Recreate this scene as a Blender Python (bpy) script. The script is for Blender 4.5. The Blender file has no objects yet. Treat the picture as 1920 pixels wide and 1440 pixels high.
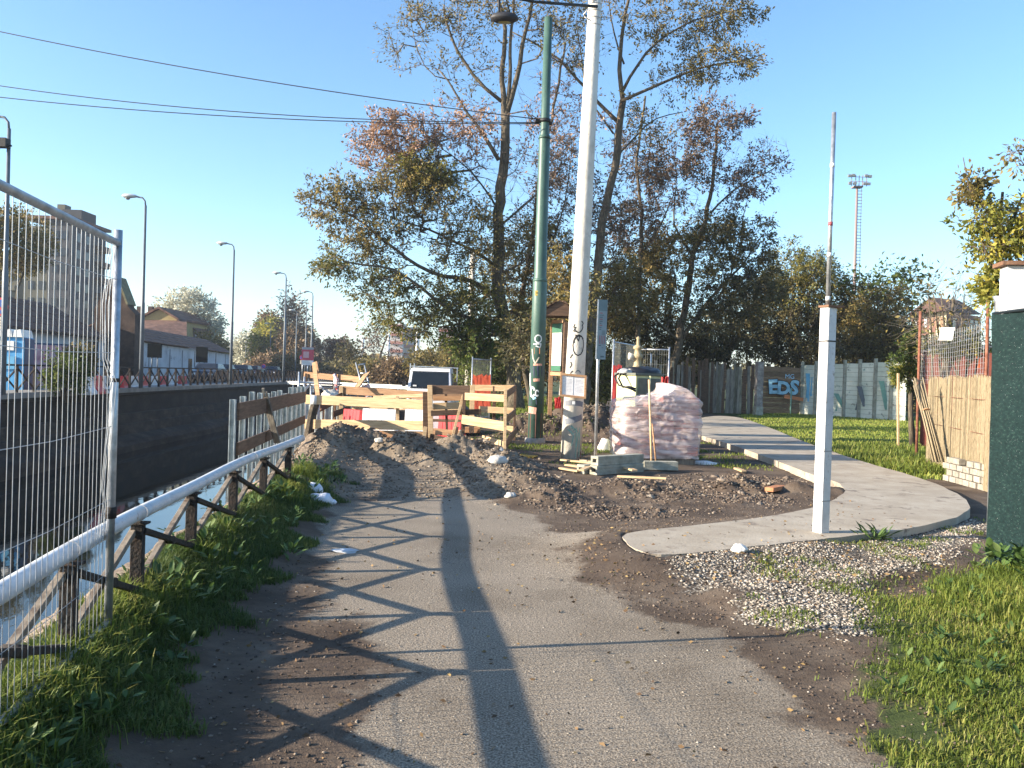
import bpy, math, random
import numpy as np
from mathutils import Vector, Matrix, Euler
from mathutils.noise import fractal, noise as mnoise
random.seed(7); rng = np.random.default_rng(7)
R = math.radians
scene = bpy.context.scene
col = scene.collection
# ------------------------------------------------------------------ camera, sky, sun, exposure
PITCH, ROLL, FOC, EYE = R(0.573), R(1.8), 1600.0, 1.6
_R0 = Vector((1, 0, 0)); _F = Vector((0, math.cos(PITCH), -math.sin(PITCH))); _U0 = Vector((0, math.sin(PITCH), math.cos(PITCH)))
_U = _U0 * math.cos(ROLL) - _R0 * math.sin(ROLL)
_RR = _R0 * math.cos(ROLL) + _U0 * math.sin(ROLL)
cd = bpy.data.cameras.new('camera'); cam = bpy.data.objects.new('camera', cd); col.objects.link(cam)
cd.sensor_width = 36; cd.lens = 36 * FOC / 1920; cd.clip_start = 0.05; cd.clip_end = 3000
m = Matrix((_RR, _U, -_F)).transposed().to_4x4(); m.translation = Vector((0, 0, EYE)); cam.matrix_world = m
scene.camera = cam
SUN_EL, SUN_AZ = R(18), math.atan2(-0.975, -0.23)          # azimuth measured from +Y towards +X
w = bpy.data.worlds.new('World'); scene.world = w; w.use_nodes = True
nt = w.node_tree; bg = nt.nodes['Background']
sky = nt.nodes.new('ShaderNodeTexSky'); sky.sky_type = 'NISHITA'; sky.sun_disc = False
sky.sun_elevation = SUN_EL; sky.sun_rotation = SUN_AZ % (2 * math.pi); sky.air_density = 1.0; sky.dust_density = 0.6; sky.ozone_density = 3.0; sky.altitude = 120
hsv = nt.nodes.new('ShaderNodeHueSaturation'); hsv.inputs['Saturation'].default_value = 1.08; hsv.inputs['Hue'].default_value = .498; hsv.inputs['Value'].default_value = 1.0
nt.links.new(sky.outputs[0], hsv.inputs['Color']); nt.links.new(hsv.outputs[0], bg.inputs[0]); bg.inputs[1].default_value = 0.115
sd = bpy.data.lights.new('sun', 'SUN'); sd.energy = 5.0; sd.angle = R(0.5); sd.color = (1.0, 0.88, 0.71)
sun = bpy.data.objects.new('sun', sd); col.objects.link(sun)
_S = Vector((math.sin(SUN_AZ) * math.cos(SUN_EL), math.cos(SUN_AZ) * math.cos(SUN_EL), math.sin(SUN_EL)))
sun.rotation_euler = _S.to_track_quat('Z', 'Y').to_euler(); sun.location = _S * 50
vs = scene.view_settings; vs.view_transform = 'Standard'; vs.look = 'None'; vs.gamma = 1; vs.use_curve_mapping = False
vs.exposure = 1.55
scene.render.engine = 'CYCLES'
scene.cycles.use_denoising = True
scene.cycles.max_bounces = 6; scene.cycles.transparent_max_bounces = 12
scene.cycles.volume_bounces = 0; scene.cycles.sample_clamp_indirect = 6

# ------------------------------------------------------------------ survey helpers: photo reading -> point in the world
def _ray(u, v):
    return _F + _RR * ((u - 960) / FOC) - _U * ((v - 720) / FOC)
def G(u, v, z=0.0):
    d = _ray(u, v); t = (z - EYE) / d.z
    return Vector((d.x * t, d.y * t, z))
def D(u, v, y):
    d = _ray(u, v); t = y / d.y
    return Vector((d.x * t, y, EYE + d.z * t))

# ------------------------------------------------------------------ mesh helpers
class MB:
    def __init__(s): s.v = []; s.f = []; s.sm = []
    def add(s, vs, fs, smooth=False):
        n = len(s.v); s.v += [tuple(p) for p in vs]; s.f += [tuple(i + n for i in f) for f in fs]; s.sm += [smooth] * len(fs); return s
    def hexa(s, p):      # 8 points, bottom ring then top ring
        return s.add(p, [(3, 2, 1, 0), (4, 5, 6, 7), (0, 1, 5, 4), (1, 2, 6, 5), (2, 3, 7, 6), (3, 0, 4, 7)])
    def box(s, c, size, rz=0.0, M=None):
        c = Vector(c); x, y, z = [k / 2 for k in size]
        P = [(-x, -y, -z), (x, -y, -z), (x, y, -z), (-x, y, -z), (-x, -y, z), (x, -y, z), (x, y, z), (-x, y, z)]
        M = M or Matrix.Rotation(rz, 3, 'Z')
        return s.hexa([c + M @ Vector(p) for p in P])
    def beam(s, a, b, w, h, up=(0, 0, 1), ends=0.0):   # bar from a to b, w sideways, h along up
        a = Vector(a); b = Vector(b); d = (b - a).normalized(); up = Vector(up)
        if abs(d.dot(up)) > 0.98: up = Vector((1, 0, 0)) if abs(d.x) < .9 else Vector((0, 1, 0))
        sx = d.cross(up).normalized(); u = sx.cross(d).normalized()
        sx = sx * w / 2; u = u * h / 2
        return s.hexa([a - sx - u, a + sx - u, b + sx - u, b - sx - u, a - sx + u, a + sx + u, b + sx + u, b - sx + u])
    def tube(s, path, rad, k=10, caps=True, smooth=True):
        path = [Vector(p) for p in path]; n = len(path)
        if not hasattr(rad, '__len__'): rad = [rad] * n
        vs = []; ref = None
        for i, p in enumerate(path):
            d = (path[min(i + 1, n - 1)] - path[max(i - 1, 0)])
            d = d.normalized() if d.length > 1e-9 else Vector((0, 0, 1))
            if ref is None: ref = Vector((0, 0, 1)) if abs(d.z) < .9 else Vector((1, 0, 0))
            x = d.cross(ref).normalized(); y = d.cross(x).normalized(); ref = x.cross(d) if False else ref
            for j in range(k):
                t = 2 * math.pi * j / k
                vs.append(p + (x * math.cos(t) + y * math.sin(t)) * rad[i])
        fs = [(i * k + j, i * k + (j + 1) % k, (i + 1) * k + (j + 1) % k, (i + 1) * k + j) for i in range(n - 1) for j in range(k)]
        s.add(vs, fs, smooth)
        if caps:
            s.f.append(tuple(len(s.v) - n * k + j for j in range(k))[::-1]); s.sm.append(False)
            s.f.append(tuple(len(s.v) - k + j for j in range(k))); s.sm.append(False)
        return s
    def quad(s, a, b, c, d): return s.add([a, b, c, d], [(0, 1, 2, 3)])
    def lathe(s, c, prof, k=16, M=None):
        c = Vector(c); M = M or Matrix.Identity(3); vs = []
        for r, z in prof:
            for j in range(k):
                t = 2 * math.pi * j / k; vs.append(c + M @ Vector((r * math.cos(t), r * math.sin(t), z)))
        n = len(prof)
        return s.add(vs, [(i * k + j, i * k + (j + 1) % k, (i + 1) * k + (j + 1) % k, (i + 1) * k + j) for i in range(n - 1) for j in range(k)], True)
    def poly(s, pts, z0, z1):       # vertical prism of an outline given as (x, y)
        n = len(pts)
        vs = [(p[0], p[1], z0) for p in pts] + [(p[0], p[1], z1) for p in pts]
        fs = [tuple(range(n))[::-1], tuple(range(n, 2 * n))] + [(i, (i + 1) % n, n + (i + 1) % n, n + i) for i in range(n)]
        return s.add(vs, fs)

def tag(o, label=None, cat=None, group=None, kind=None):
    if label: o['label'] = label
    if cat: o['category'] = cat
    if group: o['group'] = group
    if kind: o['kind'] = kind
    return o
_wl = {}
def wloc(o):
    p = Vector((0, 0, 0))
    while o is not None: p = p + o.location; o = o.parent
    return p
def empty(name, loc, label, cat, group=None):
    o = bpy.data.objects.new(name, None); col.objects.link(o); o.location = Vector(loc); o.empty_display_size = .2
    return tag(o, label, cat, group)
def link(name, me, parent=None, mat=None):
    if mat is not None and not me.materials: me.materials.append(mat)
    o = bpy.data.objects.new(name, me); col.objects.link(o); o.parent = parent
    return o
def build(name, mb, mat, parent=None, origin=None, bevel=0.0, kind=None):
    """mb holds world coordinates; the object's origin is put at `origin` (its own base) and its parent is a plain translation"""
    base = wloc(parent) if parent else Vector((0, 0, 0))
    org = Vector(origin) if origin is not None else (base if parent else Vector((0, 0, 0)))
    me = bpy.data.meshes.new(name)
    me.from_pydata([(p[0] - org.x, p[1] - org.y, p[2] - org.z) for p in mb.v], [], mb.f)
    me.polygons.foreach_set('use_smooth', mb.sm); me.update()
    o = link(name, me, parent, mat); o.location = org - base
    if bevel:
        b = o.modifiers.new('bevel', 'BEVEL'); b.width = bevel; b.segments = 1; b.limit_method = 'ANGLE'
    if kind: o['kind'] = kind
    return o
def npmesh(name, V, F, mat, parent=None, attrs=None, smooth=False, kind=None, mats=None, origin=None):
    """V (n,3) and F (m,k) numpy arrays, fast"""
    V = np.asarray(V, np.float32); F = np.asarray(F, np.int32)
    base = wloc(parent) if parent else Vector((0, 0, 0))
    if origin is not None: V = V - np.array(origin, np.float32)
    elif parent: V = V - np.array(base, np.float32)
    me = bpy.data.meshes.new(name); k = F.shape[1]
    me.vertices.add(len(V)); me.vertices.foreach_set('co', V.ravel())
    me.loops.add(F.size); me.loops.foreach_set('vertex_index', F.ravel())
    me.polygons.add(len(F)); me.polygons.foreach_set('loop_start', np.arange(0, F.size, k, dtype=np.int32))
    if smooth: me.polygons.foreach_set('use_smooth', np.ones(len(F), bool))
    me.update(calc_edges=True)
    for an, av in (attrs or {}).items():
        a = me.attributes.new(an, 'FLOAT', 'POINT'); a.data.foreach_set('value', np.asarray(av, np.float32))
    o = link(name, me, parent, mat)
    if origin is not None: o.location = Vector(origin) - base
    if kind: o['kind'] = kind
    return o
def copy_tree(o, parent=None):
    c = o.copy(); col.objects.link(c); c.parent = parent
    for ch in list(o.children): copy_tree(ch, c)
    return c

# ------------------------------------------------------------------ materials
MATS = {}
def mat(name, cols, scale=8, detail=5, rough=.8, metal=0, bump=.0, bscale=None, stretch=(1, 1, 1), rand=.0, spec=.4,
        attr=None, trans=0.0, space='Object', rough2=None, spots=None, stops=None, alpha=None):
    """cols: colours spread over a noise ramp; rand: per-object value jitter; spots: (colour, scale, amount) second layer;
    attr: use a point attribute instead of the noise"""
    if name in MATS: return MATS[name]
    m = bpy.data.materials.new(name); MATS[name] = m; m.use_nodes = True; nt = m.node_tree; N = nt.nodes; L = nt.links
    b = N['Principled BSDF']; out = N['Material Output']
    b.inputs['Roughness'].default_value = rough; b.inputs['Metallic'].default_value = metal
    b.inputs['Specular IOR Level'].default_value = spec
    co = N.new('ShaderNodeTexCoord'); mp = N.new('ShaderNodeMapping'); mp.inputs['Scale'].default_value = stretch
    if space == 'World':
        g = N.new('ShaderNodeNewGeometry'); L.new(g.outputs['Position'], mp.inputs['Vector'])
    else: L.new(co.outputs['Object'], mp.inputs['Vector'])
    vec = mp.outputs[0]
    if rand or name.startswith('wood'):
        oi = N.new('ShaderNodeObjectInfo'); ad = N.new('ShaderNodeVectorMath'); ad.operation = 'ADD'
        sc = N.new('ShaderNodeVectorMath'); sc.operation = 'SCALE'; cx = N.new('ShaderNodeCombineXYZ')
        L.new(oi.outputs['Random'], cx.inputs[0]); L.new(oi.outputs['Random'], cx.inputs[2]); L.new(cx.outputs[0], sc.inputs[0]); sc.inputs['Scale'].default_value = 37
        L.new(vec, ad.inputs[0]); L.new(sc.outputs[0], ad.inputs[1]); vec = ad.outputs[0]
    no = N.new('ShaderNodeTexNoise'); no.inputs['Scale'].default_value = scale; no.inputs['Detail'].default_value = detail; no.inputs['Roughness'].default_value = .62
    L.new(vec, no.inputs['Vector']); fac = no.outputs['Fac']
    ra = N.new('ShaderNodeValToRGB'); el = ra.color_ramp.elements
    n = len(cols)
    if attr:
        at = N.new('ShaderNodeAttribute'); at.attribute_name = attr; fac = at.outputs['Fac']; st = [i / max(n - 1, 1) for i in range(n)]
    else: st = [.32 + .36 * i / max(n - 1, 1) for i in range(n)]
    if stops: st = stops
    while len(el) < n: el.new(.5)
    for i, c in enumerate(cols): el[i].position = st[i]; el[i].color = (*c, 1)
    L.new(fac, ra.inputs[0]); c_out = ra.outputs[0]
    if spots:
        for (sc_, ss, amt) in (spots if isinstance(spots[0], (tuple, list)) and isinstance(spots[0][0], (tuple, list)) else [spots]):
            n2 = N.new('ShaderNodeTexNoise'); n2.inputs['Scale'].default_value = ss; n2.inputs['Detail'].default_value = 8; n2.inputs['Roughness'].default_value = .7
            L.new(vec, n2.inputs['Vector'])
            mr = N.new('ShaderNodeMapRange'); mr.inputs[1].default_value = 1 - amt - .02; mr.inputs[2].default_value = 1 - amt + .06; L.new(n2.outputs['Fac'], mr.inputs[0])
            mx = N.new('ShaderNodeMix'); mx.data_type = 'RGBA'; L.new(mr.outputs[0], mx.inputs[0]); L.new(c_out, mx.inputs[6]); mx.inputs[7].default_value = (*sc_, 1); c_out = mx.outputs[2]
    if rand:
        hs = N.new('ShaderNodeHueSaturation'); mr = N.new('ShaderNodeMapRange'); mr.inputs[3].default_value = 1 - rand; mr.inputs[4].default_value = 1 + rand
        L.new(oi.outputs['Random'], mr.inputs[0]); L.new(mr.outputs[0], hs.inputs['Value']); L.new(c_out, hs.inputs['Color']); c_out = hs.outputs[0]
    L.new(c_out, b.inputs['Base Color'])
    if bump:
        bp = N.new('ShaderNodeBump'); bp.inputs['Strength'].default_value = min(bump, 1); bp.inputs['Distance'].default_value = .02
        n3 = N.new('ShaderNodeTexNoise'); n3.inputs['Scale'].default_value = bscale or scale * 3; n3.inputs['Detail'].default_value = 6; L.new(vec, n3.inputs['Vector'])
        L.new(n3.outputs['Fac'], bp.inputs['Height']); L.new(bp.outputs[0], b.inputs['Normal'])
    if trans:
        tb = N.new('ShaderNodeBsdfTranslucent'); L.new(c_out, tb.inputs[0]); ms = N.new('ShaderNodeMixShader'); ms.inputs[0].default_value = trans
        L.new(b.outputs[0], ms.inputs[1]); L.new(tb.outputs[0], ms.inputs[2]); L.new(ms.outputs[0], out.inputs[0])
    if alpha is not None: b.inputs['Alpha'].default_value = alpha
    return m
def flat(name, c, rough=.6, metal=0, **k): return mat(name, [tuple(x * .88 for x in c), c, tuple(min(1, x * 1.1) for x in c)], scale=5, rough=rough, metal=metal, **k)

galv = mat('galvanised steel', [(.30, .32, .34), (.45, .47, .49), (.58, .60, .62)], scale=14, rough=.42, metal=.75, bump=.15)
galv_wire = mat('galvanised wire', [(.38, .39, .40), (.52, .53, .54)], scale=30, rough=.45, metal=.5)
rustdark = mat('rusted dark iron', [(.012, .010, .009), (.026, .019, .015), (.055, .032, .022)], scale=18, rough=.8, bump=.5)
rustlight = mat('dull painted flat iron', [(.09, .065, .045), (.20, .16, .12), (.28, .235, .18)], scale=10, rough=.7, bump=.3, spots=((.07, .04, .025), 16, .42))
pipe_m = mat('worn grey pipe paint', [(.46, .46, .46), (.58, .58, .58), (.66, .66, .65)], scale=7, rough=.38, bump=.2, spots=(((.15, .09, .06), 9, .345), ((.22, .2, .18), 40, .36)), spec=.6)
wood_n = mat('wood new plank', [(.42, .27, .14), (.55, .38, .21), (.64, .47, .28)], scale=3, detail=8, rough=.75, bump=.25, stretch=(1, 1, 12), rand=.16)
wood_o = mat('wood orange plank', [(.27, .14, .07), (.37, .21, .11), (.46, .28, .155)], scale=3, detail=8, rough=.75, bump=.25, stretch=(1, 1, 12), rand=.15)
wood_b = mat('wood brown plank', [(.055, .032, .02), (.10, .058, .036), (.15, .09, .055)], scale=3, detail=8, rough=.8, bump=.3, stretch=(1, 1, 12), rand=.2)  # dark brown boards; also puts shade into the colour of boards turned away
wood_g = mat('wood grey weathered', [(.10, .085, .07), (.19, .165, .135), (.28, .25, .20)], scale=4, detail=8, rough=.85, bump=.4, stretch=(4, 4, .6), rand=.25)
# ------------------------------------------------------------------ terrain
V3_ = lambda *a: Vector(a)
RPX = [(-700, 1755), (-330, 1377), (0, 1110), (110, 1048), (210, 990), (300, 942), (420, 882), (500, 848), (565, 822)]
_rl = [G(u, v, .68) for u, v in RPX[2:]]
_pf = np.polyfit([p.y for p in _rl], [p.x for p in _rl], 2)
def railx(y):
    y = np.asarray(y, float); ys = [p.y for p in _rl]; xs = [p.x for p in _rl]
    sl = (xs[-1] - xs[-3]) / (ys[-1] - ys[-3])
    y0, y1 = ys[0], ys[-1]; e0, e1 = np.polyval(_pf, y0), np.polyval(_pf, y1)
    return np.where(y > y1, e1 + (y - y1) * -.105, np.where(y < y0, e0 + (y - y0) * (2 * _pf[0] * y0 + _pf[1]), np.polyval(_pf, y)))
def edge_near(y): return railx(y) - .34
def edge_far(y): return -15.8 - .05 * np.asarray(y, float)
WATER, STREET = -2.25, .35
def vnoise(P, f, oct=4, seed=0.0):
    P = np.asarray(P, float)
    return np.array([fractal(Vector((x * f + seed, y * f - seed, seed)), .9, 2.1, oct) for x, y in P[:, :2]])
# cheap vectorised value noise for big grids
_perm = rng.random((256, 256))
def vn2(x, y):
    xi = np.floor(x).astype(int); yi = np.floor(y).astype(int); fx = x - xi; fy = y - yi
    fx = fx * fx * (3 - 2 * fx); fy = fy * fy * (3 - 2 * fy)
    a = _perm[xi & 255, yi & 255]; b = _perm[(xi + 1) & 255, yi & 255]; c = _perm[xi & 255, (yi + 1) & 255]; d = _perm[(xi + 1) & 255, (yi + 1) & 255]
    return a * (1 - fx) * (1 - fy) + b * fx * (1 - fy) + c * (1 - fx) * fy + d * fx * fy - .5
def fbm(x, y, f, o=5, g=.5, seed=0):
    s = 0; a = 1
    for k in range(o):
        ca, sa = math.cos(.6 * k), math.sin(.6 * k)
        s = s + a * vn2((x * ca - y * sa) * f + 17.3 * k + seed, (x * sa + y * ca) * f - 9.1 * k + seed * 1.7); a *= g; f *= 2.03
    return s
def gp(pts, z=0.0): return np.array([[*G(u, v, z)[:2]] for u, v in pts])
def sdf(poly, x, y):
    """signed distance to a polygon, positive inside"""
    d = np.full(np.shape(x), 1e9); ins = np.zeros(np.shape(x), bool); n = len(poly)
    for i in range(n):
        ax, ay = poly[i]; bx, by = poly[(i + 1) % n]; ex, ey = bx - ax, by - ay
        t = np.clip(((x - ax) * ex + (y - ay) * ey) / (ex * ex + ey * ey + 1e-12), 0, 1)
        d = np.minimum(d, np.hypot(x - ax - t * ex, y - ay - t * ey))
        c = (ay > y) != (by > y)
        with np.errstate(all='ignore'): ins ^= c & (x < (bx - ax) * (y - ay) / (by - ay + 1e-15) + ax)
    return np.where(ins, d, -d)
P_asph = gp([(700, 2300), (745, 1600), (725, 1440), (705, 1300), (660, 1200), (600, 1090), (575, 1010), (600, 950), (720, 935), (850, 930), (960, 950), (1030, 975), (1075, 1010), (1100, 1050), (1100, 1085), (1150, 1120), (1240, 1140), (1300, 1170), (1380, 1225), (1460, 1290), (1560, 1360), (1640, 1430), (1760, 1560), (2300, 2300)])
P_grav = gp([(1235, 1052), (1400, 1040), (1530, 1028), (1700, 1005), (1830, 975), (1860, 1030), (1790, 1062), (1700, 1080), (1640, 1110), (1620, 1150), (1655, 1195), (1600, 1215), (1500, 1190), (1400, 1155), (1310, 1110)])
P_gras = gp([(2200, 1010), (1905, 1035), (1840, 1055), (1740, 1082), (1660, 1108), (1610, 1140), (1640, 1185), (1600, 1225), (1560, 1280), (1570, 1310), (1650, 1350), (1670, 1400), (1760, 1470), (1860, 1560), (2500, 2100), (4000, 1800)])
P_lawn = gp([(1385, 779), (1480, 775), (1700, 775), (1900, 800), (1900, 850), (1790, 880), (1790, 902), (1720, 897), (1660, 880), (1570, 850), (1450, 812)])
SLAB = .15
SL_px = [(1165, 998), (1300, 985), (1450, 968), (1550, 945), (1588, 922), (1575, 905), (1530, 893), (1440, 858), (1370, 833), (1300, 812), (1262, 797), (1330, 779), (1385, 781), (1440, 800), (1500, 825), (1570, 850), (1640, 872), (1700, 888), (1765, 910), (1812, 935), (1822, 955), (1790, 972), (1700, 993), (1600, 1004), (1530, 1012), (1400, 1025), (1240, 1044), (1190, 1030), (1165, 1012)]
P_slab = gp(SL_px, .12)
MOUNDS = [  # u, v of crest, crest y distance, height, radius x, radius y
    (-4.0, 15.3, .22, 1.0, .9), (-3.0, 15.9, .38, 1.1, 1.1), (-1.9, 15.4, .38, .8, .9), (-1.0, 15.4, .38, 1.0, 1.0), (-.2, 14.3, .24, .7, 1.2),
    (.1, 12.2, .20, .6, 1.0), (.5, 10.9, .10, .6, .5), (2.1, 24.0, .75, 1.7, 1.6), (.6, 23.0, .5, 1.2, 1.2), (-3.6, 12.6, .16, .7, .6), (-3.2, 10.9, .08, .45, .3),
    (3.4, 12.6, .12, .9, .5), (1.9, 12.1, .10, .7, .5), (4.6, 12.3, .12, .8, .5)]
P_dirt = gp([(1000, 905), (1100, 900), (1250, 890), (1400, 880), (1520, 905), (1545, 925), (1450, 950), (1250, 972), (1150, 975), (1040, 960), (960, 945)])
P_trod = gp([(570, 860), (960, 850), (1000, 880), (980, 930), (900, 935), (700, 935), (560, 940)])
def height(x, y):
    x = np.asarray(x, float); y = np.asarray(y, float)
    r = x - railx(y)
    z = .20 * np.clip(1 - np.abs(r) / np.where(r > 0, .75, .9), 0, 1) ** 1.3 * np.clip((26 - y) / 10, 0, 1)
    z = z + .03 * fbm(x, y, 1.3, 3, seed=3) * np.clip(.12 + np.clip(-sdf(P_asph, x, y), 0, 1) , .12, 1)
    mo = np.zeros_like(z)
    for cx, cy, h, rx, ry in MOUNDS:
        q = ((x - cx) / rx) ** 2 + ((y - cy) / ry) ** 2
        mo = np.maximum(mo, h * np.exp(-q * 1.1))
    rough = np.clip(mo / .25, 0, 1) + .55 * np.clip(sdf(P_dirt, x, y) / .5 + .3, 0, 1)
    rough = np.clip(rough, 0, 1)
    z = z + mo + rough * (.22 * np.abs(fbm(x, y, 2.0, 5, .62, seed=9)) + .05 * fbm(x, y, 9, 3, .6, seed=5)) * np.clip(mo * 3 + .55, 0, 1.3)
    sl = sdf(P_slab, x, y)
    out = np.clip(-sl / .35, 0, 1)
    gr = np.clip(sdf(P_grav, x, y) / .3 + .5, 0, 1)
    z = z + .05 * gr * (y < 11)
    gg = np.clip(sdf(P_gras, x, y) / 1.2, 0, 1); z = z + .12 * gg
    ap = np.exp(-(np.clip(-sl, 0, 9) / .55) ** 2) * np.where(x < 2.9, 1.0, np.clip(1 - (x - 2.9) / .9, .35, 1)) * np.clip((10.4 - y) / .8, 0, 1)
    z = np.maximum(z, .112 * ap + .25 * z * (1 - ap))
    z = np.where(sl > .03, -.03, z)
    return z
def hz(x, y): return float(height(np.array([x]), np.array([y]))[0])
def ss(x): x = np.clip(x, 0, 1); return x * x * (3 - 2 * x)
# ground sheet of the near bank: rows get coarser with distance, columns start at the canal edge
ys = [-30., -15, -8, -4, -2, -.5, 1, 2]
while ys[-1] < 32: ys.append(ys[-1] + max(.022, ys[-1] * .0075))
while ys[-1] < 1500: ys.append(ys[-1] * 1.12)
ys = np.array(ys)
us = [0.0]
while us[-1] < 9: us.append(us[-1] + .03 + .02 * max(0, us[-1] - 4) / 4)
while us[-1] < 25: us.append(us[-1] * 1.02)
while us[-1] < 1500: us.append(us[-1] * 1.25)
us = np.array(us)
YY, UU = np.meshgrid(ys, us, indexing='ij'); XX = edge_near(np.minimum(YY, 400)) + UU
X = XX.ravel(); Y = YY.ravel(); Z = height(X, Y)
en = fbm(X, Y, 1.6, 5, .55, seed=1)
a_asph = ss((sdf(P_asph, X, Y) + .5 * en) / .55 + .5)
a_asph = np.maximum(a_asph, ss((Y - 24) / 4) * ss((X - railx(Y) - 1.4 + .2 * en) / .2) * ss((-X + 1.0 + .2 * en) / .3))
a_grav = ss((sdf(P_grav, X, Y) + .6 * en) / .3 + .5)
vg = ss((.62 + .45 * en - (X - railx(Y))) / .12) * ss((11.8 + 2 * en - Y) / 1.2)
a_gras = np.maximum(ss((sdf(P_gras, X, Y) + .5 * en) / .3 + .5), ss((sdf(P_lawn, X, Y) + .2 * en) / .3 + .6))
a_gras = np.maximum(np.maximum(a_gras, vg), ss((Y - 60) / 8)); a_gras = np.maximum(a_gras, ss((X - 9) / 2) * ss((Y - 13) / 3) * (Y > 10))
a_pale = ss((sdf(P_trod, X, Y) + .4 * en) / .6 + .5)
n_u = len(us); n_y = len(ys)
I = (np.arange(n_y - 1)[:, None] * n_u + np.arange(n_u - 1)[None, :]).ravel()
F = np.stack([I, I + 1, I + n_u + 1, I + n_u], 1)

def ground_material():
    m = bpy.data.materials.new('ground of asphalt soil gravel'); m.use_nodes = True; nt = m.node_tree; N = nt.nodes; L = nt.links
    b = N['Principled BSDF']; b.inputs['Roughness'].default_value = .95; b.inputs['Specular IOR Level'].default_value = .2
    g = N.new('ShaderNodeNewGeometry')
    def noise(s, d=6, r=.6, st=None):
        n = N.new('ShaderNodeTexNoise'); n.inputs['Scale'].default_value = s; n.inputs['Detail'].default_value = d; n.inputs['Roughness'].default_value = r
        L.new(g.outputs['Position'], n.inputs['Vector']); return n.outputs['Fac']
    def ramp(f, stops):
        r = N.new('ShaderNodeValToRGB'); e = r.color_ramp.elements
        while len(e) < len(stops): e.new(.5)
        for i, (p, c) in enumerate(stops): e[i].position = p; e[i].color = (*c, 1)
        L.new(f, r.inputs[0]); return r.outputs[0]
    def mix(f, a, c):
        x = N.new('ShaderNodeMix'); x.data_type = 'RGBA'; L.new(f, x.inputs[0]) if not isinstance(f, float) else setattr(x.inputs[0], 'default_value', f)
        L.new(a, x.inputs[6]); L.new(c, x.inputs[7]); return x.outputs[2]
    def attr(n):
        a = N.new('ShaderNodeAttribute'); a.attribute_name = n; return a.outputs['Fac']
    def mth(op, a, c):
        x = N.new('ShaderNodeMath'); x.operation = op; x.use_clamp = (op == 'SUBTRACT')
        for i, q in enumerate((a, c)):
            if isinstance(q, float): x.inputs[i].default_value = q
            else: L.new(q, x.inputs[i])
        return x.outputs[0]
    soil = ramp(noise(1.4, 9, .68), [(.3, (.052, .036, .026)), (.5, (.105, .076, .055)), (.7, (.185, .142, .104))])
    pebs = N.new('ShaderNodeTexVoronoi'); pebs.inputs['Scale'].default_value = 38; L.new(g.outputs['Position'], pebs.inputs['Vector'])
    pcol = ramp(pebs.outputs['Distance'], [(.0, (.34, .29, .24)), (.16, (.22, .18, .15)), (.28, (.08, .06, .05))])
    pm = ramp(noise(9, 4, .6), [(.55, (0, 0, 0)), (.68, (1, 1, 1))])
    soil = mix(mth('MULTIPLY', pm, .55), soil, pcol)
    pale = ramp(noise(2.2, 8, .7), [(.3, (.13, .10, .072)), (.5, (.20, .158, .115)), (.72, (.28, .23, .172))])
    # asphalt: fine aggregate over large tone shifts
    fine = noise(95, 3, .6); big = noise(.7, 6, .62)
    asp = ramp(fine, [(.34, (.10, .083, .063)), (.46, (.222, .187, .147)), (.56, (.325, .278, .222)), (.68, (.49, .43, .35))])
    ab = ramp(big, [(.3, (.62, .58, .54)), (.5, (.92, .9, .87)), (.7, (1.08, 1.06, 1.04))])
    mm = N.new('ShaderNodeMix'); mm.data_type = 'RGBA'; mm.blend_type = 'MULTIPLY'; mm.inputs[0].default_value = 1; L.new(asp, mm.inputs[6]); L.new(ab, mm.inputs[7]); asp = mm.outputs[2]
    vor = N.new('ShaderNodeTexVoronoi'); vor.feature = 'DISTANCE_TO_EDGE'; vor.inputs['Scale'].default_value = .9
    wv = N.new('ShaderNodeVectorMath'); wv.operation = 'ADD'; nn = N.new('ShaderNodeTexNoise'); nn.inputs['Scale'].default_value = 2; nn.inputs['Detail'].default_value = 6; L.new(g.outputs['Position'], nn.inputs['Vector'])
    L.new(g.outputs['Position'], wv.inputs[0]); L.new(nn.outputs['Color'], wv.inputs[1]); L.new(wv.outputs[0], vor.inputs['Vector'])
    crk = ramp(vor.outputs['Distance'], [(.0, (1, 1, 1)), (.006, (0, 0, 0))])
    ck = ramp(noise(.5, 2), [(.52, (0, 0, 0)), (.6, (1, 1, 1))])
    dk = N.new('ShaderNodeRGB'); dk.outputs[0].default_value = (.10, .09, .08, 1)
    asp = mix(mth('MULTIPLY', mth('MULTIPLY', crk, ck), .55), asp, dk.outputs[0])
    grv = N.new('ShaderNodeTexVoronoi'); grv.inputs['Scale'].default_value = 42; L.new(g.outputs['Position'], grv.inputs['Vector'])
    gcol = N.new('ShaderNodeSeparateColor'); L.new(grv.outputs['Color'], gcol.inputs[0])
    gc = ramp(gcol.outputs[0], [(.0, (.12, .10, .08)), (.4, (.26, .225, .18)), (.8, (.40, .36, .30)), (1., (.50, .46, .40))])
    gd = ramp(grv.outputs['Distance'], [(.2, (1, 1, 1)), (.6, (.25, .22, .2))])
    m2 = N.new('ShaderNodeMix'); m2.data_type = 'RGBA'; m2.blend_type = 'MULTIPLY'; m2.inputs[0].default_value = 1; L.new(gc, m2.inputs[6]); L.new(gd, m2.inputs[7]); gc = m2.outputs[2]
    grs = ramp(noise(3, 8, .7), [(.3, (.030, .040, .014)), (.5, (.055, .075, .022)), (.7, (.10, .10, .04))])
    c = mix(attr('pale'), soil, pale)
    edge = noise(14, 5, .65)
    def hard(a, k=.5):      # attribute broken up by fine noise
        s = mth('MULTIPLY', mth('SUBTRACT', mth('ADD', a, mth('MULTIPLY', mth('SUBTRACT', edge, .36), k * 2.2)), .5), 2.4)
        x = N.new('ShaderNodeClamp'); L.new(s, x.inputs[0]); return x.outputs[0]
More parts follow.
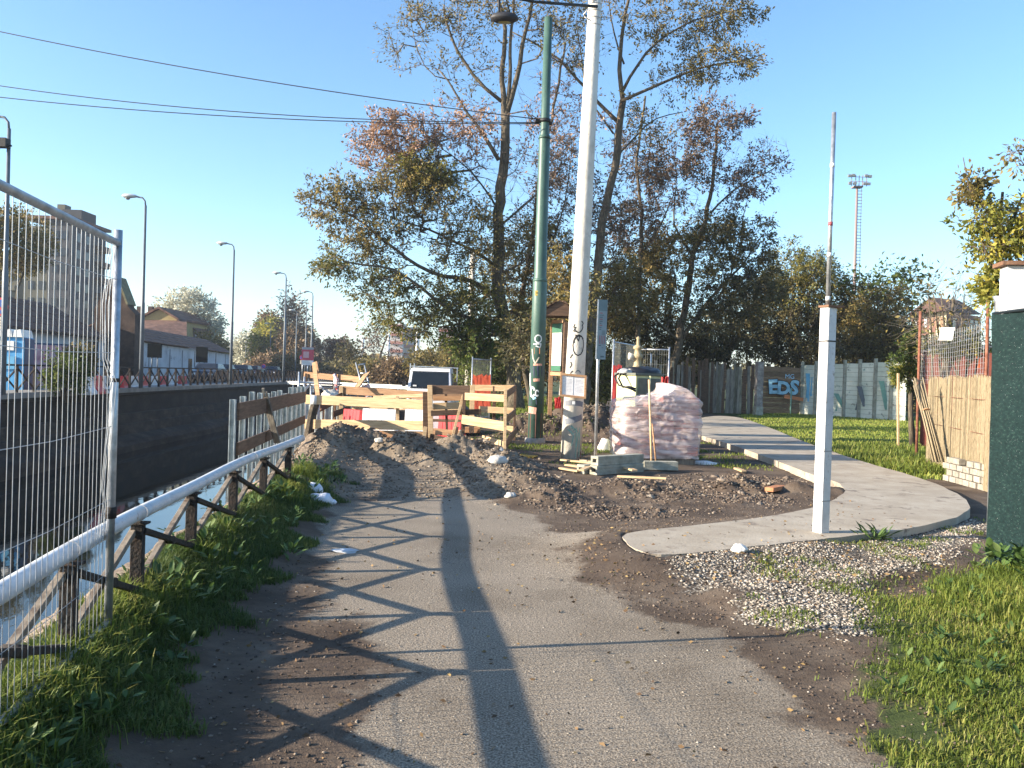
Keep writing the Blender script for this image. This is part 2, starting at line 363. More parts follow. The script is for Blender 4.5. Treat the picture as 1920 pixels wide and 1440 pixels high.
    c = mix(hard(attr('asphalt'), .35), c, asp)
    c = mix(hard(attr('gravel'), .5), c, gc)
    c = mix(hard(attr('grass'), .3), c, grs)
    L.new(c, b.inputs['Base Color'])
    bp = N.new('ShaderNodeBump'); bp.inputs['Strength'].default_value = .9; bp.inputs['Distance'].default_value = .012
    ad = mth('ADD', mth('MULTIPLY', fine, .5), mth('MULTIPLY', noise(30, 6, .7), .9)); L.new(ad, bp.inputs['Height']); L.new(bp.outputs[0], b.inputs['Normal'])
    return m
gm = ground_material()
go = npmesh('ground', np.stack([X, Y, Z], 1), F, gm, attrs=dict(asphalt=a_asph, gravel=a_grav, grass=a_gras, pale=a_pale), smooth=True, kind='structure')
# near retaining bank: crumbly slope under the rail down to the water
yb = ys[ys < 420]; ex = edge_near(yb); rows = []
for k, (dx, dz) in enumerate([(0, 0), (-.12, -.03), (-.26, -.16), (-.38, -.5), (-.48, -1.2), (-.55, -2.6)]):
    zz = height(ex, yb) + dz if k < 3 else np.full_like(ex, dz)
    jit = .10 * fbm(ex + k, yb, 1.8, 4, seed=k) * (k > 0)
    rows.append(np.stack([ex + dx + jit, yb, zz + (0.05 * fbm(yb, ex, 3, 3, seed=2 * k) if k in (1, 2) else 0)], 1))
Vb = np.concatenate(rows); nb = len(yb)
Ib = (np.arange(5)[:, None] * nb + np.arange(nb - 1)[None, :]).ravel()
bank_m = mat('crumbly bank soil', [(.09, .065, .05), (.17, .13, .095), (.30, .24, .18)], scale=16, detail=8, rough=.95, bump=.8, bscale=30, space='World')
npmesh('canal_bank', Vb, np.stack([Ib, Ib + 1, Ib + nb + 1, Ib + nb], 1), bank_m, smooth=True, kind='structure')
# water
wm = bpy.data.materials.new('canal water'); wm.use_nodes = True; n_ = wm.node_tree.nodes; l_ = wm.node_tree.links; pb = n_['Principled BSDF']
pb.inputs['Base Color'].default_value = (.018, .02, .016, 1); pb.inputs['Roughness'].default_value = .03; pb.inputs['IOR'].default_value = 1.33; pb.inputs['Specular IOR Level'].default_value = .9
ge = n_.new('ShaderNodeNewGeometry'); mpn = n_.new('ShaderNodeMapping'); mpn.inputs['Scale'].default_value = (2.2, .8, 1); nw = n_.new('ShaderNodeTexNoise'); nw.inputs['Scale'].default_value = 1.3; nw.inputs['Detail'].default_value = 4
bw = n_.new('ShaderNodeBump'); bw.inputs['Strength'].default_value = .06; bw.inputs['Distance'].default_value = .03
l_.new(ge.outputs['Position'], mpn.inputs[0]); l_.new(mpn.outputs[0], nw.inputs['Vector']); l_.new(nw.outputs['Fac'], bw.inputs['Height']); l_.new(bw.outputs[0], pb.inputs['Normal'])
yw = np.array([-30, 0, 30, 60, 100, 160, 250, 420.])
Vw = np.concatenate([np.stack([edge_far(yw) - .3, yw, np.full_like(yw, WATER)], 1), np.stack([edge_near(yw), yw, np.full_like(yw, WATER)], 1)])
npmesh('canal_water', Vw, np.array([[i, i + 8, i + 9, i + 1] for i in range(7)]), wm, kind='structure')
# opposite side: quay wall with a stepped concrete toe, then the street
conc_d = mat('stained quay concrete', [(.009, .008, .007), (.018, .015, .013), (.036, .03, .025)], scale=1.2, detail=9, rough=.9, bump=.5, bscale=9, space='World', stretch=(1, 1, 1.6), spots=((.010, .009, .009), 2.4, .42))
qw = MB()
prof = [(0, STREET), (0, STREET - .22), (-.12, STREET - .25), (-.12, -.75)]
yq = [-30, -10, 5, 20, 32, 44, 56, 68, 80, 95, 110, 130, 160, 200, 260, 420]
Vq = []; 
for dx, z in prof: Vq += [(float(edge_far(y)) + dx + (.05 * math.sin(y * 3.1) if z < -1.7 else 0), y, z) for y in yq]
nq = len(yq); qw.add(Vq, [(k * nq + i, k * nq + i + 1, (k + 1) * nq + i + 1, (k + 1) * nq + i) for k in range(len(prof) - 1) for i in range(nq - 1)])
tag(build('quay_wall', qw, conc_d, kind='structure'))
q2 = MB(); prof = [(-.12, -.70), (.10, -.74), (.16, -1.15), (.30, -1.18), (.36, -1.62), (.9, -1.80), (1.05, -1.98), (1.15, -2.6)]; Vq = []; yq2 = [y + d for y in yq[:-1] for d in (0, (yq[yq.index(y) + 1] - y) * .33, (yq[yq.index(y) + 1] - y) * .66)] + [yq[-1]]
for k, (dx, z) in enumerate(prof): Vq += [(float(edge_far(y)) + dx + (.22 * fractal(V3_(y * .23, k * .1, 0), .8, 2, 4) if z < -1.4 else .03 * math.sin(y * 1.3 + k)), y, z) for y in yq2]
n2 = len(yq2); q2.add(Vq, [(k * n2 + i, k * n2 + i + 1, (k + 1) * n2 + i + 1, (k + 1) * n2 + i) for k in range(len(prof) - 1) for i in range(n2 - 1)])
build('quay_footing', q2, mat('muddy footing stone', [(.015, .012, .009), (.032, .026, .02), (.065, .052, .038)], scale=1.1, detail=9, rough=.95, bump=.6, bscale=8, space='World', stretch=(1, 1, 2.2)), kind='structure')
asph_f = mat('street asphalt', [(.05, .05, .05), (.075, .073, .07)], scale=3, rough=.9, space='World')
sp = MB(); E = edge_far(np.array(yq))
sp.add([(float(e) , y, STREET) for e, y in zip(E, yq)] + [(-900, y, STREET) for y in yq], [(i, i + 1, nq + i + 1, nq + i) for i in range(nq - 1)])
sp.add([(float(E[-1]), 420, STREET), (-900, 420, STREET), (-900, 1500, STREET), (700, 1500, STREET), (float(edge_near(400)), 420, STREET)], [(0, 4, 3, 2, 1)])
build('street', sp, asph_f, kind='structure')
# pavement strip with kerb along the quay
cop = MB()
for i in range(nq - 1):
    a = (float(E[i]), yq[i]); b_ = (float(E[i + 1]), yq[i + 1])
    cop.hexa([(a[0] - 1.6, a[1], STREET - .1), (a[0] + .06, a[1], STREET - .1), (b_[0] + .06, b_[1], STREET - .1), (b_[0] - 1.6, b_[1], STREET - .1), (a[0] - 1.6, a[1], STREET + .1), (a[0] + .06, a[1], STREET + .1), (b_[0] + .06, b_[1], STREET + .1), (b_[0] - 1.6, b_[1], STREET + .1)])
build('quay_pavement', cop, mat('pale coping stone', [(.16, .15, .14), (.26, .245, .22)], scale=2, rough=.9, space='World'), kind='structure')
# ------------------------------------------------------------------ new concrete path
conc = mat('new path concrete', [(.29, .242, .185), (.35, .30, .234), (.41, .36, .29)], scale=2.3, detail=10, rough=.9, bump=.25, bscale=45, space='World', spots=(((.16, .125, .10), 3.1, .41), ((.20, .17, .14), 24, .385)))
def subdiv_outline(p, z, n=3):
    """smooth closed outline by Chaikin cutting"""
    for _ in range(n):
        q = []
        for i in range(len(p)):
            a = p[i]; b = p[(i + 1) % len(p)]; q += [a * .75 + b * .25, a * .25 + b * .75]
        p = q
    return p
outl = subdiv_outline([np.array(q) for q in P_slab], .12, 2)
root = empty('concrete_path', (P_slab[15][0], P_slab[15][1], 0), 'pale new concrete path bending round the dirt patch behind the white post', 'path'); root['kind'] = 'structure'
sb = MB(); n = len(outl)
jit = [rng.normal(0, .008, 2) for _ in outl]
outl = [o + j for o, j in zip(outl, jit)]
cen = None
top = [(p[0], p[1], .12) for p in outl]; bot = [(p[0] + .0, p[1], -.06) for p in outl]
sb.add(top + bot, [tuple(range(n))] + [((i + 1) % n, i, n + i, n + (i + 1) % n) for i in range(n)])
so = build('slab', sb, conc, root)
jm = mat('joint shadow', [(.05, .045, .04), (.08, .07, .06)], scale=6, rough=1)
for (u0, v0, u1, v1) in ((1500, 826, 1416, 842), (1400, 797, 1290, 806)):
    a = G(u0, v0, .121); b = G(u1, v1, .121); build('joint', MB().beam(a.lerp(b, .03), a.lerp(b, .97), .009, .004), jm, root)
# ------------------------------------------------------------------ pipe railing along the canal
def V3(*a): return Vector(a)
def on(x, y, dz=0.0): return Vector((x, y, hz(x, y) + dz))
white_p = mat('white paint', [(.62, .61, .58), (.74, .73, .70), (.80, .79, .77)], scale=6, rough=.5, bump=.1)
py_ = [-2.2, -1.0, .3, 1.6, 2.9, 4.12, 5.22, 6.5, 7.9, 9.2, 10.5]
rr = empty('pipe_railing', (float(railx(4)), 4, 0), 'fat grey pipe rail on dark posts with crossed braces along the near canal bank', 'railing')
PH = .68
ypipe = list(np.arange(-3, 11.3, .35)) + [11.3]
cuts = [-3, 1.4, 4.12, 5.25, 8.7, 11.3]
for a, b in zip(cuts[:-1], cuts[1:]):
    yy = [a + .012] + [y for y in ypipe if a + .1 < y < b - .1] + [b - .004]
    mb = MB().tube([(float(railx(y)), y, PH + .008 * math.sin(y * 1.7)) for y in yy], .044, 20)
    mb.tube([(float(railx(b)), b - .03, PH), (float(railx(b)), b - .008, PH)], .0465, 20)
    build('pipe', mb, pipe_m, rr)
for i, y in enumerate(py_):
    x = float(railx(y)); t = Vector((float(railx(y + .1)) - x, .1, 0)).normalized()
    p = MB().beam((x, y, hz(x, y) - .25), (x, y, PH - .05), .072, .065, up=(t.x, t.y, 0))
    p.beam((x - .06, y, PH - .055), (x + .06, y, PH - .055), .09, .015)
    build('post', p, rustdark, rr, bevel=.004)
    if i + 1 < len(py_):
        y2 = py_[i + 1]; x2 = float(railx(y2)); g1 = hz(x, y); g2 = hz(x2, y2); o = .03
        for k, (a, b) in enumerate((((x + o, y, PH - .1), (x2 + o, y2, g2 + .02)), ((x + o - .055, y, g1 + .02), (x2 + o - .055, y2, PH - .1)))):
            build('brace', MB().beam(a, b, .036, .04, up=(1, 0, 0)), rustlight if k == 1 else rustdark, rr, bevel=.003)
        m_ = ((x + x2) / 2, (y + y2) / 2, (PH - .1 + (g1 + g2) / 2 + .02) / 2)
        build('brace_joint', MB().tube([(m_[0] - .05, m_[1], m_[2]), (m_[0] + .05, m_[1], m_[2])], .028, 10), rustdark, rr)
# ------------------------------------------------------------------ builders' mesh panels
def heras(name, a, b, zb, zt, label, group=None, nh=5, step=.058, rt=.019, rp=.021, wire=.0018, mesh_mat=None, parent=None):
    a = Vector(a); b = Vector(b)
    t = empty(name, (a.x, a.y, zb), label, 'fence panel', group)
    d = (b - a); L_ = math.hypot(d.x, d.y)
    P = lambda s, z: (a.x + d.x * s, a.y + d.y * s, z)
    for s in (0, 1): build('post', MB().tube([P(s, zb - .05), P(s, zt + .05)], rp, 12), galv, t)
    build('top_rail', MB().tube([P(0, zt - .02), P(1, zt - .02)], rt, 12), galv, t)
    build('bottom_rail', MB().tube([P(0, zb + .04), P(1, zb + .04)], rt, 10), galv, t)
    w_ = MB(); n = int(L_ / step)
    for i in range(1, n):
        s = i / n; j = random.uniform(-.006, .006) / L_; k = random.uniform(-.012, .012) / L_
        w_.tube([P(s + j, zb + .05), P(s + k, (zb + zt) / 2), P(s - j, zt - .03)], wire, 4, caps=False)
    for i in range(nh):
        z = zb + (zt - zb) * (i + .8) / (nh + .35)
        w_.tube([P(0, z), P(.25, z - .012), P(.5, z + .004), P(.75, z - .01), P(1, z)], wire, 4, caps=False)
    build('wire_mesh', w_, mesh_mat or galv_wire, t, kind='stuff')
    return t, P
hp = heras('mesh_fence_panel', (float(railx(4.5)) + .070, 4.5, 0), (float(railx(1.1)) + .09, 1.1, 0), .19, 2.25, 'tall galvanised mesh panel leaning against the pipe rail at the left edge', nh=5, step=.062)
bw_ = MB()
for k in range(3):
    s = .012 + .014 * k; a = hp[1](s, 2.2); b = hp[1](s + .02, 1.62); c = hp[1](s + .005, 1.05)
    bw_.tube([a, (a[0] - .03, a[1], 1.9), b, (b[0] + .035, b[1] + .02, 1.5), c, hp[1](s + .03, .6)], .002, 4, caps=False)
bw_.tube([hp[1](.0, 1.8), hp[1](.02, 1.35), hp[1](.045, .95), hp[1](.02, .7)], .0022, 4, caps=False)
build('loose_wire', bw_, galv_wire, hp[0])
build('clamp', MB().tube([hp[1](0, .78), hp[1](0, .84)], .028, 12), rustdark, hp[0])
build('clamp', MB().tube([hp[1](0, 1.50), hp[1](0, 1.52)], .024, 12), rustdark, hp[0])
# ------------------------------------------------------------------ canal-side hoarding: steel sheet posts with two dark planks
def plank(mb, a, b, h, th=.028, tilt=0): return mb.beam(a, b, th, h)
bf = empty('plank_barrier', (-3.2, 10.15, 0), 'canal side barrier of two dark planks on grey steel uprights', 'barrier')
A0 = D(447, 766, 10.15); A1 = D(572, 748, 16.6)
def bl(s): return A0 + (A1 - A0) * s
steel_u = mat('weathered zinc upright', [(.22, .25, .25), (.36, .40, .40), (.46, .50, .49)], scale=9, rough=.6, metal=.2, bump=.2)
for i in range(12):
    s = i / 10.6; p = bl(s) + Vector((-.06, 0, 0)); h = random.uniform(-.05, .06)
    mb = MB(); w_ = .06
    mb.box((p.x, p.y, (1.22 + h - .9) / 2), (w_, .012, 1.22 + h + .9)); mb.box((p.x - w_ / 2, p.y - .02, (1.22 + h - .9) / 2), (.008, .05, 1.22 + h + .9)); mb.box((p.x + w_ / 2, p.y - .02, (1.22 + h - .9) / 2), (.008, .05, 1.22 + h + .9))
    build('upright', mb, steel_u, bf)
for z0, hh in ((1.07, .21), (.63, .155)):
    for s0, s1 in ((0, .30), (.295, .66), (.65, 1.0)):
        a = bl(s0); b = bl(s1); a.z = z0 + random.uniform(-.015, .015); b.z = z0 + random.uniform(-.015, .015)
        a = a + Vector((.012 * (s0 > .1 and s0 < .5), 0, 0))
        build('plank', plank(MB(), a, b, hh), wood_b, bf, bevel=.003)  # the planks' shaded side is put into this darker wood
# splintered plank leaning on it
sl = MB(); a = D(520, 830, 12.3); b = D(493, 728, 12.0)
sl.beam(a, b + (a - b) * .15, .09, .03, up=(.2, 1, 0)); sl.beam(b + (a - b) * .17 + V3(-.02, 0, 0), b, .035, .025, up=(0, 1, 0)); sl.beam(b + (a - b) * .2 + V3(.025, 0, 0), b + V3(.05, 0, -.05), .022, .02, up=(0, 1, 0))
tag(build('broken_plank', sl, wood_g, origin=a), 'grey splintered plank leaning over the dark canal side planks', 'plank')
# ------------------------------------------------------------------ corner post with white cap
cp = empty('capped_post', G(580, 838), 'dark crooked timber post with a white plastic cap at the fence corner', 'post')
cz = G(580, 832); cp.location = (cz.x, cz.y, 0)
p0 = D(576, 836, 17.0); p1 = D(586, 775, 17.0); p2 = D(591, 757, 17.0); p3 = D(592, 741, 17.0)
build('post', MB().tube([p0 - V3(0, 0, .3), p0, p1, p2], [.105, .10, .09, .085], 8, smooth=False), mat('bark dark timber', [(.03, .025, .02), (.075, .06, .045), (.14, .11, .08)], scale=9, rough=.95, bump=.8), cp)
build('cap', MB().tube([p2 - V3(0, 0, .01), p3], [.10, .098], 14), white_p, cp)
# ------------------------------------------------------------------ builders' plank enclosure
wf = empty('plank_fence', (-2, 16.6, 0), 'builders enclosure of orange and pale planks round the excavation', 'fence')
def pl(u0, v0, y0, u1, v1, y1, h, m=wood_n, th=.027):
    a = D(u0, v0, y0); b = D(u1, v1, y1)
    return build('plank', MB().beam(a, b, th, h), m, wf, bevel=.003)
def stud(u0, v0, u1, v1, y, w_=.09, th=.05, m=wood_b, y2=None):
    return build('stud', MB().beam(D(u1, v1, y), D(u0, v0, y2 or y), w_, th, up=(0, 1, 0)), m, wf, bevel=.003)
# front left run
pl(560, 748, 17.05, 800, 759, 16.2, .185, wood_n); pl(570, 795, 17.0, 806, 798, 16.2, .185, wood_n)
pl(648, 826, 16.9, 772, 833, 16.6, .16, wood_o); pl(660, 829, 16.2, 800, 838, 15.9, .10, wood_o)
# back run
pl(636, 731, 20.6, 806, 742, 20.0, .19, wood_o); pl(660, 770, 20.4, 860, 774, 19.8, .20, wood_n); pl(800, 743, 19.6, 872, 741, 19.6, .12, wood_o)
pl(600, 764, 19.2, 648, 740, 20.8, .2, wood_b); pl(625, 777, 19.6, 655, 766, 21.0, .14, wood_b)
pl(604, 803, 18.6, 640, 800, 20.0, .15, wood_b); pl(760, 805, 18.4, 900, 806, 18.2, .13, wood_o)
pl(600, 811, 16.6, 800, 816, 16.3, .14, wood_o); pl(640, 752, 19.8, 800, 756, 19.4, .12, wood_b); pl(806, 808, 16.0, 866, 814, 15.9, .12, wood_o); pl(812, 788, 17.2, 900, 790, 17.0, .06, wood_b); pl(700, 745, 18.9, 800, 741, 18.7, .07, wood_n)
stud(745, 742, 746, 806, 16.6, .06, .04, wood_n); stud(836, 738, 838, 812, 16.4, .05, .04, wood_b)
# middle pillar of doubled studs
stud(799, 735, 799, 838, 16.15, .12, .07, wood_b); stud(806, 722, 808, 826, 16.0, .09, .05, wood_n); stud(798, 800, 793, 838, 15.9, .07, .04, wood_n); stud(812, 722, 812, 740, 16.1, .11, .05, wood_b)
# right run
pl(812, 731, 16.05, 880, 731, 16.0, .165, wood_b); pl(812, 762, 16.3, 872, 760, 16.3, .13, wood_n)
pl(808, 775, 15.95, 902, 772, 16.0, .105, wood_b); pl(806, 820, 15.95, 864, 833, 15.8, .14, wood_b); pl(812, 747, 16.35, 872, 747, 16.3, .09, wood_o)
pl(872, 743, 15.85, 949, 747, 15.4, .135, wood_n); pl(866, 786, 15.9, 949, 800, 15.4, .17, wood_n); pl(862, 824, 15.9, 948, 846, 15.4, .15, wood_n)
pl(884, 727, 18.2, 966, 728, 18.0, .13, wood_n); pl(898, 767, 18.0, 966, 771, 17.8, .13, wood_n); pl(902, 800, 18.0, 966, 806, 17.8, .14, wood_n)
pl(946, 742, 15.4, 966, 728, 17.6, .13, wood_b); pl(946, 790, 15.4, 966, 772, 17.6, .13, wood_b); pl(946, 838, 15.4, 968, 806, 17.6, .15, wood_b)  # short side planks take the darker wood for their shade
pl(905, 822, 17.6, 945, 834, 16.4, .13, wood_n)
stud(948, 728, 946, 842, 15.35, .055, .05, wood_n); stud(966, 722, 964, 826, 17.7, .05, .05, wood_b); stud(886, 722, 884, 812, 17.9, .10, .06, wood_n); stud(871, 738, 868, 815, 15.95, .06, .05, wood_b)
stud(927, 724, 926, 792, 18.1, .07, .04, wood_b); stud(770, 737, 770, 812, 20.2, .05, .05, wood_b); stud(715, 738, 715, 800, 20.3, .05, .05, wood_b)
stud(869, 740, 846, 828, 15.8, .05, .03, wood_n, y2=16.0); stud(858, 800, 850, 838, 15.75, .05, .03, wood_b); stud(640, 725, 640, 800, 20.55, .09, .06, wood_n)
# far low barrier plank and a loose board
fp = empty('far_plank_rail', D(640, 740, 24), 'brown plank rail on thin posts behind the enclosure on the left', 'barrier')
for (u0, v0, u1, v1) in ((570, 702, 628, 708), (630, 707, 676, 712)):
    build('plank', MB().beam(D(u0, v0, 25), D(u1, v1, 24.6), .03, .17), wood_o, fp, bevel=.003)
for u in (574, 626, 630, 672): build('post', MB().beam(D(u, 700, 24.9), D(u - 2, 765, 24.9), .05, .05), wood_b, fp)
op = MB().beam(D(589, 680, 20.2), D(599, 770, 19.2), .10, .03, up=(0, 1, .1)); op.beam(D(593, 678, 20.1), D(597, 700, 20.0), .04, .03, up=(0, 1, 0))
tag(build('leaning_plank', op, wood_o, origin=D(599, 790, 19)), 'orange plank standing upright and leaning behind the white capped post', 'plank')
lb = MB().beam(D(668, 728, 22), D(688, 700, 22.6), .25, .03, up=(.6, 1, 0)); tag(build('propped_board', lb, wood_o, origin=D(668, 728, 22)), 'short brown board propped up below the tilted metal trestle', 'board')
# scaffold frame by the canal
sf = empty('scaffold_frame', D(560, 790, 21), 'grey tubular scaffold frame with a diagonal standing at the canal edge', 'scaffold')
for (a, b) in (((561, 697, 20.8), (557, 800, 20.8)), ((571, 706, 21.6), (568, 800, 21.6)), ((561, 717, 20.8), (640, 721, 23)), ((558, 745, 20.8), (582, 720, 21.6)), ((600, 722, 22), (612, 738, 22)), ((583, 724, 21.6), (583, 800, 21.6)), ((583, 727, 21.6), (622, 727, 22.4)), ((628, 700, 22.5), (627, 745, 22.5))):
    build('tube', MB().tube([D(*a), D(*b)], .026, 8), galv, sf)
# long row of zinc uprights seen below the front plank
zr = empty('zinc_pile_row', D(620, 800, 21), 'row of pale zinc sheet piles seen through the gaps of the plank enclosure', 'fence')
for i in range(20):
    u = 566 + i * 5.2 + random.uniform(-1, 1); y = 17.9 + i * .21; a = D(u, 757 + random.uniform(-3, 6), y)
    build('pile', MB().box((a.x, a.y, a.z / 2 - .3), (.055 + random.uniform(-.01, .015), .04, a.z + .6), rz=random.uniform(-.4, .4)), steel_u if i % 4 else wood_o, zr)
sm_ = MB(); 
for a, b in (((667, 680, 23), (684, 742, 22.4)), ((683, 682, 23.2), (696, 742, 22.6)), ((672, 684, 23), (684, 682, 23.2)), ((676, 700, 23), (689, 700, 23)), ((679, 715, 22.8), (692, 715, 22.8))): sm_.tube([D(*a), D(*b)], .02, 8)
tag(build('tilted_trestle', sm_, galv, origin=D(684, 745, 22.5)), 'thin grey metal trestle tilted above the back plank', 'trestle')
tape = mat('red and white tape', [(.62, .08, .08), (.75, .70, .68)], scale=14, rough=.6, stops=[.48, .52])
tp = MB(); tp.beam(D(684, 722, 22.3), D(693, 742, 22.3), .22, .01, up=(0, 1, 0)); tag(build('warning_tape', tp, tape, origin=D(690, 742, 22.3)), 'wad of red and white warning tape hanging on the tilted trestle', 'tape')
tp = MB(); tp.tube([D(626, 702, 22.2), D(632, 712, 22.1), D(630, 725, 22.2), D(636, 736, 22.1)], [.03, .05, .04, .03], 6); tag(build('warning_tape', tp, tape, origin=D(632, 736, 22.2)), 'crumpled strand of pale red tape on the thin scaffold upright', 'tape')
# ------------------------------------------------------------------ plastic road barriers inside
plw = mat('white barrier plastic', [(.62, .62, .63), (.74, .74, .75)], scale=4, rough=.45)
plr = mat('red barrier plastic', [(.50, .035, .04), (.62, .05, .055)], scale=4, rough=.42)
def jersey(u0, v0, y0, u1, v1, y1, h, m, label, group):
    a = D(u0, v0, y0); b = D(u1, v1, y1); d = (b - a); L_ = math.hypot(d.x, d.y); t = Vector((d.x / L_, d.y / L_, 0)); nn = Vector((-t.y, t.x, 0))
    z1 = (a.z + b.z) / 2; z0 = z1 - h; mb = MB()
    prof = [(.24, 0), (.24, .12), (.11, .38), (.07, 1.0), (-.07, 1.0), (-.11, .38), (-.24, .12), (-.24, 0)]
    k = 5; segs = []
    for i in range(k + 1):
        for sgn in ((0,) if i in (0, k) else (0, 1)):
            segs.append((i / k + (.012 if sgn else -.012 if i not in (0, k) else 0), 1.0)); 
            if i not in (0, k) and not sgn: segs.append((i / k, .93))
    vs = []
    for s, sc in segs:
        c = a + d * s
        vs += [c.xy.to_3d() + nn * (px * sc) + V3(0, 0, z0 + pz * h * (1 if sc == 1 else .985)) for px, pz in prof]
    n = len(prof); fs = [(i * n + j, i * n + (j + 1) % n, (i + 1) * n + (j + 1) % n, (i + 1) * n + j) for i in range(len(segs) - 1) for j in range(n)]
    fs += [tuple(range(n))[::-1], tuple((len(segs) - 1) * n + j for j in range(n))]
    mb.add(vs, fs)
    return tag(build('road_barrier', mb, m, origin=(a.x, a.y, z0)), label, 'road barrier', group)
gB = 'plastic road barriers inside the plank enclosure'
jersey(683, 766, 18.6, 744, 768, 18.4, .75, plw, 'white plastic road barrier left of the black gap inside the planks', gB)
jersey(762, 768, 18.4, 800, 768, 18.3, .75, plw, 'white plastic road barrier between the black gap and the plank pillar', gB)
jersey(650, 768, 19.2, 680, 768, 18.7, .75, plr, 'dark red plastic road barrier touching the left end of the white ones', gB)
jersey(826, 776, 17.8, 868, 776, 17.6, .6, plr, 'bright red plastic road barrier behind the right planks', gB)
jersey(812, 776, 17.9, 824, 776, 17.9, .5, plw, 'narrow white plastic road barrier end beside the bright red one', gB)
sand = mat('sack cloth pale', [(.45, .42, .36), (.62, .59, .53)], scale=8, rough=.9, bump=.4)
def lump(name, c, r, m, label, cat, group=None, seed=0, flat_=.7):
    import bmesh
    bm = bmesh.new(); bmesh.ops.create_icosphere(bm, subdivisions=3, radius=1)
    for v in bm.verts:
        q = v.co.copy(); k = 1 + .28 * fractal(q * 1.6 + V3(seed, 0, 0), .8, 2, 4); v.co = Vector((q.x * r[0] * k, q.y * r[1] * k, max(-.3, q.z) * r[2] * k))
    me = bpy.data.meshes.new(name); bm.to_mesh(me); bm.free()
    for p in me.polygons: p.use_smooth = True
    o = link(name, me, None, m); o.location = c; return tag(o, label, cat, group)
lump('sand_sack', D(722, 748, 19.2) - V3(0, 0, .10), (.42, .25, .13), sand, 'long pale sack on the barriers left of the white lump', 'sack', seed=2)
lump('sand_sack', D(768, 752, 19.0) - V3(0, 0, .12), (.2, .2, .17), white_p, 'round white sack behind the front plank below the van', 'sack', seed=5)
lump('sand_sack', D(620, 738, 22) - V3(0, 0, .1), (.28, .2, .2), sand, 'cream coloured sack beside the scaffold frame', 'sack', seed=8)
bk = MB(); bk.box(D(754, 780, 18.5), (.13, .2, .26)); tag(build('black_box', bk, flat('black plastic', (.012, .012, .014)), origin=D(754, 792, 18.5)), 'small black box standing in the gap between the white barriers', 'box')
# ------------------------------------------------------------------ text helper
def text_mesh(s, size, offset=0.0, extrude=.001, align='CENTER', space=1.0):
    c = bpy.data.curves.new('lettering', 'FONT'); c.body = s; c.size = size; c.align_x = align; c.align_y = 'CENTER'; c.offset = offset; c.extrude = extrude; c.space_character = space; c.resolution_u = 3
    o = bpy.data.objects.new('lettering', c); col.objects.link(o); bpy.context.view_layer.update()
    me = bpy.data.meshes.new_from_object(o.evaluated_get(bpy.context.evaluated_depsgraph_get())); bpy.data.objects.remove(o)
    return me
def put_text(s, size, loc, rz, mat_, parent, tilt=R(90), **k):
    me = text_mesh(s, size, **k); me.materials.clear(); o = link('lettering', me, parent, mat_)
    o.location = Vector(loc) - (wloc(parent) if parent else V3(0, 0, 0)); o.rotation_euler = (tilt, 0, rz); return o
black = flat('black paint', (.015, .015, .016)); ink = flat('dark ink', (.05, .05, .06))
# ------------------------------------------------------------------ green tramway pole
gb = D(1003, 830, 20.5); GX, GY = gb.x, gb.y
green = mat('green pole paint', [(.035, .075, .062), (.055, .11, .09), (.075, .135, .11)], scale=3, rough=.45, bump=.1, spots=((.05, .04, .025), 7, .37), stretch=(1, 1, .5))
gpx = empty('green_pole', (GX, GY, 0), 'dark green steel wire pole with stepped shaft and graffiti at its foot', 'pole')
def gpz(v): return 1.6 + (705.5 - v) * 20.5 / 1600
zA, zB, zT = gpz(525), gpz(258), gpz(36)
build('shaft', MB().tube([(GX, GY, -.1), (GX, GY, zA - .05), (GX, GY, zA + .06), (GX, GY, zB - .04), (GX, GY, zB + .08), (GX, GY, zT)], [.185, .172, .148, .135, .108, .096], 24), green, gpx)
for z, r in ((zA, .165), (zB, .14)): build('collar', MB().tube([(GX, GY, z - .05), (GX, GY, z + .02)], [r + .012, r + .004], 24), green, gpx)
zc = gpz(228)
cl_ = MB().tube([(GX, GY, zc - .04), (GX, GY, zc + .04)], .135, 16); cl_.box((GX - .17, GY - .02, zc), (.12, .06, .07)); cl_.box((GX + .13, GY - .02, zc - .06), (.07, .08, .06))
build('wire_clamp', cl_, black, gpx)
build('label_plate', MB().box((GX - .035, GY - .158, gpz(551)), (.155, .012, .12)), flat('yellow plate', (.75, .52, .12)), gpx)
put_text('7341', .06, (GX - .035, GY - .168, gpz(551)), 0, black, gpx)
build('foot', MB().tube([(GX, GY, -.1), (GX, GY, .12)], [.26, .24], 16), mat('footing concrete', [(.2, .19, .17), (.3, .28, .26)], scale=8, bump=.4), gpx)
# painted bands / tags wrapped on the shaft (thin shells, real paint)
def wrap_stroke(cx, cy, rad, pts, wdt, m, parent, name='graffiti', lean=(0, 0)):
    """paint stroke on a round pole: pts are (angle in degrees from the camera-facing side, z)"""
    mb = MB(); rad_ = (lambda z: rad) if not callable(rad) else rad
    P = [];
    for (a0, z0), (a1, z1) in zip(pts[:-1], pts[1:]):
        for k in range(4): t = k / 4; P.append((a0 + (a1 - a0) * t, z0 + (z1 - z0) * t))
    P.append(pts[-1]); vs = []
    for i, (a, z) in enumerate(P):
        r_ = rad_(z) + .004; a2, z2 = P[min(i + 1, len(P) - 1)]; a1, z1 = P[max(i - 1, 0)]
        dx = R(a2 - a1) * r_; dz = z2 - z1; l = math.hypot(dx, dz) or 1; nx, nz = -dz / l, dx / l
        for s in (-.5, .5):
            aa = R(a) + nx * wdt * s / r_; zz = z + nz * wdt * s
            vs.append((cx + lean[0] * zz + r_ * math.sin(aa), cy + lean[1] * zz - r_ * math.cos(aa), zz))
    mb.add(vs, [(2 * i, 2 * i + 1, 2 * i + 3, 2 * i + 2) for i in range(len(P) - 1)])
    return build(name, mb, m, parent)
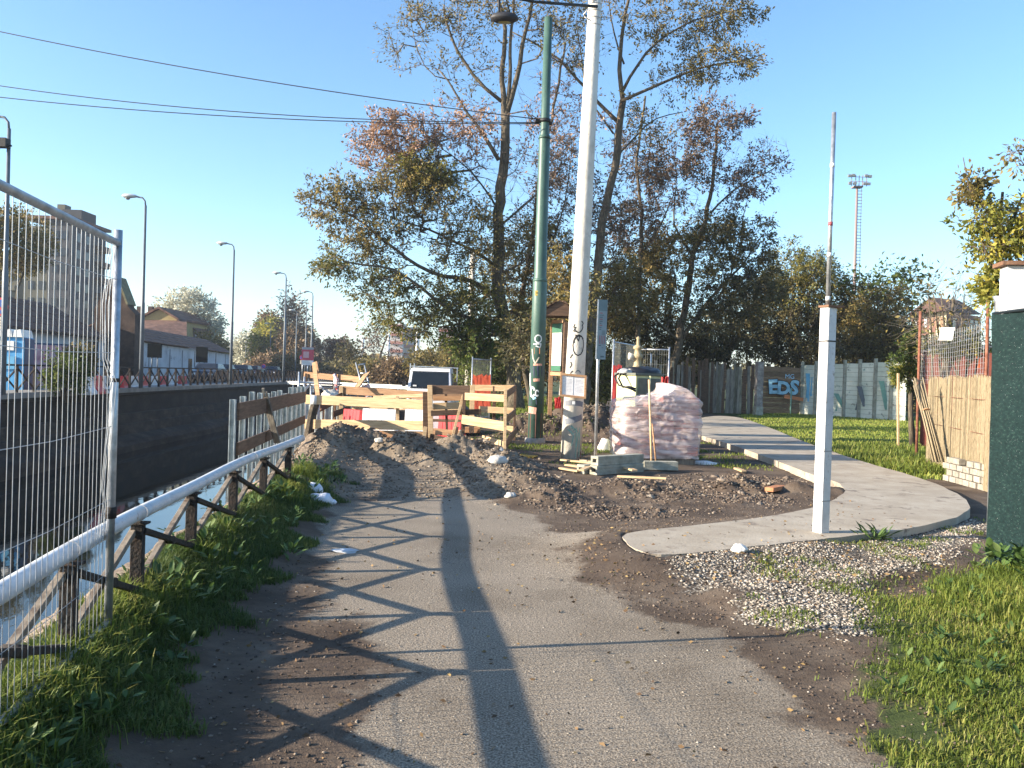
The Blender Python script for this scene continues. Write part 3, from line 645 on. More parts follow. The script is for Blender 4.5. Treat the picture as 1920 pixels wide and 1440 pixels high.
wht = flat('white spray paint', (.62, .64, .64)); lbl = flat('pale blue spray paint', (.30, .52, .66)); ora = flat('orange spray paint', (.55, .20, .08)); pnk = flat('salmon spray paint', (.55, .27, .20)); bro = flat('brown red primer', (.12, .05, .035)); drk = flat('dark blue spray paint', (.02, .03, .06)); grf = flat('grey spray paint', (.14, .15, .17)); crm = flat('cream poster paper', (.5, .45, .35)); tea = flat('faded green spray paint', (.18, .33, .27))
gr_ = lambda z: .185 - .004 * z
def ell(a, z, ra, rz, n=12, s=0, e=360): return [(a + ra * math.cos(R(s + (e - s) * i / n)), z + rz * math.sin(R(s + (e - s) * i / n))) for i in range(n + 1)]
wrap_stroke(GX, GY, gr_, ell(-2, gpz(636), 26, .09), .028, wht, gpx)
wrap_stroke(GX, GY, gr_, [(-40, gpz(646)), (22, gpz(645)), (14, gpz(652)), (-20, gpz(649))], .028, wht, gpx)
wrap_stroke(GX, GY, gr_, [(-10, gpz(652)), (-8, gpz(664))], .14, ora, gpx); wrap_stroke(GX, GY, gr_, [(-52, gpz(655)), (-40, gpz(672)), (-20, gpz(682)), (10, gpz(670))], .03, crm, gpx)
wrap_stroke(GX, GY, gr_, [(-35, gpz(684)), (35, gpz(684))], .05, pnk, gpx); wrap_stroke(GX, GY, gr_, [(-62, gpz(697)), (70, gpz(695))], .25, drk, gpx)
wrap_stroke(GX, GY, gr_, [(-30, gpz(713)), (20, gpz(712))], .07, pnk, gpx); wrap_stroke(GX, GY, gr_, [(-70, gpz(700)), (-60, gpz(722)), (-50, gpz(728))], .05, wht, gpx)
wrap_stroke(GX, GY, gr_, ell(-35, gpz(735), 18, .11, s=20, e=330), .045, wht, gpx); wrap_stroke(GX, GY, gr_, ell(2, gpz(737), 12, .07, s=20, e=330), .03, wht, gpx)
wrap_stroke(GX, GY, gr_, [(-30, gpz(748)), (-5, gpz(745))], .05, lbl, gpx); wrap_stroke(GX, GY, gr_, [(-88, gpz(755)), (88, gpz(752))], .12, drk, gpx)
wrap_stroke(GX, GY, gr_, [(-80, gpz(768)), (0, gpz(770))], .16, pnk, gpx); wrap_stroke(GX, GY, lambda z: .1845 - .004 * z, [(-89, gpz(800)), (89, gpz(800))], .66, bro, gpx)
# ------------------------------------------------------------------ white concrete pole
wb = D(1070, 860, 16.7); wt = D(1119, -60, 16.75); LX = (wt.x - wb.x) / wt.z; LY = (wt.y - wb.y) / wt.z
whc = mat('whitewashed pole concrete', [(.50, .465, .40), (.62, .58, .51), (.68, .64, .57)], scale=4, rough=.85, bump=.3, bscale=25, spots=((.36, .34, .30), 9, .38), stretch=(1, 1, .6))
wp = empty('white_pole', (wb.x, wb.y, 0), 'tall tapering white concrete lamp pole with scribbled graffiti and a framed notice', 'pole')
wr = lambda z: .205 - .0085 * z
wc = lambda z: (wb.x + LX * z, wb.y + LY * z, z)
build('shaft', MB().tube([wc(-.1), wc(3), wc(6), wc(9.8)], [wr(-.1), wr(3), wr(6), wr(9.8)], 28), whc, wp)
def wz(v): return 1.6 + (707 - v) * 16.7 / 1600
arm0 = D(1110, 12, 16.6); arm1 = D(1000, 3, 15.9); arm2 = D(935, -10, 15.5)
build('arm', MB().tube([arm0 + V3(.1, 0, 0), arm1, arm2], [.03, .026, .024], 10), black, wp)
kk = MB()
for i in range(4): kk.tube([wc(wz(10 + i * 13)), wc(wz(10 + i * 13) + .02)], wr(8.7) + .006, 16)
kk.tube([V3(*wc(wz(8))) + V3(-.1, -.14, 0), V3(*wc(wz(8))) + V3(.25, -.1, .15), V3(*wc(wz(-10))) + V3(.5, .1, .2)], .012, 6)
kk.tube([V3(*wc(wz(20))) + V3(-.13, -.1, 0), V3(*wc(wz(22))) + V3(-.22, -.1, -.1), V3(*wc(wz(36))) + V3(-.2, -.1, 0), V3(*wc(wz(42))) + V3(-.1, -.12, 0)], .012, 6)
build('wire_wrap', kk, flat('pale wire', (.45, .45, .45)), wp)
lampc = D(946, 34, 15.6)
lh = MB(); 
prof = [(0, .10), (.10, .10), (.22, .06), (.27, .0), (.25, -.03), (.17, -.075), (0, -.09)]
n = 20; vs = []
for r_, z in prof:
    for j in range(n): t = 2 * math.pi * j / n; vs.append(lampc + V3(r_ * math.cos(t), r_ * .55 * math.sin(t), z))
lh.add(vs, [(i * n + j, i * n + (j + 1) % n, (i + 1) * n + (j + 1) % n, (i + 1) * n + j) for i in range(len(prof) - 1) for j in range(n)], True)
lh.tube([lampc + V3(-.06, 0, .09), arm2 + V3(.02, 0, -.3), arm2 + V3(0, 0, 0)], .02, 8); lh.tube([lampc + V3(.1, 0, .08), arm2 + V3(.12, 0, -.01)], .012, 8)
hd = build('lamp_head', lh, flat('dark lamp housing', (.03, .03, .035)), wp)
ln = MB(); ln.lathe(lampc + V3(0, 0, -.07), [(0, -.035), (.10, -.02), (.14, .0)], 16, Matrix(((1, 0, 0), (0, .55, 0), (0, 0, 1)))); l_o = build('lens', ln, flat('amber lamp glass', (.30, .26, .12), rough=.2), hd)
# tags
def wl(pts, w_=.022, m=black): return wrap_stroke(wb.x, wb.y, wr, pts, w_, m, wp, lean=(LX, LY))
wl([(-22, wz(608)), (-30, wz(614)), (-14, wz(614)), (-30, wz(621)), (-5, wz(622))]); wl(ell(2, wz(608), 28, .16, s=200, e=345), .02); wl([(18, wz(602)), (30, wz(606)), (22, wz(612))], .02)
wl(ell(6, wz(647), 34, .20), .022); wl(ell(10, wz(640), 30, .10, s=30, e=200), .018); wl([(-20, wz(628)), (12, wz(630)), (4, wz(640)), (-8, wz(632))], .02)
wl([(-26, wz(664)), (-42, wz(672))], .035, black); wl([(-36, wz(678)), (-28, wz(684)), (-40, wz(690))], .03); wl([(-20, wz(695)), (-34, wz(700))], .03); wl(ell(12, wz(699), 14, .05, s=0, e=180), .02, grf)
wl([(-60, wz(756)), (-20, wz(754)), (30, wz(755)), (60, wz(757))], .10, grf); wl([(-12, wz(754)), (4, wz(754))], .06, wht); wl([(-50, wz(790)), (0, wz(786)), (55, wz(780))], .11, grf); wl([(-20, wz(800)), (20, wz(812)), (10, wz(835))], .12, tea); wl([(30, wz(800)), (34, wz(855))], .10, tea); wl([(48, wz(845)), (52, wz(860))], .10, bro)
# framed notice tied on the pole
nf = empty('notice_frame', D(1074, 745, 16.4), 'small framed notice board fixed to the white pole', 'notice board')
nc = D(1074.5, 723.5, 16.42); tx = V3(math.cos(R(-4)), 0, math.sin(R(-4)))  # slight droop
def nfp(a, b, y=0): return nc + tx * a + V3(0, y, b)
fw, fh = .255, .215
build('panel', MB().beam(nfp(-fw, 0, .0), nfp(fw, 0, .0), .02, fh * 2 - .02), flat('notice paper', (.72, .70, .70)), nf)
build('divider', MB().beam(nfp(0, -fh + .04, -.012), nfp(0, fh - .04, -.012), .006, .004, up=(0, 1, 0)), flat('faint grey', (.4, .4, .42)), nf)
for a, b in (((-fw, fh - .01), (fw, fh - .01)), ((-fw, -fh + .01), (fw, -fh + .01))): build('frame_bar', MB().beam(nfp(*a, -.014), nfp(*b, -.014), .03, .045), wood_o, nf, bevel=.002)
for x in (-fw + .02, fw - .02): build('frame_bar', MB().beam(nfp(x, -fh + .035, -.0145), nfp(x, fh - .035, -.0145), .04, .03, up=(0, 1, 0)), wood_o, nf, bevel=.002)
nl = MB()
for i in range(9):
    z = .12 - i * .028
    for s in (-1, 1):
        a = .03 + random.uniform(0, .02); nl.beam(nfp(s * a, z, -.0115), nfp(s * (a + random.uniform(.08, .17)), z, -.0115), .002, .006)
build('lettering', nl, flat('faint print', (.42, .42, .46)), nf)
# ------------------------------------------------------------------ overhead wires
def wire(name, a, b, sag, label, r=.012, n=24, group=None):
    a = Vector(a); b = Vector(b); P = []
    for i in range(n + 1):
        t = i / n; P.append(a.lerp(b, t) - V3(0, 0, 4 * sag * t * (1 - t)))
    return tag(build(name, MB().tube(P, r, 5), black, origin=b), label, 'cable', group)
hub = V3(GX - .17, GY, zc)
wire('overhead_cable', D(-420, -40, 24), D(1012, 224, 20.4), .35, 'highest of the three cables running left from the green pole', r=.013)
wire('overhead_cable', D(-420, 84, 24), D(1014, 230, 20.5), .55, 'middle one of the three cables running left from the green pole', r=.012)
wire('overhead_cable', D(-420, 124, 23), D(1012, 232, 20.3), .42, 'lowest of the three cables running left from the green pole', r=.012)
# ------------------------------------------------------------------ timber information board with shingle roof
ibx = D(1047, 800, 22.5); ib = empty('information_board', (ibx.x, ibx.y, 0), 'timber trail information board with a little pitched roof behind the white pole', 'information board')
IY = 22.5
def ip(u, v, dy=0): return D(u, v, IY + dy)
nrm = V3(.5, -.86, 0)
pa = ip(1036, 690); pb = ip(1052, 690, 1.0)
for p, m_ in ((ip(1035, 640, .6), wood_o), (ip(1061, 640, -.05), wood_b)):  # left post in the sunlit wood, right post's shade in its darker wood
    build('post', MB().beam((p.x, p.y, -.1), (p.x, p.y, 3.05), .11, .11, up=(0, 1, 0)), m_, ib, bevel=.004)
a = ip(1037, 652, .55); b = ip(1058, 652, .0)
fr = MB().beam(a, b, .05, 1.45); build('back_panel', fr, wood_b, ib)
off = V3(-.05, -.028, 0)
build('poster', MB().beam(a.lerp(b, .08) + off, a.lerp(b, .92) + off, .012, 1.25), flat('white poster', (.46, .47, .45)), ib)
build('poster_band', MB().beam(a.lerp(b, .08) + off * 1.25 + V3(0, 0, .52), a.lerp(b, .92) + off * 1.25 + V3(0, 0, .52), .008, .24), flat('green poster print', (.03, .12, .07)), ib)
build('poster_band', MB().beam(a.lerp(b, .08) + off * 1.25 + V3(0, 0, -.55), a.lerp(b, .92) + off * 1.25 + V3(0, 0, -.55), .008, .14), flat('green poster print', (.03, .12, .07)), ib)
for z in (.70, -.70): build('frame_bar', MB().beam(a + off * .8 + V3(0, 0, z), b + off * .8 + V3(0, 0, z), .05, .09), wood_o, ib)
rc = (ip(1047, 600, .4)); rf = MB()
for r_ in range(5):
    for s in (-1, 1):
        x0 = .08 + r_ * .13; z0 = .46 - r_ * .085
        rf.hexa([rc + V3(s * x0, -.55, z0), rc + V3(s * (x0 + .16), -.55, z0 - .11), rc + V3(s * (x0 + .16), .55, z0 - .11), rc + V3(s * x0, .55, z0), rc + V3(s * x0, -.55, z0 + .03), rc + V3(s * (x0 + .16), -.55, z0 - .08), rc + V3(s * (x0 + .16), .55, z0 - .08), rc + V3(s * x0, .55, z0 + .03)])
rf.add([rc + V3(-.6, -.5, .08), rc + V3(.6, -.5, .08), rc + V3(0, -.5, .5), rc + V3(-.6, .5, .08), rc + V3(.6, .5, .08), rc + V3(0, .5, .5)], [(0, 1, 2), (5, 4, 3), (0, 3, 4, 1)])
build('roof', rf, wood_b, ib)
# ------------------------------------------------------------------ timetable blade sign
tb = D(1116, 872, 15.4); ts = empty('blade_sign', (tb.x, tb.y, 0), 'narrow grey timetable blade sign on a thin steel post in front of the white pole', 'sign')
TZ = lambda v: 1.6 + (708.8 - v) * 15.4 / 1600
tp1 = D(1128, 560, 15.4)
build('post', MB().tube([(tb.x, tb.y, -.1), D(1121, 682, 15.4), D(1125, 562, 15.4)], .028, 12), galv, ts)
ct = D(1130.5, 562, 15.32); cb_ = D(1126, 674, 15.32); hw = V3(.082, .03, 0); pn = V3(.03, -.08, 0).normalized()
pm_ = MB(); q = [ct - hw, ct + hw, cb_ + hw, cb_ - hw]; pm_.hexa([p + pn * .0 for p in q[::-1]] + [p + pn * .02 for p in q[::-1]])
build('panel', pm_, flat('blue grey sign', (.20, .26, .29), rough=.35), ts)
pm_ = MB(); pm_.beam(ct - hw * 1.05, cb_ - hw * 1.05, .02, .035, up=(0, 1, 0)); build('edge_strip', pm_, galv, ts)
rd = flat('red print', (.32, .08, .09)); gy = flat('grey print', (.08, .12, .14))
def tl(s0, s1, a0, a1, m_, w_=.006):
    f = lambda s, a: ct.lerp(cb_, s) + hw * a + pn * .023
    mb = MB(); mb.quad(f(s0, a0), f(s1, a0), f(s1, a1), f(s0, a1)); build('print', mb, m_, ts)
tl(.0, .19, -.96, .96, flat('sign head', (.13, .19, .21)))
for i in range(9): tl(.22 + i * .034, .232 + i * .034, -.7, -.2 + random.uniform(-.1, .5), gy if i % 3 else rd)
for i in range(4): tl(.60, .74, -.6 + i * .38, -.48 + i * .38, rd)
for i in range(4): tl(.52 + i * .02, .527 + i * .02, -.1, .7, gy)
tl(.76, .775, -.7, -.2, gy); tl(.80, .808, 0, .4, gy); tl(.94, .965, -.2, .6, gy)
# ------------------------------------------------------------------ shrink-wrapped pallet of paving blocks
pz = D(1225, 872, 16.6); pal = empty('wrapped_pallet', (pz.x, pz.y, 0), 'shrink-wrapped pallet of reddish paving blocks behind the concrete posts', 'pallet')
th = R(8); ca, sa = math.cos(th), math.sin(th)
def pw(x, y, z): return V3(pz.x + x * ca - y * sa, pz.y + x * sa + y * ca, z)
brick_m = mat('pinkish paving block', [(.30, .09, .07), (.42, .15, .12), (.46, .20, .16)], scale=6, rough=.9, bump=.3, rand=.25)
import bmesh
def block_mesh(sx, sy, sz):
    me = bpy.data.meshes.new('block'); x, y, z = sx / 2, sy / 2, sz / 2; c = .006
    me.from_pydata([(a * x, b * y, d * z) for d in (-1, 1) for a, b in ((-1, -1), (1, -1), (1, 1), (-1, 1))], [], [(3, 2, 1, 0), (4, 5, 6, 7), (0, 1, 5, 4), (1, 2, 6, 5), (2, 3, 7, 6), (3, 0, 4, 7)]); return me
bme = block_mesh(.225, .225, .098); bme.materials.append(brick_m)
LXP, LYP = .70, .5
for k in range(10):
    nx = 6 if k < 8 else 4
    for i in range(6):
        if k >= 8 and i in (0, 1, 2)[:k - 6]: continue
        for j in range(4):
            if j not in (0, 3) and i not in (0, 5) and k < 8: continue
            o = link('block', bme, pal); o.location = pw(-.60 + i * .24 + random.uniform(-.006, .006), -.36 + j * .24, .17 + k * .112 + .055) - pal.location; o.rotation_euler = (0, 0, th + random.uniform(-.03, .03))
for i in range(5): build('slat', MB().box(pw(-.58 + i * .29, 0, .135), (.12, 1.0, .022), rz=th), wood_g, pal)
for j in (-.42, 0, .42): build('runner', MB().box(pw(0, j, .06), (1.34, .1, .11), rz=th), wood_g, pal)
# wrap: a wrinkled skin around the stack
nu, nv = 150, 70; vs = []; fs = []
def wrap_r(t, z):
    # rounded rectangle
    c, s = math.cos(t), math.sin(t); e = 9
    hx = .775 + .03 * math.sin(z * 3); hy = .545
    r_ = 1 / ((abs(c) / hx) ** e + (abs(s) / hy) ** e) ** (1 / e)
    return r_ * c, r_ * s
for j in range(nv + 1):
    f = j / nv
    for i in range(nu):
        t = 2 * math.pi * i / nu
        x, y = wrap_r(t, f)
        topz = 1.22 + .10 * math.sin(x * 4 + .6) * (x > -.2) + .15 * max(0, min(1, (x - .05) * 2.5)) - .30 * max(0, x - .42) - .06 * (x < -.5)
        if f <= .74: z = .12 + (topz - .12) * f / .74; k = 1
        else: z = topz + .10 * math.sin((f - .74) / .26 * math.pi / 2) + .05 * fractal(V3(x * 3, y * 3, f * 4), .8, 2, 3); k = max(0, 1 - ((f - .74) / .26) ** 1.5)
        nz = fractal(V3(x * 1.6 + 3, y * 1.6, z * 7), .7, 2.2, 5); n2 = fractal(V3(x * 5 + z * 4, y * 5, z * 3 + 7), .7, 2.2, 4)
        amp = .022 * nz + .016 * n2 + .007 * math.sin(z * 34 + x * 7 + 3 * n2)
        fl = .06 * max(0, .25 - f) * 4 * abs(math.sin(t * 3)) * 0 + .05 * max(0, f - .62) * (f < .76)
        rr_ = math.hypot(x, y) + .001; kx = x / rr_ * (rr_ + amp - fl) * k; ky = y / rr_ * (rr_ + amp - fl) * k
        vs.append(pw(kx, ky, z + .02 * n2))
for j in range(nv):
    for i in range(nu): fs.append((j * nu + i, j * nu + (i + 1) % nu, (j + 1) * nu + (i + 1) % nu, (j + 1) * nu + i))
wrapm = bpy.data.materials.new('milky stretch film'); wrapm.use_nodes = True; N_ = wrapm.node_tree.nodes; L_ = wrapm.node_tree.links; b_ = N_['Principled BSDF']
b_.inputs['Base Color'].default_value = (.78, .66, .63, 1); b_.inputs['Roughness'].default_value = .26; b_.inputs['Specular IOR Level'].default_value = .9; b_.inputs['Coat Weight'].default_value = .4
tc = N_.new('ShaderNodeTexCoord'); nn_ = N_.new('ShaderNodeTexNoise'); nn_.inputs['Scale'].default_value = 2.4; nn_.inputs['Detail'].default_value = 7; nn_.inputs['Distortion'].default_value = .3
mpp = N_.new('ShaderNodeMapping'); mpp.inputs['Scale'].default_value = (.8, .8, 5.5); L_.new(tc.outputs['Object'], mpp.inputs[0]); L_.new(mpp.outputs[0], nn_.inputs['Vector'])
mr_ = N_.new('ShaderNodeMapRange'); mr_.inputs[1].default_value = .35; mr_.inputs[2].default_value = .65; mr_.inputs[3].default_value = .30; mr_.inputs[4].default_value = .80; L_.new(nn_.outputs['Fac'], mr_.inputs[0]); L_.new(mr_.outputs[0], b_.inputs['Alpha'])
bmp = N_.new('ShaderNodeBump'); bmp.inputs['Strength'].default_value = .8; bmp.inputs['Distance'].default_value = .03; nb_ = N_.new('ShaderNodeTexNoise'); nb_.inputs['Scale'].default_value = 8; nb_.inputs['Detail'].default_value = 6; nb_.inputs['Distortion'].default_value = 1.5
L_.new(mpp.outputs[0], nb_.inputs['Vector']); L_.new(nb_.outputs['Fac'], bmp.inputs['Height']); L_.new(bmp.outputs[0], b_.inputs['Normal'])
mb = MB(); mb.add(vs, fs, True); build('plastic_wrap', mb, wrapm, pal)
lump('film_scrap', on(*D(1318, 872, 16.6).xy) , (.28, .16, .06), white_p, 'flat white scrap of film on the ground right of the wrapped pallet', 'litter', seed=11)
lump('rubble_bag', on(*D(1135, 812, 19).xy), (.17, .14, .26), white_p, 'small white bag between the white pole and the wrapped pallet', 'bag', seed=12)
# long handled tools leaning on the pallet
t1 = MB().tube([D(1222, 880, 15.75), D(1217, 712, 15.98)], .020, 8); tag(build('tool_handle', t1, wood_n, origin=D(1222, 880, 15.75)), 'taller pale wooden tool handle leaning on the wrapped pallet', 'tool')
t1 = MB().tube([D(1231, 878, 15.8), D(1223, 794, 15.98)], .015, 8); tag(build('tool_handle', t1, wood_o, origin=D(1231, 878, 15.8)), 'shorter brown rod leaning just right of the tall tool handle', 'tool')
# ------------------------------------------------------------------ utility cabinet / standpipe
cbp = D(1203, 800, 18.8); cab = empty('fountain_cabinet', (cbp.x, cbp.y, 0), 'yellow and grey box with a slab top behind the wrapped pallet', 'cabinet')
ylw = mat('pale yellow render', [(.50, .50, .28), (.62, .62, .38)], scale=6, rough=.85, bump=.2); gcn = mat('dark grey render', [(.10, .11, .09), (.17, .17, .14)], scale=5, rough=.9, bump=.3)  # dark grey for the slab top and the box's right-hand face
def crn(u, y): p = D(u, 720, y); return (p.x, p.y)
c0, c1, c2, c3 = crn(1156, 19.3), crn(1192, 18.4), crn(1240, 18.9), crn(1206, 19.8)
ztop = D(1200, 704, 18.8).z
build('body', MB().poly([c0, c1, c2, c3], 0, ztop - .002), ylw, cab, bevel=.01)
cx_ = sum(c[0] for c in (c0, c1, c2, c3)) / 4; cy_ = sum(c[1] for c in (c0, c1, c2, c3)) / 4
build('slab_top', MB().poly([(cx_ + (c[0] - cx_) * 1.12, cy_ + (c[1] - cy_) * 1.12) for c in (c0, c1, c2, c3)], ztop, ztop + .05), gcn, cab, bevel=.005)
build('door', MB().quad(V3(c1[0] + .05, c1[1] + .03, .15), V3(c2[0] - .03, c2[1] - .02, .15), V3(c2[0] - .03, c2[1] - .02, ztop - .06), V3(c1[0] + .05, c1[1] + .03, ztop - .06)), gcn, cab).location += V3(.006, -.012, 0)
tm = MB().beam(D(1219, 705, 18.45), D(1217, 735, 18.35), .03, .03, up=(0, 1, 0)); build('strut', tm, ylw, cab)
lump('tarpaulin', V3(cx_, cy_, ztop + .07), (.52, .38, .13), flat('black tarpaulin', (.012, .013, .018), rough=.35), 'crumpled black tarpaulin with pale folds on the box slab', 'tarpaulin', seed=3)
lump('grey_cloth', V3(cx_ - .36, cy_ - .25, ztop + .06), (.17, .14, .08), flat('grey cloth', (.35, .35, .35)), 'grey rag hanging over the left corner of the slab', 'cloth', seed=4)
stp = empty('standpipe', V3(cx_ - .05, cy_, ztop + .12), 'beige cast standpipe with a round white valve above the black tarpaulin', 'standpipe')
be = mat('beige cast iron', [(.26, .20, .11), (.42, .34, .21)], scale=12, rough=.7, bump=.4)
sx, sy = cx_ - .05, cy_
build('column', MB().lathe((sx, sy, ztop + .10), [(0, 0), (.12, 0), (.12, .08), (.085, .12), (.08, .28), (.11, .30), (.11, .36), (.08, .38), (.07, .48), (.11, .5), (.10, .55), (.04, .58), (.035, .70), (.05, .74), (0, .78)], 14), be, stp)
build('valve', MB().tube([(sx - .08, sy, ztop + .42), (sx - .2, sy - .02, ztop + .42), (sx - .22, sy - .02, ztop + .42)], [.05, .09, .04], 12), flat('pale cap', (.55, .52, .45)), stp)
build('side_pipe', MB().tube([(sx + .30, sy, ztop + .08), (sx + .29, sy, ztop + .5)], .015, 8), galv, stp)
for k, (u1, v1, label) in enumerate(((1152, 712, 'outer black hose looping from the slab to the left'), (1160, 716, 'inner black hose looping down beside the yellow face'))):
    hs = MB().tube([D(1165, 695 + 4 * k, 18.9), D(u1, v1 - 6, 18.6), D(u1 + 8, v1 + 10, 18.4), D(1180, 728 - 3 * k, 18.3), D(1192, 733 - 4 * k, 18.3)], .02, 8)
    tag(build('hose', hs, black, origin=D(1180, 728, 18.3)), label, 'hose')
# mesh panels behind it
dnet = mat('fine dark mesh wire', [(.12, .13, .12), (.2, .21, .2)], scale=20, rough=.6, metal=.3)
gH = 'mesh fence panels round the works'
def far_panel(u0, v0, y0, u1, v1, y1, zb, label, dense=.06):
    a = D(u0, v0, y0); b = D(u1, v1, y1); return heras('mesh_fence_panel', a, b, zb, (a.z + b.z) / 2, label, gH, nh=8, step=dense, wire=.0035, mesh_mat=dnet)
far_panel(1151, 636, 20.2, 1197, 651, 22.3, .25, 'mesh panel rising at the left behind the yellow box')
far_panel(1198, 653, 22.3, 1255, 655, 21.9, .25, 'mesh panel behind the standpipe with its post right of the box')
far_panel(886, 677, 26.5, 921, 669, 27.5, .2, 'mesh panel with orange netting left of the big trunk')
def netting(u0, v0, u1, v1, y0, y1, label, cat='netting', m=None):
    nu_, nv_ = 8, 7; mb = MB(); vs = []
    for j in range(nv_ + 1):
        for i in range(nu_ + 1):
            p = D(u0 + (u1 - u0) * i / nu_, v0 + (v1 - v0) * j / nv_ + (random.uniform(0, 6) if j == 0 else 0), y0 + (y1 - y0) * i / nu_); p.y += .05 * math.sin(i * 2.3 + j); vs.append(p)
    mb.add(vs, [(j * (nu_ + 1) + i, j * (nu_ + 1) + i + 1, (j + 1) * (nu_ + 1) + i + 1, (j + 1) * (nu_ + 1) + i) for j in range(nv_) for i in range(nu_)])
    return tag(build('safety_netting', mb, m or mat('orange safety net', [(.55, .09, .04), (.72, .14, .07)], scale=14, rough=.7, trans=.3), origin=D((u0 + u1) / 2, v1, y0)), label, cat)
redn = mat('red safety net', [(.48, .05, .05), (.62, .09, .08)], scale=14, rough=.7, trans=.3)
netting(887, 700, 920, 770, 26.3, 27.3, 'orange safety net hung on the mesh panel left of the big trunk')
netting(1149, 682, 1166, 800, 20.0, 20.8, 'red safety net on the left edge of the mesh panel by the yellow box', m=redn)
netting(1238, 705, 1254, 780, 21.7, 21.7, 'red safety net on the right post behind the yellow box', m=redn)
netting(1040, 742, 1052, 766, 22.0, 22.3, 'small red net rag under the information board', m=redn)
# ------------------------------------------------------------------ concrete fence posts and timber offcuts on the ground
gK = 'hollow concrete posts lying by the blade sign'
cpost = mat('cast concrete post', [(.22, .21, .165), (.31, .30, .24), (.38, .37, .31)], scale=6, rough=.9, bump=.3, bscale=30)
def hollow(u, v, y, L_, rz, label, zoff=0):
    a = D(u, v, y); o_ = empty('concrete_post', (a.x, a.y, zoff), label, 'concrete post', gK)
    d = V3(math.cos(rz), math.sin(rz), 0); n2 = V3(-d.y, d.x, 0); w_, h_ = .17, .15
    z0 = zoff + h_ / 2; mb = MB(); c = V3(a.x, a.y, z0)
    t_ = .045
    for sx_, ww, oz in ((0, None, (h_ - t_) / 2), (0, None, -(h_ - t_) / 2)): mb.beam(c + V3(0, 0, oz), c + d * L_ + V3(0, 0, oz), w_, t_)
    for s in (-1, 1): mb.beam(c + n2 * s * (w_ - t_) / 2, c + d * L_ + n2 * s * (w_ - t_) / 2, t_, h_ - 2 * t_ - .001)
    build('beam', mb, cpost, o_, bevel=.004)
    build('bore_shade', MB().beam(c + d * .05, c + d * .06, w_ - 2 * t_, h_ - 2 * t_), black, o_)  # black plate in the hollow end, standing for the shade inside
    return o_
e0 = hz(*D(1080, 890, 14.4).xy)
hollow(1088, 893, 14.1, 1.2, R(44), 'hollow concrete post on the left of the bottom pair', max(e0, 0))
hollow(1112, 894, 14.0, 1.15, R(40), 'hollow concrete post on the right of the bottom pair', max(e0, 0))
hollow(1114, 876, 14.05, 1.15, R(41), 'hollow concrete post lying on top of the two others', max(e0, 0) + .152)
hollow(1205, 880, 15.0, .62, R(8), 'short dirty concrete post below the wrapped pallet', 0.02)
gW = 'timber offcuts round the foot of the white pole'
offc = [(1052, 862, 1110, 868, .04, 'pale timber offcut pointing left at the foot of the white pole'), (1062, 872, 1125, 880, .05, 'pale timber offcut just left of the stacked concrete posts'), (1090, 862, 1160, 876, .03, 'timber offcut behind the stacked concrete posts'), (1130, 862, 1190, 882, .08, 'longer timber offcut running right behind the concrete posts'), (1050, 880, 1085, 884, .02, 'thin timber offcut lowest in the pile by the white pole'), (1120, 868, 1090, 882, .1, 'short timber offcut crossing the others'), (1158, 893, 1250, 900, .02, 'yellowish timber offcut half buried in front of the concrete posts'), (1380, 880, 1395, 884, .03, 'small block of wood on the dirt by the kerb')]
for u0, v0, u1, v1, z, lb_ in offc:
    a = G(u0, v0, z + .03); b = G(u1, v1, z + .03); a.z = max(a.z, hz(a.x, a.y) + .02 + z); b.z = max(b.z, hz(b.x, b.y) + .02 + z)
    tag(build('timber_offcut', MB().beam(a, b, random.uniform(.08, .13), .03), wood_n, origin=a, bevel=.003), lb_, 'timber', gW)
bx = MB().beam(G(1442, 918, .1), G(1472, 912, .1), .13, .06); tag(build('loose_brick', bx, mat('orange brick', [(.36, .14, .06), (.48, .21, .10)], scale=12, bump=.3), origin=G(1455, 918, .07), bevel=.005), 'single orange brick lying in the dirt left of the white square post', 'brick')
yb_ = MB().beam(G(958, 853, .03), G(1004, 856, .03), .3, .02); tag(build('yellow_board', yb_, mat('ochre board', [(.34, .22, .04), (.45, .30, .06)], scale=5), origin=G(980, 855, 0)), 'flat ochre board on the ground before the green pole', 'board')
# pale stones on the dirt pile
gS = 'pale boulders on the dirt ridge'
for u, v, s, lb_ in ((934, 846, .13, 'pale boulder near the right end of the dirt ridge top'), (932, 872, .16, 'pale boulder half way down the right of the dirt ridge'), (957, 938, .07, 'small pale stone at the tip of the plank shadow'), (712, 825, .09, 'pale cube of stone on the ridge below the lower plank')):
    p = D(u, v, 15.0 if v < 860 else 13.6 if v < 900 else 10.9); 
    if v > 900: p = G(u, v, .03)
    p.z = hz(p.x, p.y) + s * .25
    lump('pale_boulder', p, (s, s * .8, s * .7), mat('pale stone', [(.42, .39, .35), (.55, .52, .47)], scale=7, bump=.4), lb_, 'stone', gS, seed=u)
pg = G(602, 940, .05); lump('plastic_bag', on(pg.x, pg.y), (.16, .12, .10), flat('white film bag', (.62, .64, .70), rough=.35), 'crumpled white plastic bag lying left on the path edge', 'bag', seed=20)
pg = G(590, 930, .05); lump('plastic_bag', on(pg.x, pg.y), (.10, .09, .12), flat('white film bag', (.62, .64, .70), rough=.35), 'smaller white plastic bag tucked behind the other near the grass', 'bag', seed=21)
pg = G(647, 1034, 0); lump('flattened_bottle', on(pg.x, pg.y, .005), (.12, .08, .02), flat('clear plastic', (.45, .47, .5), rough=.15), 'flattened clear plastic wrapper on the asphalt', 'litter', seed=22)
pg = G(1386, 1047, .05); lump('plaster_lump', on(pg.x, pg.y, .02), (.07, .06, .045), white_p, 'white lump of plaster on the gravel left of the white post', 'rubble', seed=23)
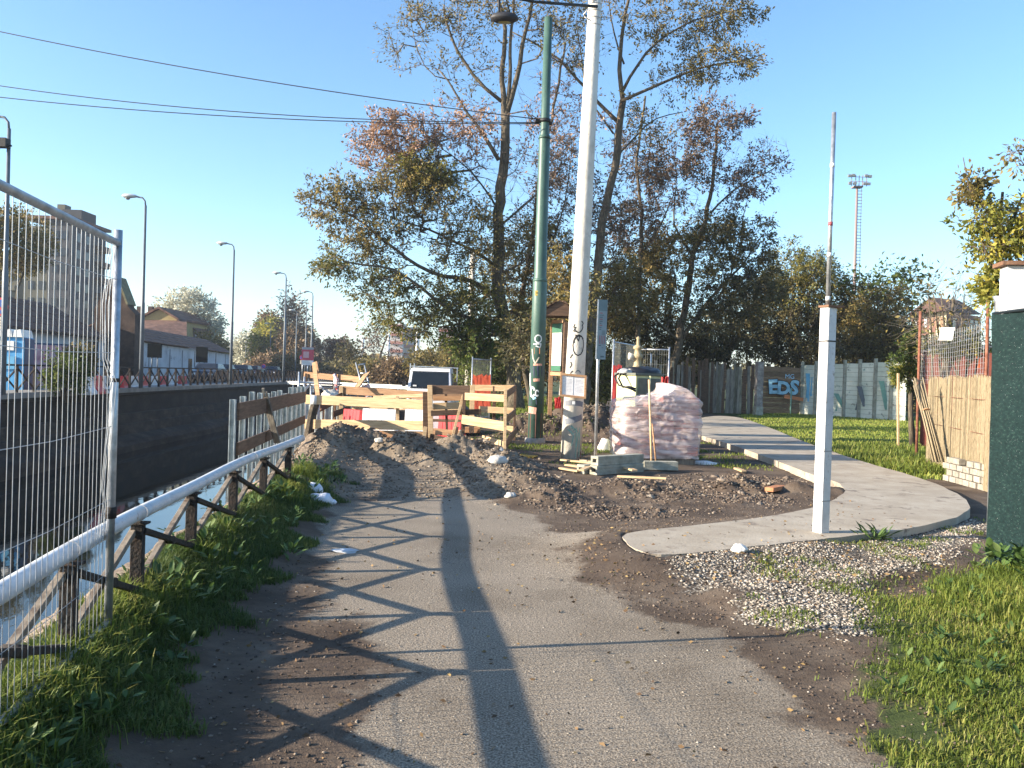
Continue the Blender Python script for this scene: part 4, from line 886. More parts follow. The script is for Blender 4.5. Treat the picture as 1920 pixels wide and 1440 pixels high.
# ------------------------------------------------------------------ white square post with steel tube
wq = G(1538, 1020, 0); sp_ = empty('white_square_post', (wq.x, wq.y, 0), 'white square concrete post with a tall steel tube on top beside the gravel', 'post')
wsq = mat('white square post paint', [(.52, .51, .51), (.62, .61, .60), (.68, .67, .66)], scale=5, rough=.75, bump=.15, spots=(((.34, .29, .23), 5, .37), ((.42, .39, .35), 19, .40)))
zt_ = D(1552, 577, wq.y).z
mb = MB(); mb.box((wq.x, wq.y, zt_ / 2 - .1), (.118, .118, zt_ + .2), rz=R(27)); build('shaft', mb, wsq, sp_, bevel=.008)
build('rust_stain', MB().box((wq.x, wq.y, .06), (.121, .121, .10), rz=R(27)), mat('rusty foot', [(.42, .26, .14), (.6, .5, .42)], scale=12), sp_, bevel=.008)
build('cap', MB().box((wq.x + .03, wq.y, zt_ + .012), (.20, .15, .02), rz=R(20), ), mat('rusty cap plate', [(.12, .06, .035), (.22, .12, .07)], scale=9, bump=.4), sp_)
for z_, h_ in ((D(1552, 640, wq.y).z, .014), (D(1545, 845, wq.y).z, .006), (D(1542, 938, wq.y).z, .006)): build('strap', MB().box((wq.x, wq.y, z_), (.123, .123, h_), rz=R(27)), black if h_ > .01 else grf, sp_)
tt = D(1564, 211, wq.y); tube = MB().tube([(wq.x - .01, wq.y, zt_), (tt.x, tt.y, tt.z)], .022, 12); build('steel_tube', tube, galv, sp_)
for v in (310, 420, 300 + 178, 560): 
    z_ = D(1560, v, wq.y).z; f = (z_ - zt_) / (tt.z - zt_); x_ = wq.x - .01 + (tt.x - wq.x + .01) * f
    build('tape_band', MB().tube([(x_, wq.y, z_ - .02), (x_ + .001, wq.y, z_ + .02)], .0235, 12), white_p if v != 420 else rd, sp_)
# second pillar behind the net
p = D(1903, 500, 8.7); s2 = empty('white_pillar', (p.x, p.y, 0), 'white square pillar with brown cap behind the dark green net', 'pillar')
build('shaft', MB().box((p.x, p.y, p.z / 2), (.21, .21, p.z), rz=R(-12)), wsq, s2, bevel=.008); build('cap', MB().box((p.x, p.y, p.z + .02), (.32, .32, .04), rz=R(-12)), mat('rusty cap plate', [(.12, .06, .035)]), s2)
p = D(1874, 566, 9.2); tag(build('vent_pipe', MB().tube([(p.x, p.y, 0), p, p + V3(0, 0, .06)], [.045, .045, .07], 12), galv, origin=(p.x, p.y, 0)), 'short grey vent pipe rising behind the green net top', 'pipe')
# ------------------------------------------------------------------ dark green windbreak net
nm = bpy.data.materials.new('dark green woven net'); nm.use_nodes = True; N_ = nm.node_tree.nodes; L_ = nm.node_tree.links; b_ = N_['Principled BSDF']
tc = N_.new('ShaderNodeTexCoord'); w1 = N_.new('ShaderNodeTexNoise'); w1.inputs['Scale'].default_value = 26; w1.inputs['Detail'].default_value = 6
mp_ = N_.new('ShaderNodeMapping'); mp_.inputs['Scale'].default_value = (1, 1.0, 2.2); L_.new(tc.outputs['Object'], mp_.inputs[0]); L_.new(mp_.outputs[0], w1.inputs['Vector'])
rp_ = N_.new('ShaderNodeValToRGB'); e = rp_.color_ramp.elements; e[0].position = .3; e[0].color = (.006, .017, .017, 1); e[1].position = .60; e[1].color = (.013, .034, .032, 1); e.new(.74).color = (.045, .085, .07, 1)
L_.new(w1.outputs['Fac'], rp_.inputs[0]); L_.new(rp_.outputs[0], b_.inputs['Base Color']); b_.inputs['Roughness'].default_value = .6; b_.inputs['Specular IOR Level'].default_value = .3
tb_ = N_.new('ShaderNodeBsdfTranslucent'); L_.new(rp_.outputs[0], tb_.inputs[0]); ms_ = N_.new('ShaderNodeMixShader'); ms_.inputs[0].default_value = .3
L_.new(b_.outputs[0], ms_.inputs[1]); L_.new(tb_.outputs[0], ms_.inputs[2])
vo = N_.new('ShaderNodeTexNoise'); vo.inputs['Scale'].default_value = 60; vo.inputs['Detail'].default_value = 2; L_.new(mp_.outputs[0], vo.inputs['Vector'])
gt = N_.new('ShaderNodeMath'); gt.operation = 'GREATER_THAN'; gt.inputs[1].default_value = .73; L_.new(vo.outputs['Fac'], gt.inputs[0])
trn = N_.new('ShaderNodeBsdfTransparent'); m2_ = N_.new('ShaderNodeMixShader'); L_.new(gt.outputs[0], m2_.inputs[0]); L_.new(ms_.outputs[0], m2_.inputs[1]); L_.new(trn.outputs[0], m2_.inputs[2]); L_.new(m2_.outputs[0], N_['Material Output'].inputs[0])
n0 = G(1845, 1050, .05); n1 = V3(D(1862, 588, n0.y).x, n0.y, D(1862, 588, n0.y).z)
nt_ = empty('green_net_screen', (n0.x, n0.y, 0), 'dark green woven windbreak net stretched along the right edge', 'net screen')
nv_, nu_ = 26, 40; vs = []
for j in range(nv_ + 1):
    z = -.05 + (n1.z + .05) * j / nv_
    for i in range(nu_ + 1):
        f = i / nu_; y = n0.y - 5.6 * f; x = n0.x + .05 * f + .02 * math.sin(y * 4.2 + z * 1.1) + .015 * fractal(V3(y, z, 0), .8, 2, 3)
        vs.append((x, y, z + (.015 * math.sin(y * 8) if j == nv_ else 0)))
mb = MB(); mb.add(vs, [(j * (nu_ + 1) + i, j * (nu_ + 1) + i + 1, (j + 1) * (nu_ + 1) + i + 1, (j + 1) * (nu_ + 1) + i) for j in range(nv_) for i in range(nu_)], True); build('net', mb, nm, nt_)
hm = MB().tube([(n0.x, n0.y, n1.z), (n0.x + .05, n0.y - 5.6, n1.z)], .014, 6); build('top_hem', hm, flat('dark hem', (.012, .02, .025)), nt_)
for f in (0, .5, 1): build('post', MB().tube([(n0.x + .05, n0.y - 5.6 * f, -.1), (n0.x + .05, n0.y - 5.6 * f, n1.z)], .02, 8), flat('dark post', (.03, .03, .03)), nt_)
# ------------------------------------------------------------------ reed screen, rusty wire fence, shed
rp = mat('rusty fence iron', [(.10, .035, .02), (.20, .075, .045), (.27, .12, .08)], scale=14, rough=.9, bump=.4)
wfn = empty('wire_grid_fence', D(1850, 700, 13.5), 'rusty posts with a thin wire grid above the reed screen', 'fence')
F0, F1 = D(1724, 700, 19.0), D(1853, 700, 14.2)
for (u, y, vt) in ((1724, 19.0, 584), (1852, 14.2, 515)):
    a = D(u, 700, y); t = D(u + 2, vt, y); build('post', MB().tube([(a.x, a.y, -.1), (t.x, a.y, t.z)], .033 if y > 15 else .028, 8), rp, wfn)
wg = MB()
for i in range(34):
    s = i / 33; p = F0.lerp(F1, s); wg.tube([(p.x, p.y, 1.7), (p.x, p.y, 2.75)], .003, 3, caps=False)
for j in range(11):
    z = 1.8 + j * .09; wg.tube([(F0.x, F0.y, z), ((F0.x + F1.x) / 2, (F0.y + F1.y) / 2, z - .03), (F1.x, F1.y, z)], .003, 3, caps=False)
build('wire_grid', wg, galv_wire, wfn, kind='stuff')
sg = MB(); sc_ = D(1773, 626, 16.6); sg.quad(sc_ + V3(-.12, .02, -.125), sc_ + V3(.10, -.06, -.125), sc_ + V3(.15, -.06, .125), sc_ + V3(-.08, .02, .125))
sg.quad(sc_ + V3(-.12, .03, -.125), sc_ + V3(-.08, .03, .125), sc_ + V3(.15, -.05, .125), sc_ + V3(.10, -.05, -.125))
tag(build('white_sheet_sign', sg, flat('blank white sheet', (.80, .80, .80)), origin=sc_), 'blank white sheet tied to the wire grid fence', 'sign')
ra_, rb_ = D(1737, 860, 17.6), D(1858, 900, 13.2)
za, zb_ = D(1745, 686, 17.6).z, D(1850, 686, 13.4).z
rs = empty('reed_screen', (rb_.x, rb_.y, 0), 'pale woven reed screen leaning beside the green net', 'screen')
mb = MB(); nr = 300; nrm_ = (rb_ - ra_).cross(V3(0, 0, 1)).normalized()
for i in range(nr):
    s = i / nr + random.uniform(-.001, .001); p = ra_.lerp(rb_, s); top = 1.83 + (za - 1.83) * 0 + random.uniform(-.04, .02) - .08 * max(0, .12 - s) * 8 + .02 * math.sin(s * 18)
    o_ = nrm_ * (random.uniform(-.012, .012) + .03 * math.sin(s * 21)); w_ = random.uniform(.010, .02)
    k = random.uniform(-.03, .03); d_ = (rb_ - ra_).normalized()
    a = V3(p.x, p.y, .02) + o_; b = V3(p.x, p.y, top) + o_ * .8 + d_ * k
    mb.beam(a, b, w_, .008, up=(-nrm_.x, -nrm_.y, 0))
reed = mat('dry reed', [(.21, .16, .095), (.30, .24, .15), (.40, .33, .22)], scale=30, detail=6, rough=.85, bump=.4, stretch=(3, 3, .4), space='World', spots=((.12, .09, .05), 22, .41))
build('reeds', mb, reed, rs, kind='stuff')
for z_ in (.35, .9, 1.45): build('binding_wire', MB().tube([ra_.lerp(rb_, s) .xy.to_3d() + V3(0, 0, z_) - nrm_ * -.02 for s in (0, .5, 1)], .004, 4), rp, rs)
rb2 = empty('reed_roll', D(1772, 868, 15.6), 'rolled bundle of split canes leaning left of the reed screen', 'reed roll')
a0, b0 = D(1760, 866, 15.6), D(1722, 716, 16.6); mb = MB()
for i in range(26):
    t = i * 2.4; q = .012 * math.sqrt(i); o1 = V3(q * 1.6 * math.cos(t), q * math.sin(t), 0)
    mb.tube([a0 + o1 * 1.2, a0.lerp(b0, .5) + o1, b0 + o1 * 1.1 + V3(0, 0, random.uniform(-.1, .1))], random.uniform(.008, .014), 5)
build('canes', mb, reed, rb2, kind='stuff'); build('tie', MB().tube([a0.lerp(b0, .62), a0.lerp(b0, .63)], .08, 10), wood_o, rb2)
# bricks stacked under the reed screen
gq = 'cream bricks stacked below the reed screen'
st = empty('brick_stack', D(1810, 890, 14.0), 'low dry stack of cream hollow bricks in front of the reed screen', 'brick stack')
bm_ = block_mesh(.222, .11, .092); bm_.materials.append(mat('cream brick', [(.20, .18, .145), (.28, .25, .205), (.36, .33, .28)], scale=9, rough=.9, bump=.3, rand=.12))
q0 = G(1782, 903, 0); q1 = G(1852, 922, 0); dq = (q1 - q0); az = math.atan2(dq.y, dq.x); Lq = dq.length
st.location = q0
for k in range(4):
    for i in range(int(Lq / .25) + 1):
        s = (i + (.5 if k % 2 else 0)) * .25 / Lq
        if s > 1.1 or (k == 3 and i in (2,)): continue
        p = q0 + dq * s; o = link('brick', bm_, st); o.location = V3(p.x + random.uniform(-.01, .01), p.y + .06, .055 + k * .108) - q0; o.rotation_euler = (0, 0, az + random.uniform(-.06, .06))
# corrugated red shed behind
sh = empty('red_shed', D(1790, 700, 21), 'low red corrugated shed behind the reed screen', 'shed')
sa_, sb_ = D(1728, 700, 23), D(1900, 700, 20); mb = MB(); n = 60; d_ = sb_ - sa_; nn_ = d_.cross(V3(0, 0, 1)).normalized(); vs = []
for z in (0, D(1790, 657, 21.5).z):
    for i in range(n + 1): vs.append((sa_ + d_ * (i / n)).xy.to_3d() + nn_ * (.025 * (1 if i % 2 else -1)) + V3(0, 0, z))
mb.add(vs, [(i, i + 1, n + 2 + i, n + 1 + i) for i in range(n)]); build('wall', mb, mat('rust red sheet', [(.09, .022, .015), (.15, .038, .024)], scale=3, rough=.7), sh)
zz = D(1790, 657, 21.5).z; mb = MB(); mb.hexa([sa_.xy.to_3d() + V3(0, 0, zz) + nn_ * .15, sb_.xy.to_3d() + V3(0, 0, zz) + nn_ * .15, sb_.xy.to_3d() + V3(.25, 1.0, zz + .12), sa_.xy.to_3d() + V3(.25, 1.0, zz + .12)] + [q + V3(0, 0, .05) for q in (sa_.xy.to_3d() + V3(0, 0, zz) + nn_ * .15, sb_.xy.to_3d() + V3(0, 0, zz) + nn_ * .15, sb_.xy.to_3d() + V3(.25, 1.0, zz + .12), sa_.xy.to_3d() + V3(.25, 1.0, zz + .12))]); build('roof', mb, flat('grey fibre sheet', (.10, .10, .11)), sh)
build('downpipe', MB().beam(D(1832, 658, 20.8), D(1835, 690, 20.8), .05, .05, up=(0, 1, 0)), flat('orange pipe', (.7, .16, .05)), sh)
# stake and little tree trunk
stk = MB().beam(G(1684, 842, 0), D(1684, 700, G(1684, 842, 0).y), .045, .045); tag(build('tree_stake', stk, wood_n, origin=G(1684, 842, 0)), 'square wooden stake beside the leafy sapling', 'stake')
# ------------------------------------------------------------------ boundary fences at the back of the lawn
def gy_(v, u=1450): return G(u, v, 0).y
cf = empty('corrugated_fence', G(1505, 776, 0), 'pale corrugated concrete fence with blue graffiti at the back of the lawn', 'fence')
c_a, c_b = G(1502, 777, 0), G(1700, 790, 0); Ht = D(1502, 684, c_a.y).z; Ht2 = D(1690, 676, c_b.y).z
pfc = mat('pale graffiti concrete', [(.42, .46, .38), (.60, .62, .52), (.72, .72, .62)], scale=.9, detail=8, rough=.9, bump=.3, space='World', spots=(((.07, .20, .17), 1.1, .37), ((.10, .11, .10), 2.3, .39)))
npan = 7
for k in range(npan):
    s0, s1 = k / npan, (k + 1) / npan; A = c_a.lerp(c_b, s0); B = c_a.lerp(c_b, s1 - .012); H = Ht + (Ht2 - Ht) * s0
    rows = 12
    for r_ in range(rows):
        z0 = H * r_ / rows; zz1 = H * (r_ + 1) / rows - .012
        build('slat', MB().beam((A.x, A.y, (z0 + zz1) / 2), (B.x, B.y, (z0 + zz1) / 2 + random.uniform(-.004, .004)), .05 + .02 * (r_ % 2), zz1 - z0), pfc, cf)
    build('post', MB().box((A.x - .03, A.y - .06, H * .53), (.14, .14, H * 1.06)), cpost, cf)
gsp = flat('blue graffiti paint', (.16, .42, .60), rough=.6)
P0 = c_a.lerp(c_b, .05) + V3(0, -.12, 0)
def strokes(mb, pts, w_):
    for a, b in zip(pts[:-1], pts[1:]): mb.beam(a, b, .012, w_)
for k, (s, h0, h1, dx, m_) in enumerate(((.055, .9, 2.3, .15, gsp), (.075, .7, 2.2, -.1, gsp), (.10, 1.0, 2.0, .1, gsp), (.36, .3, 1.4, .3, tea), (.42, .5, 1.2, -.4, tea), (.55, .4, 1.8, .3, grf), (.62, .6, 1.6, -.3, grf), (.72, .3, 1.5, .4, tea), (.82, .5, 1.9, -.3, tea), (.3, .5, .7, .9, wht))):
    q = c_a.lerp(c_b, s) + V3(0, -.06, 0); mb = MB(); mb.hexa([q + V3(-.09, 0, h0), q + V3(.09, 0, h0), q + V3(.09, .01, h0), q + V3(-.09, .01, h0), q + V3(dx - .13, 0, h1), q + V3(dx + .13, 0, h1), q + V3(dx + .13, .01, h1), q + V3(dx - .13, .01, h1)]); build('graffiti', mb, m_, cf)
# brown board section with lettering
wood_fr = mat('wood fence brown', [(.13, .075, .04), (.24, .14, .08), (.34, .22, .13)], scale=3, detail=8, rough=.85, bump=.3, stretch=(1, 1, 12), rand=.3)
wbf = empty('board_fence', G(1430, 774, 0), 'brown horizontal board fence section with pale blue lettering', 'fence')
ba, bb = G(1428, 775, 0), G(1498, 776, 0); Hb = D(1460, 688, ba.y).z
for r_ in range(9):
    z = Hb * (r_ + .5) / 9; H1 = Hb / 9 - .015
    build('board', MB().beam((ba.x, ba.y, z + .03), (bb.x, bb.y, z - .0 * r_), .035 + .012 * (r_ % 2), H1), wood_fr, wbf)
mid = (ba + bb) / 2
for k, (ch, sz_, tl_) in enumerate((('E', 1.0, -5), ('D', .92, 3), ('S', 1.02, 7))):
    for ex, dy, m_ in ((.075, -.062, black), (.042, -.072, mat('worn pale blue spray paint', [(.12, .26, .34), (.26, .48, .60), (.40, .60, .68)], scale=2.5, detail=8, rough=.7))):
        put_text(ch, sz_, (mid.x - .62 + k * .56, ba.y + dy, Hb * .55 + (.03, -.02, .02)[k]), 0, m_, wbf, offset=ex).rotation_euler = (R(90), R(tl_), 0)
put_text('MG', .34, (mid.x + .25, ba.y - .07, Hb * .80), 0, lbl, wbf)
build('graffiti', MB().beam((mid.x, ba.y - .06, .95), (bb.x - .15, ba.y - .06, .80), .01, .18), ora, wbf)
build('post', MB().tube([(mid.x + .35, ba.y - .08, 0), (mid.x + .35, ba.y - .08, 1.4)], .04, 6), tea, wbf)
gpst = empty('grey_fence_post', G(1421, 779, 0), 'stout weathered grey post left of the brown board fence', 'post')
q = G(1421, 779, 0); build('post', MB().box((q.x, q.y, D(1421, 678, q.y).z / 2), (.32, .28, D(1421, 678, q.y).z), rz=.2), mat('flaking grey post', [(.14, .12, .11), (.25, .22, .20), (.36, .34, .31)], scale=5, detail=8, bump=.5, rough=.95), gpst)
build('base', MB().box((q.x, q.y, .22), (.38, .34, .44), rz=.2), cpost, gpst)
pf = empty('palisade_fence', G(1340, 772, 0), 'dark irregular upright plank palisade under the trees', 'fence')
fa, fb = G(1225, 772, 0), G(1412, 776, 0)
wood_v = mat('wood pale upright', [(.10, .085, .06), (.20, .175, .125), (.34, .31, .23)], scale=5, detail=8, rough=.9, bump=.4, stretch=(4, 4, .5), rand=.35)
n = 44
for i in range(n):
    if random.random() < .2: continue
    s = (i + random.uniform(-.15, .15)) / n; p = fa.lerp(fb, s); H = 2.5 + random.uniform(-.35, .3); w_ = random.uniform(.09, .17)
    build('upright', MB().beam((p.x, p.y + random.uniform(-.05, .05), 0), (p.x + random.uniform(-.06, .06), p.y, H), w_, .05, up=(0, 1, 0)), random.choice([wood_v, wood_g, wood_b, wood_b, wood_b]), pf)
for z in (.7, 1.9): build('rail', MB().beam((fa.x, fa.y + .1, z), (fb.x, fb.y + .1, z), .06, .1), wood_b, pf)
# ------------------------------------------------------------------ tree engine
def frusta(P0, P1, R0, R1, k):
    n = len(P0); d = P1 - P0; l = np.linalg.norm(d, axis=1, keepdims=True) + 1e-9; d = d / l
    ref = np.where(np.abs(d[:, 2:3]) < .9, np.array([[0, 0, 1.]]), np.array([[1., 0, 0]]))
    x = np.cross(d, ref); x /= np.linalg.norm(x, axis=1, keepdims=True) + 1e-9; y = np.cross(d, x)
    t = 2 * np.pi * np.arange(k) / k
    ring = np.cos(t)[None, :, None] * x[:, None, :] + np.sin(t)[None, :, None] * y[:, None, :]
    V = np.concatenate([P0[:, None, :] + ring * R0[:, None, None], P1[:, None, :] + ring * R1[:, None, None]], 1).reshape(-1, 3)
    b = np.arange(n)[:, None] * 2 * k; j = np.arange(k)[None, :]; j2 = (j + 1) % k
    F = np.stack([b + j, b + j2, b + k + j2, b + k + j], 2).reshape(-1, 4)
    return V, F
def leaves_np(C, D0, size, droop=.35, asp=.42, fold=.15, var=None, seed=0, jitter=.5):
    """kite leaves centred at C pointing roughly along D0"""
    r = np.random.default_rng(seed + 5); n = len(C)
    d = D0 + r.normal(0, jitter, (n, 3)); d[:, 2] -= droop; d /= np.linalg.norm(d, axis=1, keepdims=True) + 1e-9
    q = r.normal(0, 1, (n, 3)); s = np.cross(d, q); s /= np.linalg.norm(s, axis=1, keepdims=True) + 1e-9; nn = np.cross(d, s)
    sz = size * r.uniform(.6, 1.35, (n, 1))
    V = np.stack([C, C + d * sz * .5 + s * sz * asp * .5 + nn * sz * fold, C + d * sz, C + d * sz * .5 - s * sz * asp * .5 + nn * sz * fold], 1).reshape(-1, 3)
    F = np.arange(4 * n).reshape(n, 4)
    v = r.uniform(0, 1, n) if var is None else np.clip(var + r.normal(0, .13, n), 0, 1)
    return V, F, np.repeat(v, 4)
bark = mat('ridged brown bark', [(.04, .032, .023), (.095, .076, .053), (.17, .138, .10)], scale=7, detail=9, rough=.95, bump=1, bscale=11, stretch=(3, 3, .5), space='World')
twigm = mat('twig bark', [(.07, .054, .042), (.15, .12, .095)], scale=4, rough=.95, space='World')
twigp = mat('pale twig bark', [(.12, .10, .08), (.22, .19, .16)], scale=4, rough=.95, space='World')
def leafmat(name, cols, trans=.35): return mat(name, cols, attr='tone', rough=.62, trans=trans, spec=.35)
LF = dict(
    green=leafmat('mixed green leaves', [(.042, .050, .015), (.10, .105, .026), (.20, .185, .045), (.36, .27, .07)]),
    autumn=leafmat('olive and brown leaves', [(.06, .055, .02), (.135, .118, .036), (.24, .185, .055), (.38, .26, .10)]),
    rust=leafmat('pinkish dry seed clusters', [(.14, .08, .05), (.28, .16, .10), (.42, .26, .17), (.52, .36, .24)], .25),
    dark=leafmat('deep green leaves', [(.03, .032, .014), (.07, .068, .026), (.13, .11, .042), (.20, .155, .065)], .25),
    lit=leafmat('bright green leaves', [(.03, .05, .012), (.065, .10, .02), (.12, .16, .035), (.22, .22, .05)], .4),
    yellow=leafmat('yellow green leaves', [(.09, .11, .02), (.19, .21, .04), (.34, .32, .06), (.50, .40, .07)], .45),
    pale=leafmat('silver pale leaves', [(.34, .34, .24), (.50, .49, .38), (.64, .62, .50)], .3),
    brown=leafmat('dry brown leaves', [(.08, .052, .03), (.16, .105, .055), (.25, .165, .085), (.34, .24, .12)], .2),
    purple=leafmat('sparse purple brown leaves', [(.055, .042, .035), (.12, .08, .062), (.19, .125, .085), (.24, .19, .10)], .25))
RS = 1.0
def tree(name, label, base, limbs, blobs, leaf='green', leaf_size=.10, lpt=9, rtip=.006, twig=.5, twigs=3, seed=0, group=None, cat='tree', trunk_r=None,
         bark_m=None, twig_m=None, density=1.0, droop=.35, leaf2=None, up=.15, k_trunk=10, kinds=None, gather=.5, asp=.42, exp=.47, bare=0.0):
    """limbs: list of (points, r0, r1) in world space, the first is the trunk. blobs: (centre, radii, count, leaf key or None)"""
    r = np.random.default_rng(seed); base = Vector(base)
    root = empty(name, base, label, cat, group)
    P = []; par = []; W = []
    tb = MB()
    for li, (pts, r0, r1) in enumerate(limbs):
        pts = [Vector(p) for p in pts]; dens = []
        for a, b in zip(pts[:-1], pts[1:]):
            n = max(1, int((b - a).length / .55))
            for i in range(n): dens.append(a.lerp(b, i / n))
        dens.append(pts[-1]); m_ = len(dens)
        # smooth + wobble
        q = [Vector(p) for p in dens]
        for i in range(1, m_ - 1): q[i] = dens[i] * .5 + (dens[i - 1] + dens[i + 1]) * .25 + Vector(r.normal(0, .012 + r0 * .12, 3))
        rad = [r0 + (r1 - r0) * (i / max(1, m_ - 1)) ** .85 for i in range(m_)]
        if li == 0: rad[0] = r0 * 1.35
        if li < 1 or r0 > .035: tb.tube(q, rad, k_trunk if li == 0 else 7)
        else: tb.tube(q, rad, 5)
        start = len(P); prev = -1
        if P:
            A = np.array(P); prev = int(np.argmin(((A - np.array(q[0])) ** 2).sum(1)))
        for i, p in enumerate(q):
            P.append(tuple(p)); par.append(prev if i == 0 else len(P) - 2); W.append(1 if li == 0 and i < m_ * .35 else 0)
    nl = len(P)
    # attractors
    tips = []
    for bi, (c, rr_, cnt, kind) in enumerate(blobs):
        cnt = max(3, int(cnt * density)); c = np.array(c); rr_ = np.array(rr_)
        q = r.normal(0, 1, (cnt, 3)); q /= np.linalg.norm(q, axis=1, keepdims=True); q *= r.uniform(0, 1, (cnt, 1)) ** .42
        for p in c + q * rr_: tips.append((p, kind))
    A = np.array([t[0] for t in tips]) if tips else np.zeros((0, 3))
    L = np.array(P[:nl]); dmin = np.sqrt(((A[:, None, :] - L[None]) ** 2).sum(2)).min(1) if len(A) else []
    order = np.argsort(dmin)
    cap = nl + len(A) * 30 + 10; PP = np.zeros((cap, 3)); PP[:nl] = L; W = np.array(W + [0] * (cap - nl)); npts = nl; par = par + [0] * (cap - nl)
    ok_pen = W * 3.0; tipidx = []
    for ai in order:
        a = A[ai]; dd = PP[:npts] - a; dist = np.sqrt((dd ** 2).sum(1)) + np.maximum(0, dd[:, 2] - .1) * .7 + ok_pen[:npts]
        j = int(np.argmin(dist)); s = PP[j]; seg = a - s; l = np.linalg.norm(seg); n = max(1, min(26, int(l / .5)))
        prev = j; bow = r.normal(0, .09, 3) * l; bow[2] += up * l * -.5
        for i in range(1, n + 1):
            t = i / n; p = s + seg * t + bow * 4 * t * (1 - t) * .5 + (r.normal(0, .04, 3) if i < n else 0)
            PP[npts] = p; par[npts] = prev; prev = npts; npts += 1
        tipidx.append((prev, tips[ai][1]))
    cntw = np.zeros(npts)
    for i, _ in tipidx: cntw[i] += 1
    for i in range(npts - 1, nl - 1, -1):
        cntw[par[i]] += cntw[i] if par[i] >= nl else 0
    rad = np.maximum(rtip, rtip * np.maximum(cntw, 1) ** exp * 1.0); rad = np.minimum(rad, .09)
    idx = np.arange(nl, npts); p0 = PP[np.array([par[i] for i in idx], int)] if len(idx) else np.zeros((0, 3)); p1 = PP[idx]; r1 = rad[idx]; r0 = np.array([rad[par[i]] if par[i] >= nl else rad[i] for i in idx])
    build('trunk', tb, bark_m or bark, root)
    Vs = []; Fs = []; off = 0
    if len(idx):
        big = r0 > .02
        for sel, k in ((big, 5), (~big, 3)):
            if sel.any():
                V, F = frusta(p0[sel], p1[sel], r0[sel], r1[sel], k); Vs.append(V); Fs.append(F + off); off += len(V)
    # twigs
    LC = {}; 
    T0 = []; T1 = []; TK = []; TV = []
    # nodes carrying twigs: tips and the last few nodes before them
    cen = PP[:nl][int(nl * .5)]
    for ti, kind in tipidx:
        node = ti; tone = r.uniform(.15, .85)
        for back in range(2):
            if node < nl: break
            n_t = twigs if back == 0 else max(1, twigs - 1)
            pn = PP[node]; dirn = pn - PP[par[node]]; dirn = dirn / (np.linalg.norm(dirn) + 1e-9)
            for _ in range(n_t):
                d = dirn * .8 + r.normal(0, .6, 3) + np.array([0, 0, .15]); d /= np.linalg.norm(d)
                T0.append(pn); T1.append(pn + d * twig * r.uniform(.5, 1.2)); TK.append(kind); TV.append(tone)
            node = par[node]
    if T0:
        T0 = np.array(T0); T1 = np.array(T1); TV = np.array(TV); M = (T0 + T1) / 2 + r.normal(0, .05 * twig, T0.shape)
        rt = np.full(len(T0), rtip * .75); re_ = np.full(len(T0), rtip * .35)
        for a, b, ra_, rb_ in ((T0, M, rt, rt * .8), (M, T1, rt * .8, re_)):
            V, F = frusta(a, b, ra_, rb_, 3); Vs.append(V); Fs.append(F + off); off += len(V)
        npmesh('branch', np.concatenate(Vs), np.concatenate(Fs), twig_m or twigm, root, kind=None)
        TKa = np.array([str(k) for k in TK])
        for kind in sorted(set(TKa)):
            if kind == 'None': continue
            sel = TKa == kind; a = T0[sel]; b = T1[sel]; tv = TV[sel]; n = len(a)
            kk, size_mul, num = kind, 1.0, lpt
            if ':' in kind: kk, mlt = kind.split(':'); num = max(1, int(lpt * float(mlt)))
            t = r.uniform(.15, 1.0, (n, num, 1)) ** .8
            C = a[:, None, :] + (b - a)[:, None, :] * t + r.normal(0, leaf_size * gather, (n, num, 3))
            Dd = np.repeat(((b - a) / (np.linalg.norm(b - a, axis=1, keepdims=True) + 1e-9))[:, None, :], num, 1)
            V, F, tone = leaves_np(C.reshape(-1, 3), Dd.reshape(-1, 3), leaf_size, droop=droop, var=np.repeat(tv, num), seed=seed, asp=asp)
            npmesh('crown', V, F, LF[kk], root, attrs=dict(tone=tone))
    return root
def Dp(lst, y): return [D(u, v, y + (dy[0] if dy else 0)) for u, v, *dy in lst]
def blob(u, v, y, ru, rv, ry, cnt, kind=None): c = D(u, v, y); s = y / 1600; return (tuple(c), (ru * s, ry, rv * s), cnt, kind)
